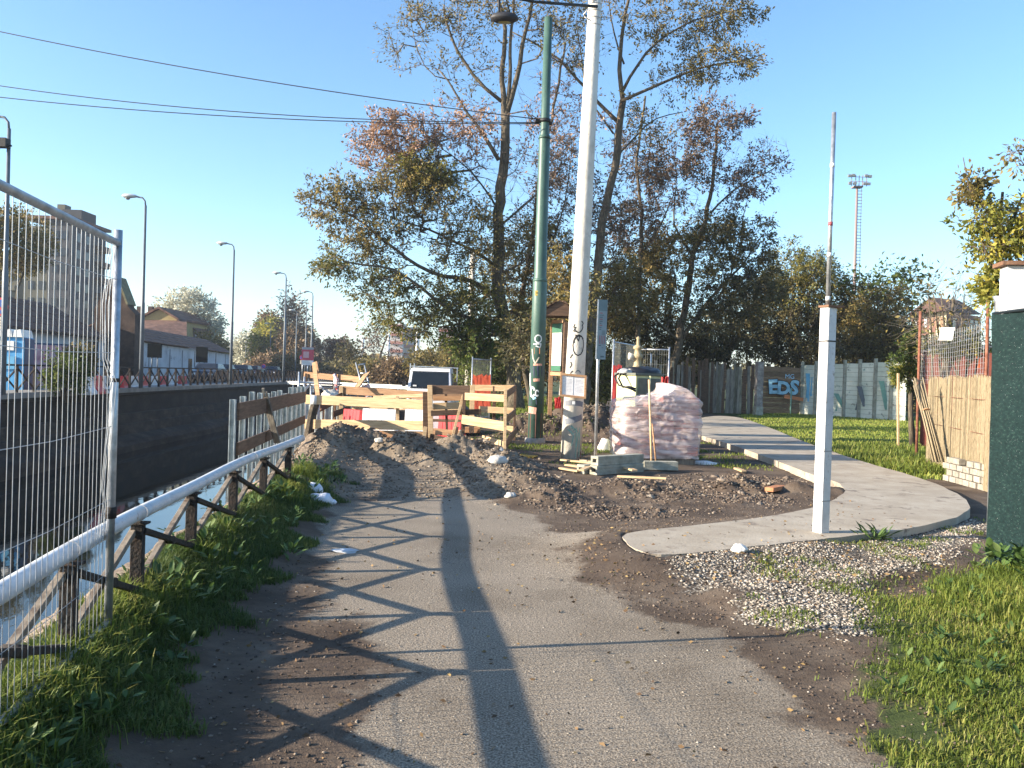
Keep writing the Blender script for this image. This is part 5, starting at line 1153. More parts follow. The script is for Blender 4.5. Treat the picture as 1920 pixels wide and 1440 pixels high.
# ---- big twin-stemmed robinia left of the poles
Y = 38.3
bA = D(968, 745, Y); bA.z = 0
tree('robinia_tree', 'tall ridged tree left of the green pole whose limbs reach far to the left', bA, [
    ([bA] + Dp([(968, 745), (955, 650), (940, 560), (934, 480), (934, 400), (942, 330), (946, 260), (948, 215)], Y), .36, .20),
    (Dp([(946, 260), (945, 200), (940, 130), (948, 60), (935, 0), (925, -70)], Y), .15, .06),
    (Dp([(948, 220), (962, 180), (975, 120), (985, 60), (1000, 0), (1010, -60)], Y), .14, .05),
    (Dp([(947, 215), (958, 150), (955, 80), (965, 0), (960, -80)], Y), .10, .04),
    (Dp([(940, 190), (905, 165), (870, 120), (845, 70), (830, 20), (838, -40)], Y), .09, .035),
    (Dp([(935, 300), (912, 260), (880, 215), (855, 185), (845, 150), (822, 130)], Y - .4), .10, .03),
    (Dp([(845, 150), (815, 150), (790, 120), (770, 40, 1)], Y - .4), .03, .012),
    (Dp([(932, 390), (900, 340), (860, 300), (830, 280, -1)], Y), .05, .02),
    (Dp([(930, 500), (890, 470), (850, 450), (800, 430, -1), (740, 410, -1.5)], Y), .09, .03),
    (Dp([(935, 560), (880, 520), (830, 520, -1), (780, 500, -1.5), (720, 450, -2), (660, 400, -2), (600, 380, -2)], Y), .12, .03),
    (Dp([(940, 620), (890, 600, -.8), (840, 580, -1.5), (790, 540, -2), (740, 500, -2.5), (680, 500, -3), (625, 480, -3)], Y), .11, .03),
    (Dp([(936, 600), (880, 600, 1), (820, 620, 1), (770, 590, 1)], Y), .06, .02),
    (Dp([(942, 420), (990, 380, 1), (1030, 340, 1.5)], Y), .06, .02)],
    [blob(640, 380, Y - 2, 80, 55, 1.3, 60, 'autumn'), blob(620, 490, Y - 3, 40, 30, 1.0, 22, 'green'), blob(690, 440, Y - 2, 90, 60, 1.5, 60, 'autumn'), blob(720, 530, Y - 2, 80, 50, 1.4, 50, 'green:1.2'),
     blob(760, 360, Y - 1, 80, 60, 1.5, 60, 'autumn'), blob(850, 420, Y - 1, 90, 90, 1.6, 80, 'autumn:.8'), blob(800, 330, Y - 1, 70, 40, 1.2, 60, 'green:1.5'), blob(740, 270, Y - .5, 95, 60, 1.4, 90, 'rust'), blob(870, 250, Y, 90, 70, 1.5, 60, 'rust:.8'), blob(1020, 280, Y, 70, 90, 1.3, 40, 'rust:.5'),
     blob(760, 90, Y, 60, 60, 1.0, 24, 'autumn:.35'), blob(830, 30, Y, 90, 50, 1.5, 46, 'autumn:.5'), blob(880, 120, Y, 80, 80, 1.5, 42, 'autumn:.4'), blob(960, 0, Y, 110, 80, 1.8, 70, 'autumn:.5'), blob(1050, 60, Y, 80, 80, 1.4, 44, 'autumn:.5'),
     blob(760, 600, Y - 1, 80, 40, 1.5, 44, 'green'), blob(850, 560, Y - 1, 90, 70, 1.6, 70, 'green'), blob(900, 470, Y - 1, 80, 80, 1.5, 50, 'autumn:.7'), blob(1000, 470, Y + 1, 70, 90, 1.4, 60, 'autumn'), blob(890, 640, Y - 1, 60, 45, 1.0, 60, 'lit:1.4'), blob(900, 380, Y, 90, 110, 1.6, 60, None), blob(960, 540, Y, 90, 90, 1.6, 60, None), blob(900, 600, Y - .5, 100, 60, 1.6, 60, 'green:1.2'), blob(720, 400, Y - 1.5, 120, 80, 1.5, 40, None), blob(1010, 600, Y + 1, 60, 70, 1.3, 70, 'autumn')],
    leaf_size=0.150, lpt=8, twigs=3, seed=11, group='tall robinia trees behind the poles', density=1.35, rtip=.008)
bA2 = D(1000, 745, 40.5); bA2.z = 0
tree('robinia_tree', 'slimmer dark stem standing just right of the thick ridged trunk', bA2, [
    ([bA2] + Dp([(985, 700), (972, 620), (985, 520), (1000, 430), (1010, 330), (1040, 200), (1060, 80)], 40.5), .16, .05),
    (Dp([(985, 520), (1030, 470), (1060, 380), (1070, 300)], 40.5), .06, .02)],
    [blob(1010, 350, 40.5, 100, 130, 1.8, 90, None), blob(1010, 220, 40.5, 80, 90, 1.8, 60, None), blob(1010, 500, 40.5, 80, 90, 1.8, 110, 'autumn:1.3'), blob(1040, 640, 40.5, 60, 60, 1.8, 90, 'green:1.3'), blob(930, 540, 40.5, 60, 80, 1.6, 70, 'autumn:1.1'), blob(1050, 330, 40.5, 50, 70, 1.5, 50, 'purple'), blob(1030, 420, 40.5, 70, 110, 1.5, 60, 'purple'), blob(1060, 560, 29, 70, 90, 1.5, 80, 'autumn:1.2'), blob(1060, 180, 40.5, 60, 90, 1.2, 44, 'rust:.5'), blob(985, 650, 28, 45, 50, 1, 40, 'dark')], leaf_size=0.143, lpt=8, seed=12, group='tall robinia trees behind the poles')
# ---- second tall tree, right of the white pole
Y = 39.8; bB = D(1092, 745, Y); bB.z = 0
tree('robinia_tree', 'tall leaning tree behind the white pole with limbs reaching to the upper right', bB, [
    ([bB] + Dp([(1100, 680), (1112, 600), (1118, 520), (1125, 440), (1140, 370), (1152, 310), (1162, 240), (1168, 190)], Y), .28, .16),
    (Dp([(1168, 190), (1160, 130), (1165, 70), (1178, 0), (1190, -70)], Y), .12, .05),
    (Dp([(1160, 230), (1120, 190), (1085, 150), (1050, 110), (1000, 80), (960, 60)], Y), .10, .03),
    (Dp([(1150, 250), (1100, 180, 1), (1090, 110, 1), (1080, 40, 1)], Y), .05, .02),
    (Dp([(1163, 190), (1200, 175), (1240, 155), (1275, 140), (1330, 120), (1385, 118), (1430, 102)], Y - .5), .085, .02),
    (Dp([(1168, 170), (1195, 120), (1230, 80), (1270, 50), (1330, 30), (1400, 15)], Y), .08, .02),
    (Dp([(1155, 300), (1180, 265, .5), (1230, 220, 1), (1280, 210, 1)], Y), .06, .02),
    (Dp([(1170, 120), (1150, 60), (1140, -20)], Y), .05, .02)],
    [blob(1370, 115, Y - .5, 70, 28, .8, 44, 'autumn:.9'), blob(1290, 140, Y - .4, 70, 35, 1.0, 44, 'autumn:.8'), blob(1240, 60, Y, 80, 55, 1.4, 50, 'autumn:.8'), blob(1350, 20, Y, 80, 40, 1.3, 60, 'autumn:.8'), blob(1180, -20, Y, 90, 60, 1.4, 50, 'autumn:.7'),
     blob(1090, 70, Y, 70, 70, 1.4, 44, 'autumn:.5'), blob(1220, 220, Y, 80, 60, 1.3, 44, 'autumn:.6'), blob(1320, 60, Y, 80, 40, 1.2, 40, 'autumn:.7'), blob(1100, 230, Y, 60, 60, 1.2, 30, 'rust:.4'), blob(1130, 420, Y + 1, 60, 90, 1.6, 70, 'purple:1'), blob(1150, 540, Y + 1, 60, 70, 1.6, 80, 'autumn:1.2'), blob(1180, 330, Y + 1, 80, 110, 1.8, 90, None), blob(1100, 400, Y + 1, 60, 110, 1.5, 60, None)],
    leaf_size=0.156, lpt=8, twigs=3, seed=21, group='tall robinia trees behind the poles')
# ---- slender group behind with purple-brown sparse crown
gM = 'trees of the thicket behind the wrapped pallet'
Y = 43.0; bC = D(1196, 745, Y); bC.z = 0
tree('slender_tree', 'slim straight tree with thin purple brown crown above the mesh panel', bC, [([bC] + Dp([(1196, 700), (1198, 600), (1200, 500), (1205, 400), (1192, 320), (1200, 250), (1210, 180)], Y), .15, .05), (Dp([(1202, 480), (1240, 420), (1270, 350)], Y), .06, .02)],
    [blob(1200, 300, Y, 60, 90, 1.5, 70, 'purple'), blob(1190, 430, Y, 70, 60, 1.5, 70, 'purple:1.2'), blob(1240, 350, Y, 60, 70, 1.5, 60, 'purple'), blob(1170, 560, Y, 80, 70, 1.6, 110, 'autumn:1.5')], leaf_size=0.156, lpt=8, seed=31, group=gM)
Y = 44.5; bD_ = D(1262, 745, Y); bD_.z = 0
tree('slender_tree', 'dark dense tree with bent trunk whose thin top reaches toward the floodlight mast', bD_, [([bD_] + Dp([(1262, 700), (1275, 620), (1292, 540), (1300, 480), (1318, 430), (1332, 370), (1340, 300), (1345, 230)], Y), .26, .06), (Dp([(1275, 640), (1330, 560), (1390, 500), (1430, 440)], Y), .13, .03), (Dp([(1332, 400), (1380, 350), (1430, 330), (1480, 292)], Y), .06, .015), (Dp([(1300, 480), (1260, 420), (1270, 330), (1260, 280)], Y), .07, .02), (Dp([(1272, 640), (1230, 600, -2), (1200, 560, -3)], Y), .07, .02), (Dp([(1345, 560), (1370, 520), (1390, 430), (1400, 380)], Y), .06, .02)],
    [blob(1380, 300, Y, 100, 70, 1.6, 70, None), blob(1290, 400, Y, 90, 90, 1.6, 70, None), blob(1345, 230, Y, 70, 45, 1.4, 60, 'purple:.9'), blob(1300, 300, Y, 70, 60, 1.5, 70, 'purple:.9'), blob(1440, 300, Y, 55, 30, .9, 34, 'purple:.4'), blob(1390, 350, Y, 60, 40, 1.2, 44, 'purple:.9'), blob(1370, 440, Y, 80, 60, 1.8, 95, 'dark:1.3'), blob(1300, 480, Y, 90, 80, 1.8, 100, 'autumn:1.2'), blob(1410, 530, Y, 60, 70, 1.8, 90, 'dark:1.5'), blob(1330, 580, Y, 110, 60, 2, 90, 'dark:1.3'), blob(1230, 500, Y, 80, 80, 1.8, 110, 'autumn:1.5')],
    leaf_size=0.169, lpt=9, seed=41, group=gM, trunk_r=.3)
def bush(label, u, v, y, ru, rv, ry, cnt, kind, seed, group, name='shrub', lsz=.12, lpt=9, stems=3, twig=.5, density=1, r0=.05, cat='shrub', base_v=None, tm=None, rtip=.006, droop=.35):
    c = D(u, v, y); b = V3(c.x, c.y, 0); s = y / 1600; top = c.z + rv * s * .5
    limbs = []; rr = random.Random(seed)
    for k in range(stems):
        a = V3(c.x + rr.uniform(-.4, .4) * ru * s, c.y + rr.uniform(-.3, .3) * ry, 0) if k else b
        limbs.append(([a, V3(a.x + rr.uniform(-.3, .3), a.y, top * .4), V3(c.x + rr.uniform(-.6, .6) * ru * s, c.y + rr.uniform(-.5, .5) * ry, top)], r0, r0 * .3))
    return tree(name, label, b, limbs, [blob(u, v, y, ru, rv, ry, cnt, kind)], leaf_size=lsz, lpt=lpt, seed=seed, group=group, twig=twig, cat=cat, density=density, k_trunk=6, twig_m=tm, rtip=rtip, droop=droop)
gU = 'dense undergrowth behind the works'
for i, (u, v, y, ru, rv, ry, cnt, kd, lb_) in enumerate([
    (905, 690, 42, 50, 50, 1.2, 90, 'lit:1.4', 'bright leafy shrub behind the orange net left of the trunk'),
    (1010, 660, 44, 55, 80, 1.5, 130, 'autumn:1.5', 'olive shrub filling the gap left of the information board'),
    (1085, 620, 45, 60, 100, 1.6, 150, 'autumn:1.6', 'tall olive shrub directly behind the information board'),
    (1110, 710, 41, 50, 50, 1.3, 120, 'green:1.6', 'green shrub low behind the blade sign'),
    (1150, 640, 46, 60, 90, 1.6, 160, 'autumn:1.6', 'brownish shrub behind the left mesh panel of the yellow box'),
    (1215, 640, 47.5, 70, 80, 1.8, 170, 'dark:1.7', 'dark shrub directly behind the standpipe'),
    (1300, 650, 49, 70, 60, 1.8, 170, 'dark:1.7', 'dark shrub over the left of the palisade'),
    (1370, 630, 50, 70, 60, 1.8, 180, 'dark:1.8', 'dark shrub over the right of the palisade'),
    (1430, 590, 51, 70, 80, 2.2, 170, 'dark:1.8', 'dark tall shrub above the brown board fence'),
    (1250, 720, 46, 60, 30, 1.2, 80, 'green:1.5', 'green shrub low at the left foot of the palisade'),
    (950, 700, 46, 60, 50, 1.4, 120, 'dark:1.6', 'dark shrub low behind the thick ridged trunk')]):
    bush(lb_, u, v, y, ru, rv, ry, int(cnt * .72), kd, 100 + i, gU, lsz=.17, twig=.75)
gT = 'sparser trees and shrubs above the pale fence'
for i, (u, v, y, ru, rv, ry, cnt, kd, lb_) in enumerate([
    (1500, 530, 51, 75, 75, 2.2, 200, 'green:1.5', 'green tree above the join of brown board and pale fence'),
    (1490, 640, 50, 70, 60, 2.0, 170, 'dark:1.7', 'dark shrub at the left end of the pale corrugated fence'),
    (1580, 600, 51, 60, 70, 2.0, 170, 'autumn:1.5', 'olive shrub behind the white square post'),
    (1640, 600, 49, 60, 60, 2.0, 150, 'autumn:1.2', 'brownish shrub left of the pale apartment house'),
    (1600, 660, 49, 90, 30, 1.5, 120, 'dark:1.5', 'low dark shrub along the top of the pale fence')]):
    bush(lb_, u, v, y, ru, rv, ry, cnt, kd, 130 + i, gT, lsz=.17, twig=.7, rtip=.009)
bush('tall loose shrub with large leaves rising above the pale fence', 1660, 550, 50, 75, 60, 1.6, 80, 'lit:.8', 140, None, lsz=.30, lpt=5, stems=5, twig=1.0, rtip=.01)
bush('olive tangle of shoots behind the right end of the pale fence', 1660, 640, 49, 65, 50, 1.6, 120, 'autumn:1.0', 141, None, lsz=.2, lpt=8, stems=5, twig=.8, rtip=.01)
bush('almost bare twiggy shrub rising in front of the pale apartment house', 1770, 590, 22, 75, 70, 1.0, 70, 'autumn:.12', 142, None, lsz=.13, lpt=8, stems=6, twig=.8, tm=twigp)
bush('low green shrub behind the wire grid and the reed screen', 1800, 650, 19, 70, 22, .5, 60, 'green', 143, None, lsz=.08, lpt=8, stems=4, twig=.25)
# sapling by the stake
b = G(1712, 838, 0); y = b.y
tree('sapling', 'leafy sapling with a gnarled trunk beside the wooden stake', b, [([b] + [D(1708, 780, y), D(1704, 720, y), D(1702, 680, y)], .075, .05), ([D(1704, 710, y), D(1715, 670, y), D(1722, 640, y)], .03, .012)],
     [blob(1700, 690, y, 34, 45, .35, 46, 'lit:1.2'), blob(1716, 645, y, 22, 26, .3, 26, 'lit:1.2'), blob(1690, 700, y, 25, 20, .3, 18, 'yellow')], leaf_size=.085, lpt=8, twig=.16, twigs=3, seed=150, rtip=.004)
# tree above the net at the upper right
Y = 12.5; b = D(1890, 700, Y); b.z = 0
tree('fruit_tree', 'yellow green fruit tree rising above the dark green net at the right edge', b, [([b] + Dp([(1889, 640), (1882, 560), (1874, 500), (1878, 430), (1880, 360)], Y), .05, .02), (Dp([(1876, 540), (1840, 470), (1825, 400), (1812, 330), (1806, 295)], Y), .02, .006), (Dp([(1866, 520), (1890, 440), (1910, 380), (1935, 330)], Y), .03, .01), (Dp([(1868, 500), (1900, 520, -.5), (1925, 500, -.5)], Y), .02, .008), (Dp([(1935, 330), (1915, 300), (1893, 285)], Y), .01, .005)],
     [blob(1868, 450, Y, 45, 90, .5, 40, 'yellow:.8'), blob(1835, 430, Y, 42, 60, .4, 26, 'yellow:.7'), blob(1820, 350, Y, 18, 45, .25, 16, 'autumn'), blob(1900, 470, Y, 40, 60, .5, 26, 'yellow:.8'), blob(1860, 540, Y, 25, 30, .3, 22, 'yellow:1.2'), blob(1925, 420, Y, 30, 70, .5, 30, 'green'), blob(1905, 300, Y, 14, 20, .2, 6, 'autumn:.7'), blob(1895, 545, Y, 20, 25, .2, 14, 'green')],
     leaf_size=.085, lpt=7, twig=.22, twigs=3, seed=160, rtip=.0035, asp=.5)
# ------------------------------------------------------------------ far bank: railing, lamps, buildings
qr = empty('quay_railing', (float(edge_far(50)), 50, STREET + .1), 'dark rusty railing with crossed bars along the far quay', 'railing')
qz = STREET + .1; yy = [20 + i * 1.25 for i in range(74)]
post_me = MB().beam((0, 0, 0), (0, 0, 1.0), .09, .09, up=(0, 1, 0)); pme = None
for i, y in enumerate(yy):
    x = float(edge_far(y)) - .12
    if pme is None:
        o = build('post', MB().beam((x, y, qz), (x, y, qz + 1.0), .09, .09, up=(0, 1, 0)), rustdark, qr, origin=(x, y, qz)); pme = o
    else:
        o = pme.copy(); col.objects.link(o); o.parent = qr; o.location = V3(x, y, qz) - qr.location
    if i + 1 < len(yy):
        y2 = yy[i + 1]; x2 = float(edge_far(y2)) - .12
        build('brace', MB().beam((x, y, qz + .05), (x2, y2, qz + .85), .04, .05, up=(1, 0, 0)).beam((x + .045, y, qz + .85), (x2 + .045, y2, qz + .05), .04, .05, up=(1, 0, 0)), rustdark, qr)
for z in (.97,): build('top_rail', MB().beam((float(edge_far(20)) - .12, 20, qz + z), (float(edge_far(111)) - .12, 111, qz + z), .10, .06), rustdark, qr)
# lamps
lampm = flat('lamp post paint', (.13, .15, .17), rough=.5); headm = flat('lamp head shell', (.50, .52, .53), rough=.4)
gL = 'street lamps along the far quay'
lamps = [(262, 27.6 , None), (0, 0, None)]
spec = [(5, 27.6, 225, 'nearest street lamp, its head cut by the left picture edge'), (264, 40.2, 371, 'street lamp just right of the mesh panel post'), (432, 54.6, 462, 'second street lamp right of the mesh panel'), (531, 70.5, 515, 'third street lamp right of the mesh panel'), (582, 86.7, 549, 'street lamp standing behind the red and white poster'), (571, 101, 569, 'street lamp just left of the one behind the red poster'), (553, 115, 584, 'street lamp in front of the tall poplars'), (533, 130, 596, 'street lamp close right of the autumn bush'), (505, 151, 609, 'street lamp before the bare brown tree far away'), (482, 168, 617, 'small far street lamp left of the autumn bush'), (459, 185, 623, 'smaller far street lamp by the pale round bush'), (438, 205, 627, 'most distant lamp right of the footbridge')]
first = None
for u, y, vt, lb_ in spec:
    p = D(u, 718, y); z0 = STREET + .1; topz = 9.0
    if first is None:
        first = empty('street_lamp', (p.x, p.y, z0), lb_, 'street lamp', gL); H = 9.0
        build('pole', MB().tube([(p.x, p.y, z0), (p.x, p.y, z0 + 4), (p.x, p.y, z0 + 4.05), (p.x, p.y, z0 + H - .4)], [.10, .09, .075, .055], 10), lampm, first)
        build('arm', MB().tube([(p.x, p.y, z0 + H - .45), (p.x - .03, p.y, z0 + H - .2), (p.x - .15, p.y, z0 + H - .05), (p.x - .45, p.y, z0 + H)], .04, 8), lampm, first)
        hm = MB(); n = 12; prof = [(-.40, .02), (-.50, .09), (-.75, .13), (-1.0, .12), (-1.12, .03)]; vs = []
        for dx, r_ in prof:
            for j in range(n): t = 2 * math.pi * j / n; vs.append((p.x + dx, p.y + r_ * 1.2 * math.cos(t), z0 + H + .02 + r_ * .8 * math.sin(t)))
        hm.add(vs, [(i * n + j, i * n + (j + 1) % n, (i + 1) * n + (j + 1) % n, (i + 1) * n + j) for i in range(len(prof) - 1) for j in range(n)], True)
        hd = build('lamp_head', hm, headm, first); build('lens', MB().lathe((p.x - .85, p.y, z0 + H - .05), [(.12, 0), (.09, -.09), (0, -.12)], 10), flat('lamp glass', (.3, .3, .28), rough=.2), hd)
        o = first
    else:
        o = copy_tree(first); o.location = (p.x, p.y, z0); o['label'] = lb_
# floodlight-like box low on the first lamp
p = D(2, 268, 27.4); bx = MB().box(p, (.45, .3, .28)); bx.box(p + V3(.27, 0, -.08), (.14, .05, .05)); o = build('signal_box', bx, black, origin=p); tag(o, 'dark box clamped to the nearest street lamp at the picture edge', 'box')
# no parking signs
def roundsign(u, v, y, r_, label, zb=STREET + .1, plate=True):
    p = D(u, v, y); o = empty('parking_sign', (p.x, p.y, zb), label, 'road sign')
    build('post', MB().tube([(p.x, p.y + .05, zb), (p.x, p.y + .05, p.z + r_ * .6)], .03, 8), galv, o)
    M = Matrix.Rotation(R(90), 3, 'X'); c = V3(*p)
    build('disc', MB().tube([c + V3(0, .012, 0), c], r_, 28), flat('sign red', (.55, .05, .06)), o)
    build('disc_centre', MB().tube([c + V3(0, -.001, 0), c + V3(0, -.006, 0)], r_ * .78, 28), flat('sign blue', (.03, .10, .40)), o)
    build('slash', MB().beam(c + V3(-r_ * .55, -.010, r_ * .55), c + V3(r_ * .55, -.010, -r_ * .55), .006, r_ * .2, up=(0, 1, 0) if 0 else (1, 0, 1)), flat('sign red', (.55, .05, .06)), o)
    if plate: build('plate', MB().box(c + V3(0, .0, -r_ * 1.75), (r_ * 1.6, .012, r_ * 1.3)), flat('cream plate', (.60, .57, .45)), o)
    for k in range(3): build('print', MB().box(c + V3(0, -.009, -r_ * (1.45 + .3 * k)), (r_ * 1.1, .004, r_ * .07)), ink, o)
roundsign(-2, 575, 30.5, .33, 'round no parking sign with cream plate at the left picture edge')
roundsign(567, 670, 70, .23, 'small round no parking sign left of the red and white poster')
roundsign(494, 687, 95, .25, 'small round sign seen from afar above the quay railing', plate=True)
p = D(577, 668, 68); po = empty('poster_board', (p.x, p.y, STREET + .1), 'upright red and white poster board on the far quay', 'poster board')
build('post', MB().tube([(p.x, p.y + .05, STREET + .1), (p.x, p.y + .05, p.z)], .05, 8), galv, po)
build('board', MB().box(p, (.95, .08, 1.45)), flat('poster pink red', (.62, .10, .13)), po)
build('poster_band', MB().box(p + V3(0, -.045, -.52), (.93, .01, .40)), white_p, po); build('poster_band', MB().box(p + V3(0, -.045, .62), (.93, .01, .18)), flat('poster grey', (.4, .42, .42)), po)
build('print', MB().box(p + V3(-.12, -.052, .12), (.45, .004, .5)), flat('poster pale pink', (.72, .42, .42)), po)
# buildings ------------------------------------------------
wht_w = mat('whitewashed street wall', [(.34, .34, .36), (.46, .46, .48), (.54, .54, .55)], scale=.6, detail=8, rough=.9, space='World', spots=((.2, .19, .2), 1.1, .38))
tile = mat('brown roof tiles', [(.06, .03, .022), (.12, .06, .042), (.19, .10, .07)], scale=1.5, detail=9, rough=.9, bump=.6, bscale=12, space='World')
brk = mat('old brick wall', [(.028, .018, .014), (.055, .034, .026), (.09, .06, .045)], scale=1.6, detail=9, rough=.95, bump=.5, bscale=10, space='World')
dark_g = flat('dark window glass', (.02, .025, .035), rough=.15)
def bx_(y): return -29.2 - .05 * y
def longwall(name, label, y0, y1, h0, h1, roofh, m, depth=9, eave=.5):
    o = empty(name, (bx_(y0), y0, STREET), label, 'building'); z0 = STREET
    A, B = V3(bx_(y0), y0, 0), V3(bx_(y1), y1, 0)
    w_ = MB(); w_.hexa([A + V3(0, 0, z0), B + V3(0, 0, z0), B + V3(-depth, 0, z0), A + V3(-depth, 0, z0), A + V3(0, 0, h0), B + V3(0, 0, h1), B + V3(-depth, 0, h1), A + V3(-depth, 0, h0)]); build('wall', w_, m, o)
    r_ = MB(); rows = 5
    for k in range(rows):
        t0, t1 = k / rows, (k + 1.12) / rows; g = lambda P_, h_, t: P_ + V3(eave - (depth / 2 + eave) * t, 0, h_ + .04 + roofh * t + .03 * (1 - k * 0))
        a, b, c, d_ = g(A, h0, t0), g(B, h1, t0), g(B, h1, min(t1, 1)), g(A, h0, min(t1, 1)); dz = V3(0, 0, .07)
        r_.hexa([a, b, c, d_, a + dz, b + dz, c + dz * .4, d_ + dz * .4])
    a, b = A + V3(-depth / 2, 0, h0 + roofh), B + V3(-depth / 2, 0, h1 + roofh); c, d_ = B + V3(-depth - .3, 0, h1), A + V3(-depth - .3, 0, h0)
    r_.hexa([a, b, c, d_, a + V3(0, 0, .1), b + V3(0, 0, .1), c + V3(0, 0, .1), d_ + V3(0, 0, .1)])
    build('roof', r_, tile, o); return o, A, B
o, A, B = longwall('street_building', 'long low whitewashed building with brown roof behind the mesh panel', 34, 68, 3.75, 3.45, 2.6, wht_w)
for s, ww, hh, zc_ in ((.70, .5, 1.6, 1.5), (.93, 2.2, 2.6, 1.55), (.55, .6, 1.0, 1.9), (.40, .6, 1.0, 1.9), (.25, .6, 1.0, 1.9)):
    c = A.lerp(B, s); build('window', MB().box((c.x + .02, c.y, STREET + zc_), (.05, ww, hh)), dark_g, o)
for z_, r_ in ((3.55, .05),): build('gutter', MB().beam(A + V3(.52, 0, z_ + .2), B + V3(.52, 0, z_ - .1), .12, .12), brk, o)
o, A, B = longwall('street_building', 'long pale blue white building right of the brick gable', 74, 104, 3.55, 3.1, 1.6, wht_w, depth=6)
for s in (.12, .3, .42, .55, .68, .8, .93): 
    c = A.lerp(B, s); build('drain_streak', MB().box((c.x + .02, c.y, 2.0), (.03, .14, 2.2)), dark_g if s in (.55, .8) else grf, o)
c = A.lerp(B, .5); build('door', MB().box((c.x + .03, c.y, STREET + 1.0), (.05, 1.0, 1.9)), dark_g, o)
# brick gable between
gb_ = empty('brick_gable', (bx_(71), 71, STREET), 'old brick gable wall rising right of the mesh panel post', 'building')
x0 = bx_(71) + 1.55; mb = MB(); prof = [(0.5, STREET), (0.5, 5.6), (-.1, 6.2), (-1.0, 8.4), (-1.6, 8.4), (-2.8, 6), (-2.8, STREET)]
vs = [(x0 + a, 69.2, z) for a, z in prof] + [(x0 + a, 70.4, z) for a, z in prof]; n = len(prof)
mb.add(vs, [tuple(range(n)), tuple(range(n, 2 * n))[::-1]] + [((i + 1) % n, i, n + i, n + (i + 1) % n) for i in range(n)]); build('wall', mb, brk, gb_)
build('coping', MB().beam((x0 - .1, 69.8, 6.35), (x0 - 1.0, 69.8, 8.55), 1.5, .16), mat('mossy coping', [(.10, .09, .05), (.2, .18, .1)], scale=3), gb_)
# yellow gabled house and pink gables
yh = empty('yellow_house', D(295, 700, 112), 'ochre gabled house rising behind the brown roofs', 'building')
def gable(o, u0, u1, vb, vt, vr, y, dep, m, rm, over=.4):
    a, b = D(u0, vt, y), D(u1, vt, y); c = D((u0 + u1) / 2, vr, y); x0, x1, xm = a.x, b.x, (a.x + b.x) / 2; z1 = (a.z + b.z) / 2; z2 = c.z
    mb = MB(); P_ = [(x0, STREET), (x1, STREET), (x1, z1), (xm, z2), (x0, z1)]
    vs = [(x, y, z) for x, z in P_] + [(x, y + dep, z) for x, z in P_]; mb.add(vs, [(0, 1, 2, 3, 4), (9, 8, 7, 6, 5)] + [((i + 1) % 5, i, 5 + i, 5 + (i + 1) % 5) for i in range(5)]); build('wall', mb, m, o)
    for s, xe in ((-1, x0), (1, x1)):
        e = V3(xe + s * over, y - over, z1 - over * .4); t = V3(xm, y - over, z2 + .05); mb = MB(); q = [e, t, t + V3(0, dep + 2 * over, 0), e + V3(0, dep + 2 * over, 0)]
        mb.hexa([p_ + V3(0, 0, .02) for p_ in q] + [p_ + V3(0, 0, .3) for p_ in q]); build('roof', mb, rm, o)
    return x0, x1, z1, z2
gable(yh, 266, 331, 700, 598, 580, 112, 12, mat('ochre plaster', [(.26, .19, .08), (.36, .27, .12)], scale=2), tile)
for u in (283, 262): c = D(u, 590, 114); build('chimney', MB().box((c.x, c.y, c.z + .3), (.6, .6, 1.6)), brk, yh)
o = empty('tiled_house', D(300, 700, 104), 'house with broad dark red tiled roof before the ochre gable', 'building')
a, b, c, d_ = D(262, 622, 106), D(350, 634, 106), D(350, 602, 113), D(266, 600, 113)
build('roof', MB().hexa([a, b, c, d_] + [p_ + V3(0, 0, .25) for p_ in (a, b, c, d_)]), tile, o)
mb = MB(); mb.hexa([(a.x, 106.3, STREET), (b.x, 106.3, STREET), (b.x, 113, STREET), (a.x, 113, STREET), (a.x, 106.3, a.z - .05), (b.x, 106.3, b.z - .05), (b.x, 113, b.z), (a.x, 113, a.z)]); build('wall', mb, mat('greyish pink plaster', [(.24, .19, .18), (.34, .28, .27)], scale=1), o)
o = empty('pink_house', D(350, 700, 118), 'pinkish gabled house end right of the tiled roof', 'building')
gable(o, 343, 366, 700, 622, 612, 118, 6, mat('greyish pink plaster', [(.24, .19, .18), (.34, .28, .27)], scale=1), tile, .3)
# tower block
tw = empty('tower_block', D(110, 700, 140), 'tall grey apartment tower seen through the mesh panel', 'building')
tg = mat('tower pale render', [(.085, .083, .062), (.12, .115, .085)], scale=.4, rough=.9); tgd = mat('tower shaded render', [(.035, .038, .045), (.055, .058, .066)], scale=.4, rough=.9)  # darker copy puts the shade on the tower's right part into its colour
yT = 140; P_ = lambda u, v=700: D(u, v, yT); zt2 = D(100, 412, yT).z
xa, xb, xc = P_(36).x, P_(84).x, P_(126).x; xd_ = xc
build('wall', MB().box(((xa + xb) / 2, yT + 6.6, (zt2 - 1) / 2), (xb - xa, 12, zt2 - 1)), tg, tw)
build('wall', MB().box(((xb + xc) / 2, yT + 6, zt2 / 2), (xc - xb - .01, 12, zt2)), tgd, tw)
build('roof', MB().box(((xa + xc) / 2 + .2, yT + 6, zt2 + .3), (xc - xa + .9, 13.4, .5)), tile, tw)
build('stair_tower', MB().box((P_(112).x, yT + 5, zt2 + 1.3), (3.2, 5, 1.8)), tgd, tw); build('chimney', MB().box((P_(82).x, yT + 5, zt2 + 1.8), (1.3, 2, 3.0)), tg, tw)
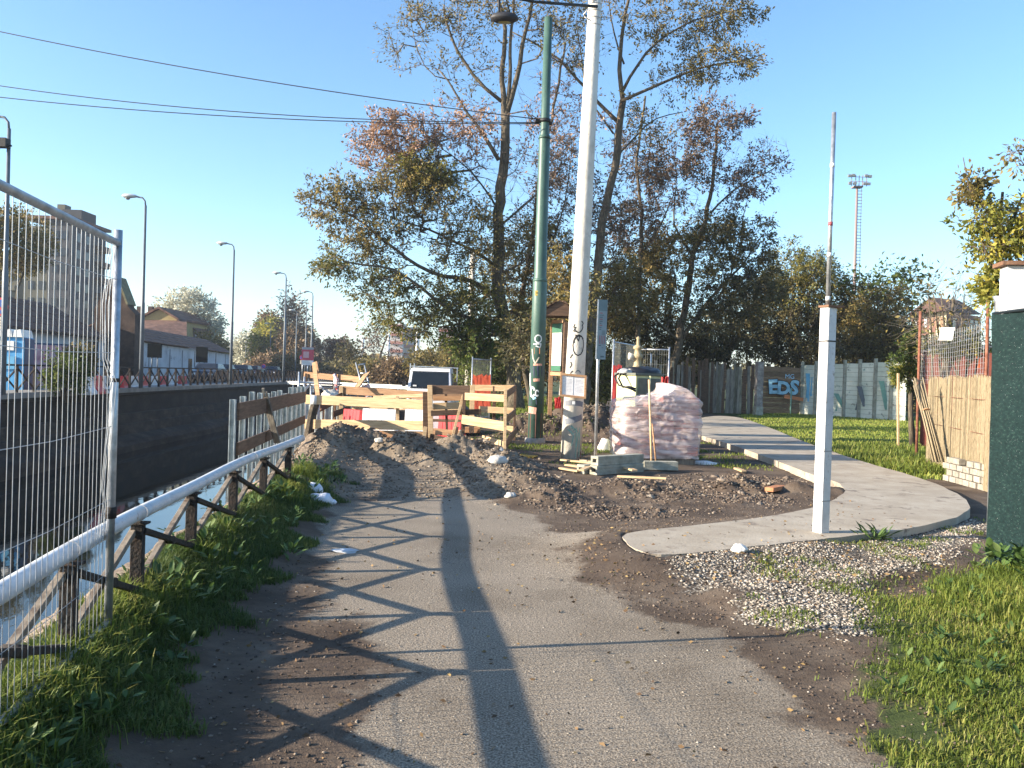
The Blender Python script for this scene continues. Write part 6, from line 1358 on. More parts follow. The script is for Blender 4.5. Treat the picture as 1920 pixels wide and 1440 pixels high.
for k in range(9):
    z = 3 + k * 2.75
    if z > zt2 - 1.5: break
    for u in (50, 70, 98, 114): build('window', MB().box((P_(u).x, yT - .02 if u > 84 else yT + .58, z), (.95, .12, 1.4)), dark_g, tw)
    for dy in (2.5, 5.5): build('window', MB().box((xc + .02, yT + dy, z), (.12, 1.1, 1.4)), dark_g, tw)
    build('balcony', MB().box((xc + .6, yT + 9.8, z - .9), (1.2, 3.6, 1.0)), brk, tw)
ow = empty('apartment_block', D(8, 700, 150), 'lower pale block with balconies left of the tower', 'building')
xo = D(-60, 700, 150).x; xo2 = D(28, 700, 150).x; zo = D(10, 470, 150).z
build('wall', MB().box(((xo + xo2) / 2, 156, zo / 2), (xo2 - xo, 12, zo)), tg, ow)
for k in range(7):
    for i in range(3): build('balcony', MB().box((xo2 - 1 - i * 2.8, 149.6, 3 + k * 2.8), (2.0, .8, .9)), brk if i % 2 else tg, ow)
# striped towers far behind
def striped(u0, u1, vt, y, label, h=2.9):
    a, b = D(u0, vt, y), D(u1, vt, y); o = empty('striped_tower', (a.x, y, 0), label, 'building'); W_ = b.x - a.x
    build('wall', MB().box(((a.x + b.x) / 2, y + 6, a.z / 2), (W_, 12, a.z)), flat('pale cream tower', (.50, .47, .44)), o)
    k = 0; z = a.z - 1
    while z > 2:
        build('balcony', MB().box(((a.x + b.x) / 2, y - .3, z), (W_ + .4, .9, 1.0)), flat('brick red band', (.36, .16, .12)), o); z -= h
striped(733, 756, 606, 300, 'slim striped far tower between two white masts'); striped(757, 781, 613, 305, 'wider striped far tower just right of the slim one'); striped(824, 850, 614, 320, 'striped far tower seen left of the green foliage')
# blue kiosk, hoarding, barriers on the street
kz = STREET; kb = D(30, 700, 33); ko = empty('blue_cabin', (kb.x, kb.y, kz), 'blue site cabin with a white arched roof edge behind the mesh panel', 'cabin')
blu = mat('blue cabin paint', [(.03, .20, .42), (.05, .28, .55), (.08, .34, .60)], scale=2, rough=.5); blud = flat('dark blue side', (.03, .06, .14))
x0, x1 = D(-70, 700, 33).x, D(44, 700, 33).x; x2 = D(62, 700, 34.2).x; zt3 = D(30, 632, 33).z
build('front', MB().hexa([(x0, 33, kz), (x1, 33, kz), (x2, 34.2, kz), (x0, 34.2, kz), (x0, 33, zt3), (x1, 33, zt3), (x2, 34.2, zt3), (x0, 34.2, zt3)]), blu, ko)
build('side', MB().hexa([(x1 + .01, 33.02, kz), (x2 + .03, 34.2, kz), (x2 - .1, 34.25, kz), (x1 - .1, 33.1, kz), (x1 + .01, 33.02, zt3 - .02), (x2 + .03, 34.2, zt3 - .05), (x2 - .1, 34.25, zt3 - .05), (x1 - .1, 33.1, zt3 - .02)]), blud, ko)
rb_m = MB(); 
for i in range(6):
    xx = x0 + (x1 - x0) * i / 6; ww = (x1 - x0) / 6
    rb_m.hexa([(xx, 32.9, zt3), (xx + ww - .03, 32.9, zt3), (xx + ww - .33, 34.2, zt3), (xx - .3, 34.2, zt3), (xx + .05, 32.9, zt3 + .26), (xx + ww - .10, 32.9, zt3 + .30), (xx + ww - .40, 34.2, zt3 + .30), (xx - .25, 34.2, zt3 + .26)])
build('roof', rb_m, white_p, ko)
build('panel', MB().box(((x0 + x1) / 2 - .2, 32.96, D(20, 648, 33).z), ((x1 - x0) * .86, .05, .36)), white_p, ko)
for s in (.62, .80): build('window', MB().box((x0 + (x1 - x0) * s, 32.95, D(20, 680, 33).z), (.30, .04, .5)), flat('cabin window', (.12, .35, .55), rough=.2), ko)
ho = empty('pink_hoarding', D(110, 710, 43), 'pink graffiti covered hoarding right of the blue cabin', 'hoarding')
ha, hb_ = D(62, 700, 42), D(146, 700, 44); z0 = kz; zt4 = D(110, 648, 43).z
hm_ = mat('pink graffiti board', [(.30, .16, .20), (.46, .25, .30), (.52, .36, .40), (.30, .24, .30)], scale=1.6, detail=5, rough=.8, space='World', spots=((.45, .04, .08), 1.5, .36))
for k in range(5):
    a = ha.lerp(hb_, k / 5); b = ha.lerp(hb_, (k + .97) / 5); build('panel', MB().beam((a.x, a.y, (z0 + zt4) / 2), (b.x, b.y, (z0 + zt4) / 2), .05, zt4 - z0), hm_, ho)
build('top_bar', MB().beam((ha.x, ha.y, zt4 + .05), (hb_.x, hb_.y, zt4 + .05), .08, .08), blud, ho); build('middle_bar', MB().beam((ha.x, ha.y - .06, 1.0), (hb_.x, hb_.y - .06, 1.0), .05, .06), blud, ho)
gR = 'red and white barriers along the far street'
for k, (u, y, m_) in enumerate(((160, 34, plw), (176, 35.5, plr), (192, 37, plw), (228, 40, plr), (244, 42, plw), (262, 44, plr), (282, 47, plw), (300, 50, plr), (318, 53, plw), (336, 56, plr))):
    a = D(u, 712, y); b = D(u + 13, 712, y + 1.2)
    jersey(u, 705, y, u + 12, 705, y + 1.3, .75, m_, ('red' if m_ is plr else 'white') + ' plastic barrier behind the quay railing, ' + ['first behind the leafy quay bush', 'second from the leafy quay bush', 'third from the leafy quay bush', 'just right of the panel post', 'below the brick gable', 'below the lamp by the panel post', 'below the left dark sign', 'right of the left dark sign', 'below the pale blue building', 'at the right end of the row'][k], gR)
# backs of two dark traffic boards
for u0, u1, v0, v1, y, lb_ in ((277, 303, 644, 671, 52, 'left of the two dark sign backs before the pale blue building'), (368, 389, 650, 680, 70, 'right of the two dark sign backs before the pale blue building')):
    a, b = D(u0, v0, y), D(u1, v1, y); o = empty('sign_back', ((a.x + b.x) / 2, y, STREET), lb_, 'road sign', 'dark road sign backs')
    build('panel', MB().box(((a.x + b.x) / 2, y, (a.z + b.z) / 2), (b.x - a.x, .06, a.z - b.z)), flat('dark sign back', (.006, .009, .011), rough=.95, spec=.05), o)
    for s in (.3, .7): xx = a.x + (b.x - a.x) * s; build('post', MB().tube([(xx, y + .05, STREET), (xx, y + .05, a.z)], .04, 6), lampm, o)
# cars
def car(u, y, rz, colr, label, s=1.0):
    p = D(u, 712, y); o = empty('parked_car', (p.x, p.y, STREET), label, 'car', 'cars parked on the far street'); o.rotation_euler = (0, 0, 0)
    M = Matrix.Rotation(rz, 3, 'Z'); T = lambda x, yv, z: V3(p.x, p.y, STREET) + M @ V3(x * s, yv * s, z * s)
    prof = [(-2.1, .35), (-2.15, .7), (-2.0, .95), (-1.5, 1.02), (-1.1, 1.42), (.5, 1.45), (1.15, 1.02), (1.95, .88), (2.15, .6), (2.1, .32)]
    mb = MB(); n = len(prof); W_ = .84; vs = [T(x, -W_ * (1 if z < 1.03 else .84), z) for x, z in prof] + [T(x, W_ * (1 if z < 1.03 else .84), z) for x, z in prof]
    mb.add(vs, [tuple(range(n)), tuple(range(n, 2 * n))[::-1]] + [((i + 1) % n, i, n + i, n + (i + 1) % n) for i in range(n)]); build('body', mb, flat('car paint ' + label.split()[0], colr, rough=.25, metal=.3), o, bevel=.04)
    for sx in (-1, 1):
        build('side_window', MB().add([T(-1.3, sx * (W_ + .004) * .96, 1.06), T(.95, sx * (W_ + .004) * .96, 1.06), T(.42, sx * W_ * .86, 1.38), T(-1.02, sx * W_ * .86, 1.38)], [(0, 1, 2, 3)]), dark_g, o)
        for wx in (-1.3, 1.32): build('wheel', MB().tube([T(wx, sx * W_ * .82, .32), T(wx, sx * (W_ + .02), .32)], .32 * s, 14), black, o)
        build('headlight', MB().beam(T(2.1, sx * .6, .68), T(2.14, sx * .6, .68), .3 * s, .14 * s), white_p, o)
    build('windscreen', MB().add([T(.60, -.64, 1.42), T(1.13, -.70, 1.06), T(1.13, .70, 1.06), T(.60, .64, 1.42)], [(0, 1, 2, 3)]), dark_g, o)
for i, (u, y, c, lb_) in enumerate(((392, 62, (.05, .06, .08), 'dark blue grey car parked below the right dark sign back'), (415, 72, (.02, .025, .03), 'black car parked beside the second lamp right of the panel'), (452, 84, (.06, .07, .08), 'grey car parked between the second and third lamps'), (472, 96, (.10, .02, .03), 'maroon car parked farther along the quay railing'), (510, 110, (.03, .03, .04), 'near black car parked just left of the third lamp'))):
    car(u, y, R(-84), c, lb_)
# footbridge far away
fbp = D(425, 665, 210); fbo = empty('footbridge', (fbp.x, fbp.y, 0), 'far green girder bridge over the street', 'bridge')
mb = MB(); a, b = D(385, 670, 215), D(455, 655, 205); mb.beam(a, b, 2.5, .8); mb.beam(a + V3(0, 0, 2.2), b + V3(0, 0, 2.0), .5, .5); build('girder', mb, flat('bridge green', (.05, .11, .12)), fbo)
for s in (.1, .5, .9): c = a.lerp(b, s); build('pier', MB().box((c.x, c.y, c.z / 2), (1, 1, c.z)), wht_w, fbo)
for i in range(8): c = a.lerp(b, i / 7); build('truss_bar', MB().beam(c, a.lerp(b, min(1, (i + .5) / 7)) + V3(0, 0, 2.1), .25, .25), flat('bridge green', (.05, .11, .12)), fbo)
# ------------------------------------------------------------------ near-side distance: masts, van, crash barrier, poles
gW_ = 'slim white trolley masts beyond the works'
for u, vt, vb, ut, y, lb_ in ((676, 634, 720, 681, 118, 'white mast left of the leafless wide tree'), (726, 627, 718, 729, 112, 'white mast beside the slim striped tower'), (779, 622, 716, 783, 112, 'white mast left above the van'), (848, 640, 722, 852, 95, 'white mast right of the van'), (474, 664, 697, 476, 210, 'rightmost of four tiny white masts far left'), (468, 667, 700, 470, 205, 'third of four tiny white masts far left'), (463, 669, 702, 465, 200, 'second of four tiny white masts far left'), (458, 672, 700, 459, 195, 'leftmost of four tiny white masts far left'), (480, 662, 700, 482, 190, 'tiny white mast standing apart right of the four')):
    a, t = D(u, vb, y), D(ut, vt, y); tag(build('trolley_mast', MB().tube([(a.x, a.y, 0), (t.x, t.y, t.z)], [.16 + y * .0006, .11 + y * .0006], 10), white_p, origin=(a.x, a.y, 0)), lb_, 'mast', gW_)
a, t = D(877, 745, 48), D(887, 470, 48); tag(build('white_trolley_pole', MB().tube([(a.x, a.y, 0), t], [.21, .15], 14), whc, origin=(a.x, a.y, 0)), 'thick white pole passing up through the left foliage near the orange net', 'pole')
cbr = empty('crash_barrier', D(700, 722, 52), 'pale steel crash barrier across the grass behind the works', 'crash barrier')
pts = [D(540, 716, 62), D(640, 718.5, 56), D(760, 724, 48), D(860, 730, 44)]
for a, b in zip(pts[:-1], pts[1:]):
    mb = MB(); mb.beam(a, b, .05, .10); mb.beam(a - V3(0, 0, .13), b - V3(0, 0, .13), .05, .08); build('rail', mb, flat('pale barrier rail', (.60, .62, .60)), cbr)
    for s in (.1, .5, .9): c = a.lerp(b, s); build('post', MB().box((c.x, c.y + .06, c.z / 2), (.1, .08, c.z)), galv, cbr)
# little van/truck
vY = 28.5; vc = D(806, 700, vY); v0 = V3(vc.x, vY, 0); vn = empty('small_van', v0, 'small white pickup truck facing the camera behind the plank enclosure', 'van')
vw = mat('white van paint', [(.66, .67, .68), (.74, .75, .76)], scale=2, rough=.28); W_ = .74; T = lambda x, y, z: v0 + V3(x, y, z)
mb = MB()
prof = [(0, .30), (-.02, .55), (-.03, .95), (.02, 1.05), (.28, 1.66), (.42, 1.76), (1.35, 1.77), (1.45, 1.70), (1.5, .95), (1.5, .30)]
n = len(prof); taper = lambda z: W_ * (1 if z < 1.06 else 1 - .10 * (z - 1.06) / .7)
vs = [T(-taper(z), y, z) for y, z in prof] + [T(taper(z), y, z) for y, z in prof]
mb.add(vs, [tuple(range(n)), tuple(range(n, 2 * n))[::-1]] + [((i + 1) % n, i, n + i, n + (i + 1) % n) for i in range(n)]); build('cab', mb, vw, vn, bevel=.03)
def fy(z): return .02 + (z - 1.05) / .61 * .26
build('windscreen', MB().quad(T(-.64, fy(1.10) - .012, 1.10), T(.64, fy(1.10) - .012, 1.10), T(.60, fy(1.62) - .012, 1.62), T(-.60, fy(1.62) - .012, 1.62)), flat('windscreen glass', (.015, .02, .025), rough=.12), vn)
build('screen_seal', MB().beam(T(-.66, fy(1.09) - .014, 1.085), T(.66, fy(1.09) - .014, 1.085), .02, .02).beam(T(-.62, fy(1.63) - .014, 1.64), T(.62, fy(1.63) - .014, 1.64), .02, .02), black, vn)
for s in (-1, 1):
    build('mirror', MB().box(T(s * .86, .05, 1.22), (.12, .06, .2)), black, vn); build('headlight', MB().box(T(s * .55, -.04, .78), (.26, .05, .17)), flat('headlight glass', (.5, .5, .5), rough=.1), vn)
    for yw_ in (.35, 2.9): build('wheel', MB().tube([T(s * .56, yw_, .28), T(s * .73, yw_, .28)], .28, 16), black, vn)
    build('wiper', MB().beam(T(s * .1 - .1, fy(1.12) - .03, 1.10), T(s * .1 + .3, fy(1.2) - .03, 1.20), .012, .015), black, vn)
    build('sticker', MB().box(T(-.50 if s < 0 else .12, fy(1.15) - .02, 1.16), (.12, .006, .05)), white_p, vn)
    build('side_window', MB().quad(T(s * (W_ + .004), .35, 1.08), T(s * (W_ + .004), 1.25, 1.08), T(s * (taper(1.6) + .006), 1.25, 1.6), T(s * (taper(1.6) + .006), .45, 1.6)), dark_g, vn)
build('grille', MB().box(T(0, -.035, .80), (.7, .03, .12)), black, vn); build('bumper', MB().box(T(0, -.09, .42), (1.5, .14, .2)), grf, vn, bevel=.02)
build('number_plate', MB().box(T(0, -.165, .44), (.40, .01, .10)), white_p, vn)
build('cargo_bed', MB().hexa([T(-.78, 1.56, .55), T(.78, 1.56, .55), T(.78, 3.7, .55), T(-.78, 3.7, .55), T(-.78, 1.56, .95), T(.78, 1.56, .95), T(.78, 3.7, .95), T(-.78, 3.7, .95)]), vw, vn)
for xx in (-.86, -.72): build('rack_post', MB().beam(T(xx, 1.7, .9), T(xx, 1.7, 1.92), .04, .04, up=(0, 1, 0)), galv, vn)
build('rack_post', MB().beam(T(.80, 1.7, .9), T(.80, 1.7, 1.82), .04, .04, up=(0, 1, 0)), galv, vn); build('rack_bar', MB().beam(T(-.86, 1.7, 1.82), T(.84, 1.7, 1.80), .03, .03), galv, vn)
# orange sand pile etc hidden: dark equipment seen under the van
lump('covered_heap', V3(D(850, 752, 22).x, 22, .25), (.7, .4, .55), flat('dark slate cloth', (.05, .055, .065)), 'low dark covered heap right of the van nose', 'heap', seed=31)
# floodlight mast
yF = 150; fa_ = D(1598, 700, yF); ft = D(1607, 352, yF); fo = empty('floodlight_mast', (fa_.x, yF, 0), 'tall lattice floodlight mast with ladder above the right trees', 'mast')
mst = flat('mast brown steel', (.22, .16, .15))
build('shaft', MB().tube([(fa_.x, yF, 0), (ft.x, yF, ft.z)], [.36, .2], 8), mst, fo)
ld = MB()
for i in range(46):
    s = .30 + .7 * i / 46; x_ = fa_.x + (ft.x - fa_.x) * s; z_ = ft.z * s; ld.beam((x_ + .2, yF, z_), (x_ + .95, yF, z_), .07, .09)
ld.beam((fa_.x + .3 * (ft.x - fa_.x) + .85, yF, ft.z * .3), (ft.x + .8, yF, ft.z), .06, .06, up=(0, 1, 0)); build('ladder', ld, mst, fo)
build('platform', MB().box((ft.x, yF, ft.z + .1), (1.6, 1.4, .25)), mst, fo); rl = MB()
for z_ in (.9, 1.7): rl.beam((ft.x - 1.6, yF - .8, ft.z + z_), (ft.x + 1.6, yF - .8, ft.z + z_), .07, .07)
for x_ in (-1.3, -.6, 0, .6, 1.3): rl.beam((ft.x + x_, yF - .8, ft.z + .1), (ft.x + x_, yF - .8, ft.z + 2.0), .1, .1, up=(0, 1, 0))
build('frame', rl, mst, fo)
for x_, z_ in ((-1.6, .5), (-1.1, 1.9), (-1.75, 1.8), (1.6, .5), (1.15, 1.9), (1.8, 1.8), (-.8, .5), (.9, .5)): build('floodlight', MB().box((ft.x + x_, yF - 1, ft.z + z_), (.55, .4, .42)), flat('floodlight shell', (.16, .17, .18)), fo)
# pale apartment house
yA = 118; ah = empty('apartment_house', D(1765, 700, yA), 'pale cream and brick apartment house with brown hipped roof at the right', 'building')
crm_w = mat('cream plaster wall', [(.50, .42, .28), (.60, .52, .36)], scale=.5, rough=.9); rdw = mat('brown brick plaster', [(.18, .09, .07), (.26, .14, .11)], scale=.6, rough=.9)
q = lambda u, v, dy=0: D(u, v, yA + dy)
zE = q(1772, 582).z
pA, pB, pC = q(1706, 700, 3), q(1771, 700, 0), q(1834, 700, 9)
def wallq(a, b, z0, z1, m, nm_='wall', off=0.0, th=.2):
    d = (b - a); d.z = 0; nn_ = d.cross(V3(0, 0, 1)).normalized() * off
    return build(nm_, MB().beam(V3(a.x, a.y, (z0 + z1) / 2) + nn_, V3(b.x, b.y, (z0 + z1) / 2) + nn_, th, z1 - z0), m, ah)
wallq(pA, pB, 0, zE, crm_w); wallq(pB + V3(.1, .1, 0), pC, 0, zE, rdw); wallq(q(1745, 700, 1.3), q(1752, 700, .9), 0, zE, rdw, off=.08, th=.3)
wallq(pA, pA.lerp(pB, .52), 0, zE + .2, rdw, off=.05)
wallq(pB.lerp(pC, .35), pB.lerp(pC, .8), 2, zE - 1.2, flat('white balcony wall', (.5, .5, .48)), 'balcony', off=.5, th=.8)
for k in range(4):
    zw = zE - 1.6 - k * 2.9
    for s in (.60, .74, .88): 
        c = pA.lerp(pB, s); a = pA.lerp(pB, s - .045); b = pA.lerp(pB, s + .045); wallq(a, b, zw - .75, zw + .75, flat('brown shutter', (.26, .15, .08)), 'window', off=.12)
    for s in (.12, .27, .42): a = pA.lerp(pB, s - .04); b = pA.lerp(pB, s + .04); wallq(a, b, zw - .75, zw + .75, wht_w, 'window', off=.14)
    for s in (.18, .5, .65, .92): a = pB.lerp(pC, s - .05); b = pB.lerp(pC, s + .05); wallq(a, b, zw - .7, zw + .7, dark_g, 'window', off=.95 if .3 < s < .8 else .14)
rT = q(1745, 557, 5); rT2 = q(1798, 563, 9); e = [q(1698, 592, 2), q(1774, 582, -1), q(1842, 590, 9.5), q(1770, 585, 22)]
mb = MB(); mb.add([e[0], e[1], e[2], e[3], rT, rT2], [(0, 1, 4), (1, 2, 5, 4), (2, 3, 5), (3, 0, 4, 5), (0, 3, 2, 1)]); build('roof', mb, tile, ah)
# ------------------------------------------------------------------ far trees
bush('leafy shrub with dry leaves growing on the far quay behind the mesh panel', 122, 700, 33, 40, 38, 1.0, 90, 'lit:1.2', 201, None, lsz=.13, stems=4, twig=.35)
bush('small dense shrub on the quay left of the barriers', 150, 668, 34, 22, 22, .6, 40, 'autumn:1.3', 202, None, lsz=.12, stems=3, twig=.3)
def ftree(label, u, v, y, ru, rv, ry, cnt, kind, seed, group, **k):
    c = D(u, v, y); s = y / 1600; b = V3(c.x, c.y, 0); kw = dict(lsz=.0040 * y, lpt=7, stems=1, twig=.012 * y, r0=.0022 * y, cat='tree', name='tree', rtip=.00011 * y); kw.update(k)
    return bush(label, u, v, y, ru, rv, ry, cnt, kind, seed, group, **kw)
gF = 'autumn trees lining the far end of the canal'
ftree('round silvery poplar behind the pink and tiled houses', 352, 612, 125, 58, 66, 5, 260, 'pale:1.2', 210, None, tm=twigp, stems=3)
ftree('dark leafy tree between the poplar and the second lamp', 395, 665, 115, 26, 34, 3, 120, 'autumn:1.3', 211, gF)
ftree('broad olive tree seen through the mesh panel left of the tower', 22, 455, 62, 62, 62, 3.5, 240, 'autumn:1.4', 212, None, stems=2)
ftree('small green tree low beside the footbridge', 408, 690, 150, 22, 22, 3, 60, 'autumn:1.2', 213, gF)
ftree('pale round bush left of the yellow autumn tree', 470, 665, 195, 26, 34, 5, 150, 'pale:1.4', 214, gF, tm=twigp)
ftree('yellow green autumn tree right of the pale round bush', 512, 650, 170, 36, 44, 5, 230, 'yellow:1.1', 215, gF)
ftree('pointed rusty brown tree behind the yellow one', 503, 625, 185, 14, 36, 3, 100, 'brown:1.6', 216, gF)
ftree('tall bare poplar, left of the close pair', 540, 600, 160, 11, 62, 1.8, 110, 'purple:.3', 217, gF, tm=twigp)
ftree('tall bare poplar, right of the close pair', 558, 612, 165, 14, 58, 2, 110, 'purple:.3', 218, gF, tm=twigp)
ftree('rusty orange tree below the tall poplars', 560, 660, 150, 32, 44, 4, 170, 'brown:1.2', 219, gF)
ftree('orange brown shrub low under the yellow tree', 500, 695, 140, 36, 24, 3, 130, 'brown:1.5', 220, gF)
ftree('dark evergreen hedge mass left of the poster board', 548, 700, 128, 42, 22, 3, 150, 'dark:1.8', 221, gF)
ftree('brown leafless tree right of the poster board', 605, 665, 150, 32, 28, 4, 90, 'purple:.4', 222, gF)
ftree('dark purple narrow tree right of the poster board', 637, 662, 130, 13, 26, 2, 80, 'purple:1.0', 223, gF)
ftree('dark hedge behind the leaning orange plank', 625, 705, 120, 42, 16, 3, 130, 'dark:1.5', 224, gF)
ftree('small gnarled black tree with few leaves', 655, 668, 105, 22, 24, 2, 60, 'dark:.5', 225, gF)
ftree('wide leafless tree between the first two white masts', 708, 645, 105, 38, 34, 3, 90, 'purple:.2', 226, gF, stems=2)
ftree('brown thicket low behind the first white mast', 690, 705, 95, 36, 18, 3, 130, 'autumn:1.3', 227, gF)
ftree('rust brown thicket behind the second white mast', 745, 702, 90, 40, 20, 3, 140, 'brown:1.3', 228, gF)
ftree('olive thicket left above the van roof', 805, 688, 88, 40, 26, 3, 160, 'autumn:1.4', 229, gF)
ftree('olive thicket right behind the van', 865, 685, 85, 40, 36, 3, 210, 'autumn:1.5', 230, gF)
ftree('green thicket directly behind the orange netting', 925, 690, 80, 45, 36, 3, 210, 'green:1.5', 231, gF)
# far wooded horizon behind everything: one mass nobody could count
def woodline(name, x0, x1, y0, y1, h, cnt, sz, kind, seed):
    r = np.random.default_rng(seed); t = r.uniform(0, 1, cnt); x = x0 + (x1 - x0) * t; y = y0 + (y1 - y0) * t + r.normal(0, 4, cnt)
    top = h * (.72 + .28 * np.sin(t * 37) * np.sin(t * 11 + 1) + .25 * vn2(t * 60, t * 0 + seed)); z = top * r.uniform(0, 1, cnt) ** .7
    V, F, tone = leaves_np(np.stack([x, y, z], 1), r.normal(0, 1, (cnt, 3)), sz, droop=0, seed=seed, asp=.8, var=.5 + .4 * vn2(t * 90, z * .3))
    return npmesh(name, V, F, LF[kind], attrs=dict(tone=tone), kind='stuff')
woodline('distant_woods', -90, 40, 330, 260, 6, 6000, 2.6, 'autumn', 1)
woodline('distant_woods', 20, 260, 200, 110, 8, 14000, 1.8, 'dark', 2)
woodline('distant_woods', -420, -60, 200, 330, 6, 9000, 2.6, 'autumn', 3)
woodline('distant_woods', 22, 75, 60, 62, 4.5, 9000, .6, 'dark', 4)
# ------------------------------------------------------------------ grass, weeds, gravel, clods, litter
def blades(name, x, y, h, w, m, seed, lean=.45, tonebias=0.0, z=None):
    r = np.random.default_rng(seed); n = len(x); z = height(x, y) - .006 if z is None else z
    a = r.uniform(0, 2 * np.pi, n); hh = h * r.uniform(.45, 1.25, n); ww = w * r.uniform(.6, 1.3, n)
    dx = np.cos(a); dy = np.sin(a); l = r.uniform(.1, 1, n) * lean; px, py = -dy, dx
    p0 = np.stack([x - px * ww / 2, y - py * ww / 2, z], 1); p1 = np.stack([x + px * ww / 2, y + py * ww / 2, z], 1)
    mx = x + dx * hh * l * .35; my = y + dy * hh * l * .35
    p2 = np.stack([mx + px * ww * .42, my + py * ww * .42, z + hh * .6], 1); p3 = np.stack([mx - px * ww * .42, my - py * ww * .42, z + hh * .6], 1)
    tp = np.stack([x + dx * hh * l, y + dy * hh * l, z + hh * (1 - .35 * l)], 1)
    V = np.stack([p0, p1, p2, p3, tp], 1).reshape(-1, 3); b = np.arange(n)[:, None] * 5
    F = np.concatenate([b + np.array([[0, 1, 2, 3]]), b + np.array([[3, 2, 4, 4]])], 0)
    tri = b + np.array([[3, 2, 4]]); quad = b + np.array([[0, 1, 2, 3]])
    F3 = np.concatenate([tri, quad[:, [0, 1, 2]], quad[:, [0, 2, 3]]])
    tone = np.repeat(np.clip(r.uniform(.1, .9, n) * .6 + .4 * (.5 + vn2(x * 1.3, y * 1.3)) + tonebias, 0, 1), 5)
    tone[4::5] = np.clip(tone[4::5] + .12, 0, 1)
    return npmesh(name, V, F3, m, attrs=dict(tone=tone), kind='stuff')
gcols = [(.045, .065, .013), (.10, .14, .022), (.17, .22, .036), (.28, .28, .065), (.42, .36, .17)]
grassm = mat('grass blades', gcols, attr='tone', rough=.6, trans=.35, stops=[0, .35, .6, .82, 1.0], spec=.3)
grassd = mat('cooler verge grass', [(.03, .048, .013), (.06, .095, .022), (.10, .145, .032), (.20, .20, .07)], attr='tone', rough=.6, trans=.3, spec=.3)
r = np.random.default_rng(77)
def scatter(n, x0, x1, y0, y1, fn, power=1.6):
    """denser near the camera"""
    y = y0 + (y1 - y0) * r.uniform(0, 1, n) ** power; x = x0 + (x1 - x0) * r.uniform(0, 1, n); k = fn(x, y) > r.uniform(0, 1, n); return x[k], y[k]
def en_(x, y, s=1): return fbm(x, y, 1.6, 5, .55, seed=s)
# right foreground grass
f = lambda x, y: ss((sdf(P_gras, x, y) + .5 * en_(x, y)) / .45 + .42) * (x < 6.5) * np.clip(.35 + 1.6 * fbm(x, y, 2.6, 3, seed=8) + np.clip(sdf(P_gras, x, y), 0, 1.5), .04, 1)
x, y = scatter(230000, .9, 6.4, 2.2, 8.6, f, 1.2)
blades('grass', x, y, .055, .0062, grassm, 1, lean=1.15, tonebias=.06)
f2 = lambda x, y: f(x, y) * np.clip((x - 3.0) / .8, 0, 1) * (y > 4.5)
x, y = scatter(60000, 2.8, 5.6, 4.4, 9, f2, 1.0); blades('tall_grass', x, y, .12, .008, grassm, 2, lean=1.1, tonebias=-.02)
# sparse tufts in gravel and at edges
f = lambda x, y: ss((sdf(P_grav, x, y)) / .4 + .6) * np.clip(fbm(x, y, 2.2, 4, seed=21) * 3 - .55, 0, 1) * (sdf(P_slab, x, y) < -.02)
x, y = scatter(90000, .6, 6.0, 4.2, 11, f, 1.2); blades('gravel_weeds', x, y, .045, .007, grassm, 3, lean=.9)
# left verge
f = lambda x, y: ss((.66 + .45 * en_(x, y) - (x - railx(y))) / .16) * ss((x - edge_near(y) - .04) / .1) * ss((11.8 + 2 * en_(x, y) - y) / 1.2)
x = []; y = []
for k in range(1):
    yy_ = 1.2 + 14 * r.uniform(0, 1, 300000) ** 1.9; xx_ = railx(yy_) - .5 + 1.6 * r.uniform(0, 1, 300000)
    kk_ = f(xx_, yy_) > r.uniform(0, 1, 300000); x.append(xx_[kk_]); y.append(yy_[kk_])
x = np.concatenate(x); y = np.concatenate(y); d_ = np.clip(1 - np.abs(x - railx(y)) / .7, .25, 1); blades('verge_grass', x, y, .045 + .055 * d_, .0065, grassd, 4, lean=.95)
yy_ = 1.4 + 11 * r.uniform(0, 1, 26000) ** 1.2; xx_ = railx(yy_) + r.normal(.05, .14, 26000); k = (fbm(xx_, yy_, 1.4, 3, seed=31) > .08) & (xx_ > edge_near(yy_))
blades('tall_verge_grass', xx_[k], yy_[k], .14, .008, grassm, 5, lean=1.0)
# lawn and far rough grass
f = lambda x, y: ss((sdf(P_lawn, x, y) + .2 * en_(x, y)) / .4 + .6) * (sdf(P_slab, x, y) < -.05) * (sdf(P_slab, x, y) < 0)
lawnm = mat('sunlit lawn blades', [(.07, .10, .018), (.14, .19, .03), (.22, .28, .045), (.34, .34, .08)], attr='tone', rough=.6, trans=.4, spec=.3)
x, y = scatter(120000, 4.0, 22, 12, 46, f, 1.9); blades('lawn', x, y, .085, .03, lawnm, 6, lean=.9, tonebias=.25)
f = lambda x, y: (sdf(P_lawn, x, y) > -1.2) * (sdf(P_slab, x, y) < -.05) * np.clip((y - 12.5) / 2, 0, 1) * np.clip((23 - y) / 3, 0, 1) * (x > 5.2) * ~((x > 6.9) & (y < 15.6))
x, y = scatter(40000, 5.2, 12, 12.3, 22, f, 1.2); blades('rough_grass', x, y, .22, .02, grassm, 7, lean=.9)
x = r.uniform(-6, 4, 30000); y = r.uniform(31, 62, 30000); blades('far_grass', x, y, .22, .05, grassm, 8, lean=.8, z=np.zeros(30000))
f = lambda x, y: np.clip(fbm(x, y, 1.2, 4, seed=41) * 3 - .2, 0, 1) * (sdf(P_slab, x, y) < -.05)
x, y = scatter(26000, -1, 5.5, 15.5, 24, f, 1.0); blades('dirt_weeds', x, y, .07, .014, grassm, 9, lean=.9)
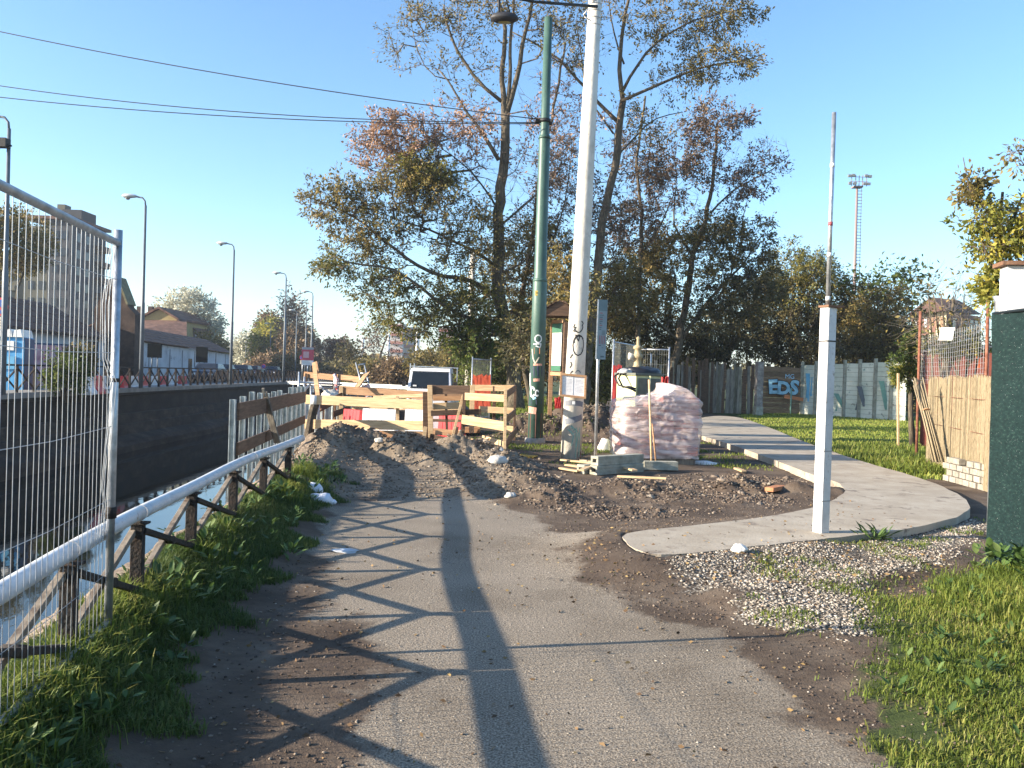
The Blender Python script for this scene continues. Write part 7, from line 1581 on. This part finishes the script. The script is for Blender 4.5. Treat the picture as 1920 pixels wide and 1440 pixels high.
# broad-leaved weeds: real leaf rosettes
def weed_field(name, pts, size, n_leaf, m, seed, hgt=.12, wid=.42):
    r_ = np.random.default_rng(seed); C = []; Dn = []; tn = []
    for px, py in pts:
        z0 = hz(px, py); t0 = r_.uniform(.2, .8)
        for k in range(n_leaf):
            a = r_.uniform(0, 2 * np.pi); e = r_.uniform(.15, 1.1); C.append((px + .03 * math.cos(a), py + .03 * math.sin(a), z0 + r_.uniform(0, hgt))); Dn.append((math.cos(a) * math.cos(e), math.sin(a) * math.cos(e), math.sin(e))); tn.append(t0)
    C = np.array(C); Dn = np.array(Dn); n = len(C); s = np.cross(Dn, np.array([[0, 0, 1.]])); s /= np.linalg.norm(s, axis=1, keepdims=True); up_ = np.cross(s, Dn)
    sz = size * r_.uniform(.6, 1.3, (n, 1)); w_ = sz * wid
    P_ = [C, C + Dn * sz * .35 + s * w_ * .42, C + Dn * sz * .72 + s * w_ * .34 - up_ * sz * .02, C + Dn * sz - up_ * sz * .12, C + Dn * sz * .72 - s * w_ * .34 - up_ * sz * .02, C + Dn * sz * .35 - s * w_ * .42, C + Dn * sz * .4 - up_ * sz * .05, ]
    V = np.stack(P_, 1).reshape(-1, 3); b = np.arange(n)[:, None] * 7
    F = np.concatenate([b + np.array([[0, 1, 6]]), b + np.array([[1, 2, 6]]), b + np.array([[2, 3, 6]]), b + np.array([[3, 4, 6]]), b + np.array([[4, 5, 6]]), b + np.array([[5, 0, 6]])])
    return npmesh(name, V, F, m, attrs=dict(tone=np.repeat(np.clip(np.array(tn) + r_.normal(0, .15, n), 0, 1), 7)), smooth=True, kind='stuff')
weedm = mat('broad weed leaves', [(.03, .055, .02), (.06, .11, .03), (.10, .17, .045), (.17, .22, .07)], attr='tone', rough=.5, trans=.3)
pts = [(float(railx(yy)) + random.gauss(.15, .2), yy) for yy in [1.6 + 3.2 * random.random() ** 1.1 for _ in range(60)]]
weed_field('verge_weeds', pts, .085, 9, weedm, 1, .07, .5)
pts = [(random.uniform(4.15, 4.9), random.uniform(5.4, 7.7)) for _ in range(60)]; weed_field('net_foot_weeds', pts, .10, 12, weedm, 2, .22, .6)
pts = [(random.uniform(1.6, 4.5), random.uniform(2.8, 7.5)) for _ in range(130)]; pts = [p for p in pts if sdf(P_gras, np.array([p[0]]), np.array([p[1]]))[0] > .25]; weed_field('meadow_weeds', pts, .065, 8, weedm, 3, .05, .5)
pts = [(float(railx(yy)) + random.gauss(.1, .25), yy) for yy in [5 + 8 * random.random() for _ in range(90)]]; weed_field('bank_weeds', pts, .09, 8, weedm, 4, .12)
g0 = G(1615, 1008, .05); pts = [(g0.x + random.gauss(0, .16), g0.y - .12 + random.gauss(0, .05)) for _ in range(9)]; weed_field('slab_edge_tuft', pts, .16, 14, weedm, 5, .03, .16)
# stones: deformed low-poly pebbles, many to a mesh
def stones(name, x, y, size, m, seed, sub=.5, z=None, flat_=.65, sizevar=(.45, 1.6), lift=.25, tb=None):
    r_ = np.random.default_rng(seed); n = len(x)
    base = np.array([(1, 0, 0), (-1, 0, 0), (0, 1, 0), (0, -1, 0), (0, 0, 1), (0, 0, -1), (.6, .6, .55), (-.6, .6, .5), (-.55, -.6, .5), (.6, -.55, .55)]); 
    Ft = np.array([(4, 6, 7), (4, 7, 8), (4, 8, 9), (4, 9, 6), (0, 2, 6), (2, 7, 6), (2, 1, 7), (1, 8, 7), (1, 3, 8), (3, 9, 8), (3, 0, 9), (0, 6, 9), (5, 2, 0), (5, 1, 2), (5, 3, 1), (5, 0, 3)])
    z = height(x, y) if z is None else z
    s = size * r_.uniform(*sizevar, (n, 1, 1)) ; V = base[None] * (1 + r_.normal(0, .26, (n, 10, 1))) * s * np.stack([r_.uniform(.7, 1.3, n), r_.uniform(.6, 1.1, n), np.full(n, flat_) * r_.uniform(.7, 1.3, n)], 1)[:, None, :]
    a = r_.uniform(0, 2 * np.pi, n); ca, sa = np.cos(a)[:, None], np.sin(a)[:, None]; vx = V[:, :, 0] * ca - V[:, :, 1] * sa; vy = V[:, :, 0] * sa + V[:, :, 1] * ca
    V = np.stack([vx + x[:, None], vy + y[:, None], V[:, :, 2] + (z + size * lift)[:, None]], 2).reshape(-1, 3)
    F = (np.arange(n)[:, None, None] * 10 + Ft[None]).reshape(-1, 3)
    return npmesh(name, V, F, m, attrs=dict(tone=np.repeat(r_.uniform(0, 1, n), 10)), kind='stuff')
gravm = mat('mixed pale gravel', [(.09, .075, .062), (.21, .18, .145), (.31, .27, .22), (.45, .41, .355), (.32, .20, .14)], attr='tone', rough=.85, stops=[0, .25, .55, .93, 1.0])
clodm = mat('dry earth clods', [(.06, .042, .032), (.115, .084, .063), (.18, .138, .105), (.27, .22, .17)], attr='tone', rough=.95, bump=.6, bscale=60, space='World', stops=[0, .4, .8, 1])
paleclod = mat('pale dusty clods', [(.085, .063, .045), (.155, .118, .086), (.23, .182, .135), (.33, .28, .22)], attr='tone', rough=.95, bump=.6, bscale=60, space='World', stops=[0, .4, .8, 1])
f = lambda x, y: ss((sdf(P_grav, x, y) + .35 * en_(x, y)) / .3 + .5) * (sdf(P_slab, x, y) < -.01) * np.clip(.85 + 1.6 * fbm(x, y, 1.8, 4, seed=51), .15, 1)
x, y = scatter(85000, .5, 6.0, 4.2, 11, f, 1.25); stones('gravel', x, y, .0078, gravm, 1, sizevar=(.3, 2.1), lift=.0)
f = lambda x, y: (sdf(P_asph, x, y) + .5 * en_(x, y) < .05) * (sdf(P_slab, x, y) < -.02) * (x - railx(y) > .6) * .5
x, y = scatter(30000, -1.8, 4.5, 2.2, 12, f, 1.4); stones('soil_crumbs', x, y, .007, clodm, 2)
x, y = scatter(1300, -1.6, 3.5, 2.2, 12, lambda x, y: (sdf(P_slab, x, y) < -.02) * .8, 1.4); stones('scattered_pebbles', x, y, .0055, gravm, 3, lift=0)
x, y = scatter(9000, -1.2, 3.2, 2.2, 10, lambda x, y: ss((sdf(P_asph, x, y) + .3 * en_(x, y)) / .4 + .3) * .8, 1.6); stones('asphalt_chippings', x, y, .0028, gravm, 13, lift=0)
def mo_(x, y):
    m_ = np.zeros_like(x)
    for cx, cy, h, rx, ry in MOUNDS: m_ = np.maximum(m_, h * np.exp(-(((x - cx) / rx) ** 2 + ((y - cy) / ry) ** 2) * 1.0))
    return m_
f = lambda x, y: np.clip(mo_(x, y) / .14, 0, 1) * (sdf(P_slab, x, y) < -.05) * np.clip(.55 + 2 * fbm(x, y, 1.4, 3, seed=61), .1, 1)
f0 = f; f = lambda x, y: f0(x, y) * (x > edge_near(y) + .25)
x, y = scatter(60000, -5.2, 4, 9.5, 26, f, 1.0); stones('earth_clods', x, y, .020, paleclod, 4, sizevar=(.25, 1.9), lift=.05)
x, y = scatter(1800, -5.2, 4, 10, 26, f, 1.0); stones('earth_lumps', x, y, .06, paleclod, 5, sizevar=(.4, 1.5), lift=-.25)
f = lambda x, y: ss(sdf(P_dirt, x, y) / .4 + .5) * (sdf(P_slab, x, y) < -.03) * np.clip(.5 + 2.4 * fbm(x, y, 1.5, 4, seed=71), .05, 1)
x, y = scatter(32000, -.5, 6.2, 8.2, 14.5, f, 1.1); stones('dug_soil_clods', x, y, .012, clodm, 6, sizevar=(.2, 2.2), lift=.05)
x, y = scatter(450, -.5, 6.2, 8.4, 14.5, f, 1.1); stones('dug_soil_lumps', x, y, .045, clodm, 7, sizevar=(.4, 1.7), lift=-.3)
f = lambda x, y: ss(sdf(P_trod, x, y) / .3 + .5) * .6
x, y = scatter(9000, -4.5, 1, 9, 17, f, 1.1); stones('trodden_crumbs', x, y, .014, paleclod, 8)
yy_ = 2 + 14 * r.uniform(0, 1, 16000) ** 1.5; xx_ = edge_near(yy_) + r.normal(-.12, .13, 16000); zz_ = np.where(xx_ > edge_near(yy_), height(xx_, yy_), height(edge_near(yy_), yy_) + (xx_ - edge_near(yy_)) * 1.0)
stones('bank_stones', xx_, yy_, .018, paleclod, 9, z=zz_)
# fallen leaves and bark scraps
leafm = mat('fallen leaves', [(.06, .035, .02), (.13, .075, .035), (.22, .14, .06), (.30, .22, .09)], attr='tone', rough=.8)
n = 1500; y = 2.4 + 11 * r.uniform(0, 1, n) ** 1.3; x = r.uniform(-1.9, 4.5, n); k = (sdf(P_slab, x, y) < 0) | True; z = np.where(sdf(P_slab, x, y) > 0, .125, height(x, y) + .006)
V, F, tone = leaves_np(np.stack([x, y, z], 1), r.normal(0, 1, (n, 3)) * np.array([1, 1, .02]), .028, droop=0, seed=3, asp=.6, jitter=.15, fold=.12)
npmesh('fallen_leaves', V, F, leafm, attrs=dict(tone=tone), kind='stuff')
n = 1800; x = r.uniform(.5, 4, n); y = 6.5 + r.uniform(0, 5, n); k = (sdf(P_grav, x, y) > -.8) & (sdf(P_slab, x, y) < -.02); x, y = x[k], y[k]
V, F, tone = leaves_np(np.stack([x, y, height(x, y) + .012], 1), r.normal(0, 1, (len(x), 3)) * np.array([1, 1, .05]), .035, droop=0, seed=4, asp=.5, jitter=.2)
npmesh('fallen_leaves', V, F, leafm, attrs=dict(tone=tone), kind='stuff')
# ------------------------------------------------------------------ light autumn haze
hm_ = bpy.data.materials.new('thin haze'); hm_.use_nodes = True; N_ = hm_.node_tree.nodes; N_.remove(N_['Principled BSDF'])
pv = N_.new('ShaderNodeVolumePrincipled'); pv.inputs['Color'].default_value = (.80, .88, 1.0, 1); pv.inputs['Density'].default_value = .00035; pv.inputs['Anisotropy'].default_value = .2
hm_.node_tree.links.new(pv.outputs[0], N_['Material Output'].inputs['Volume'])
hb = MB().box((-100, 640, 20.5), (2400, 1760, 47.5)); build('haze', hb, hm_, kind='stuff')
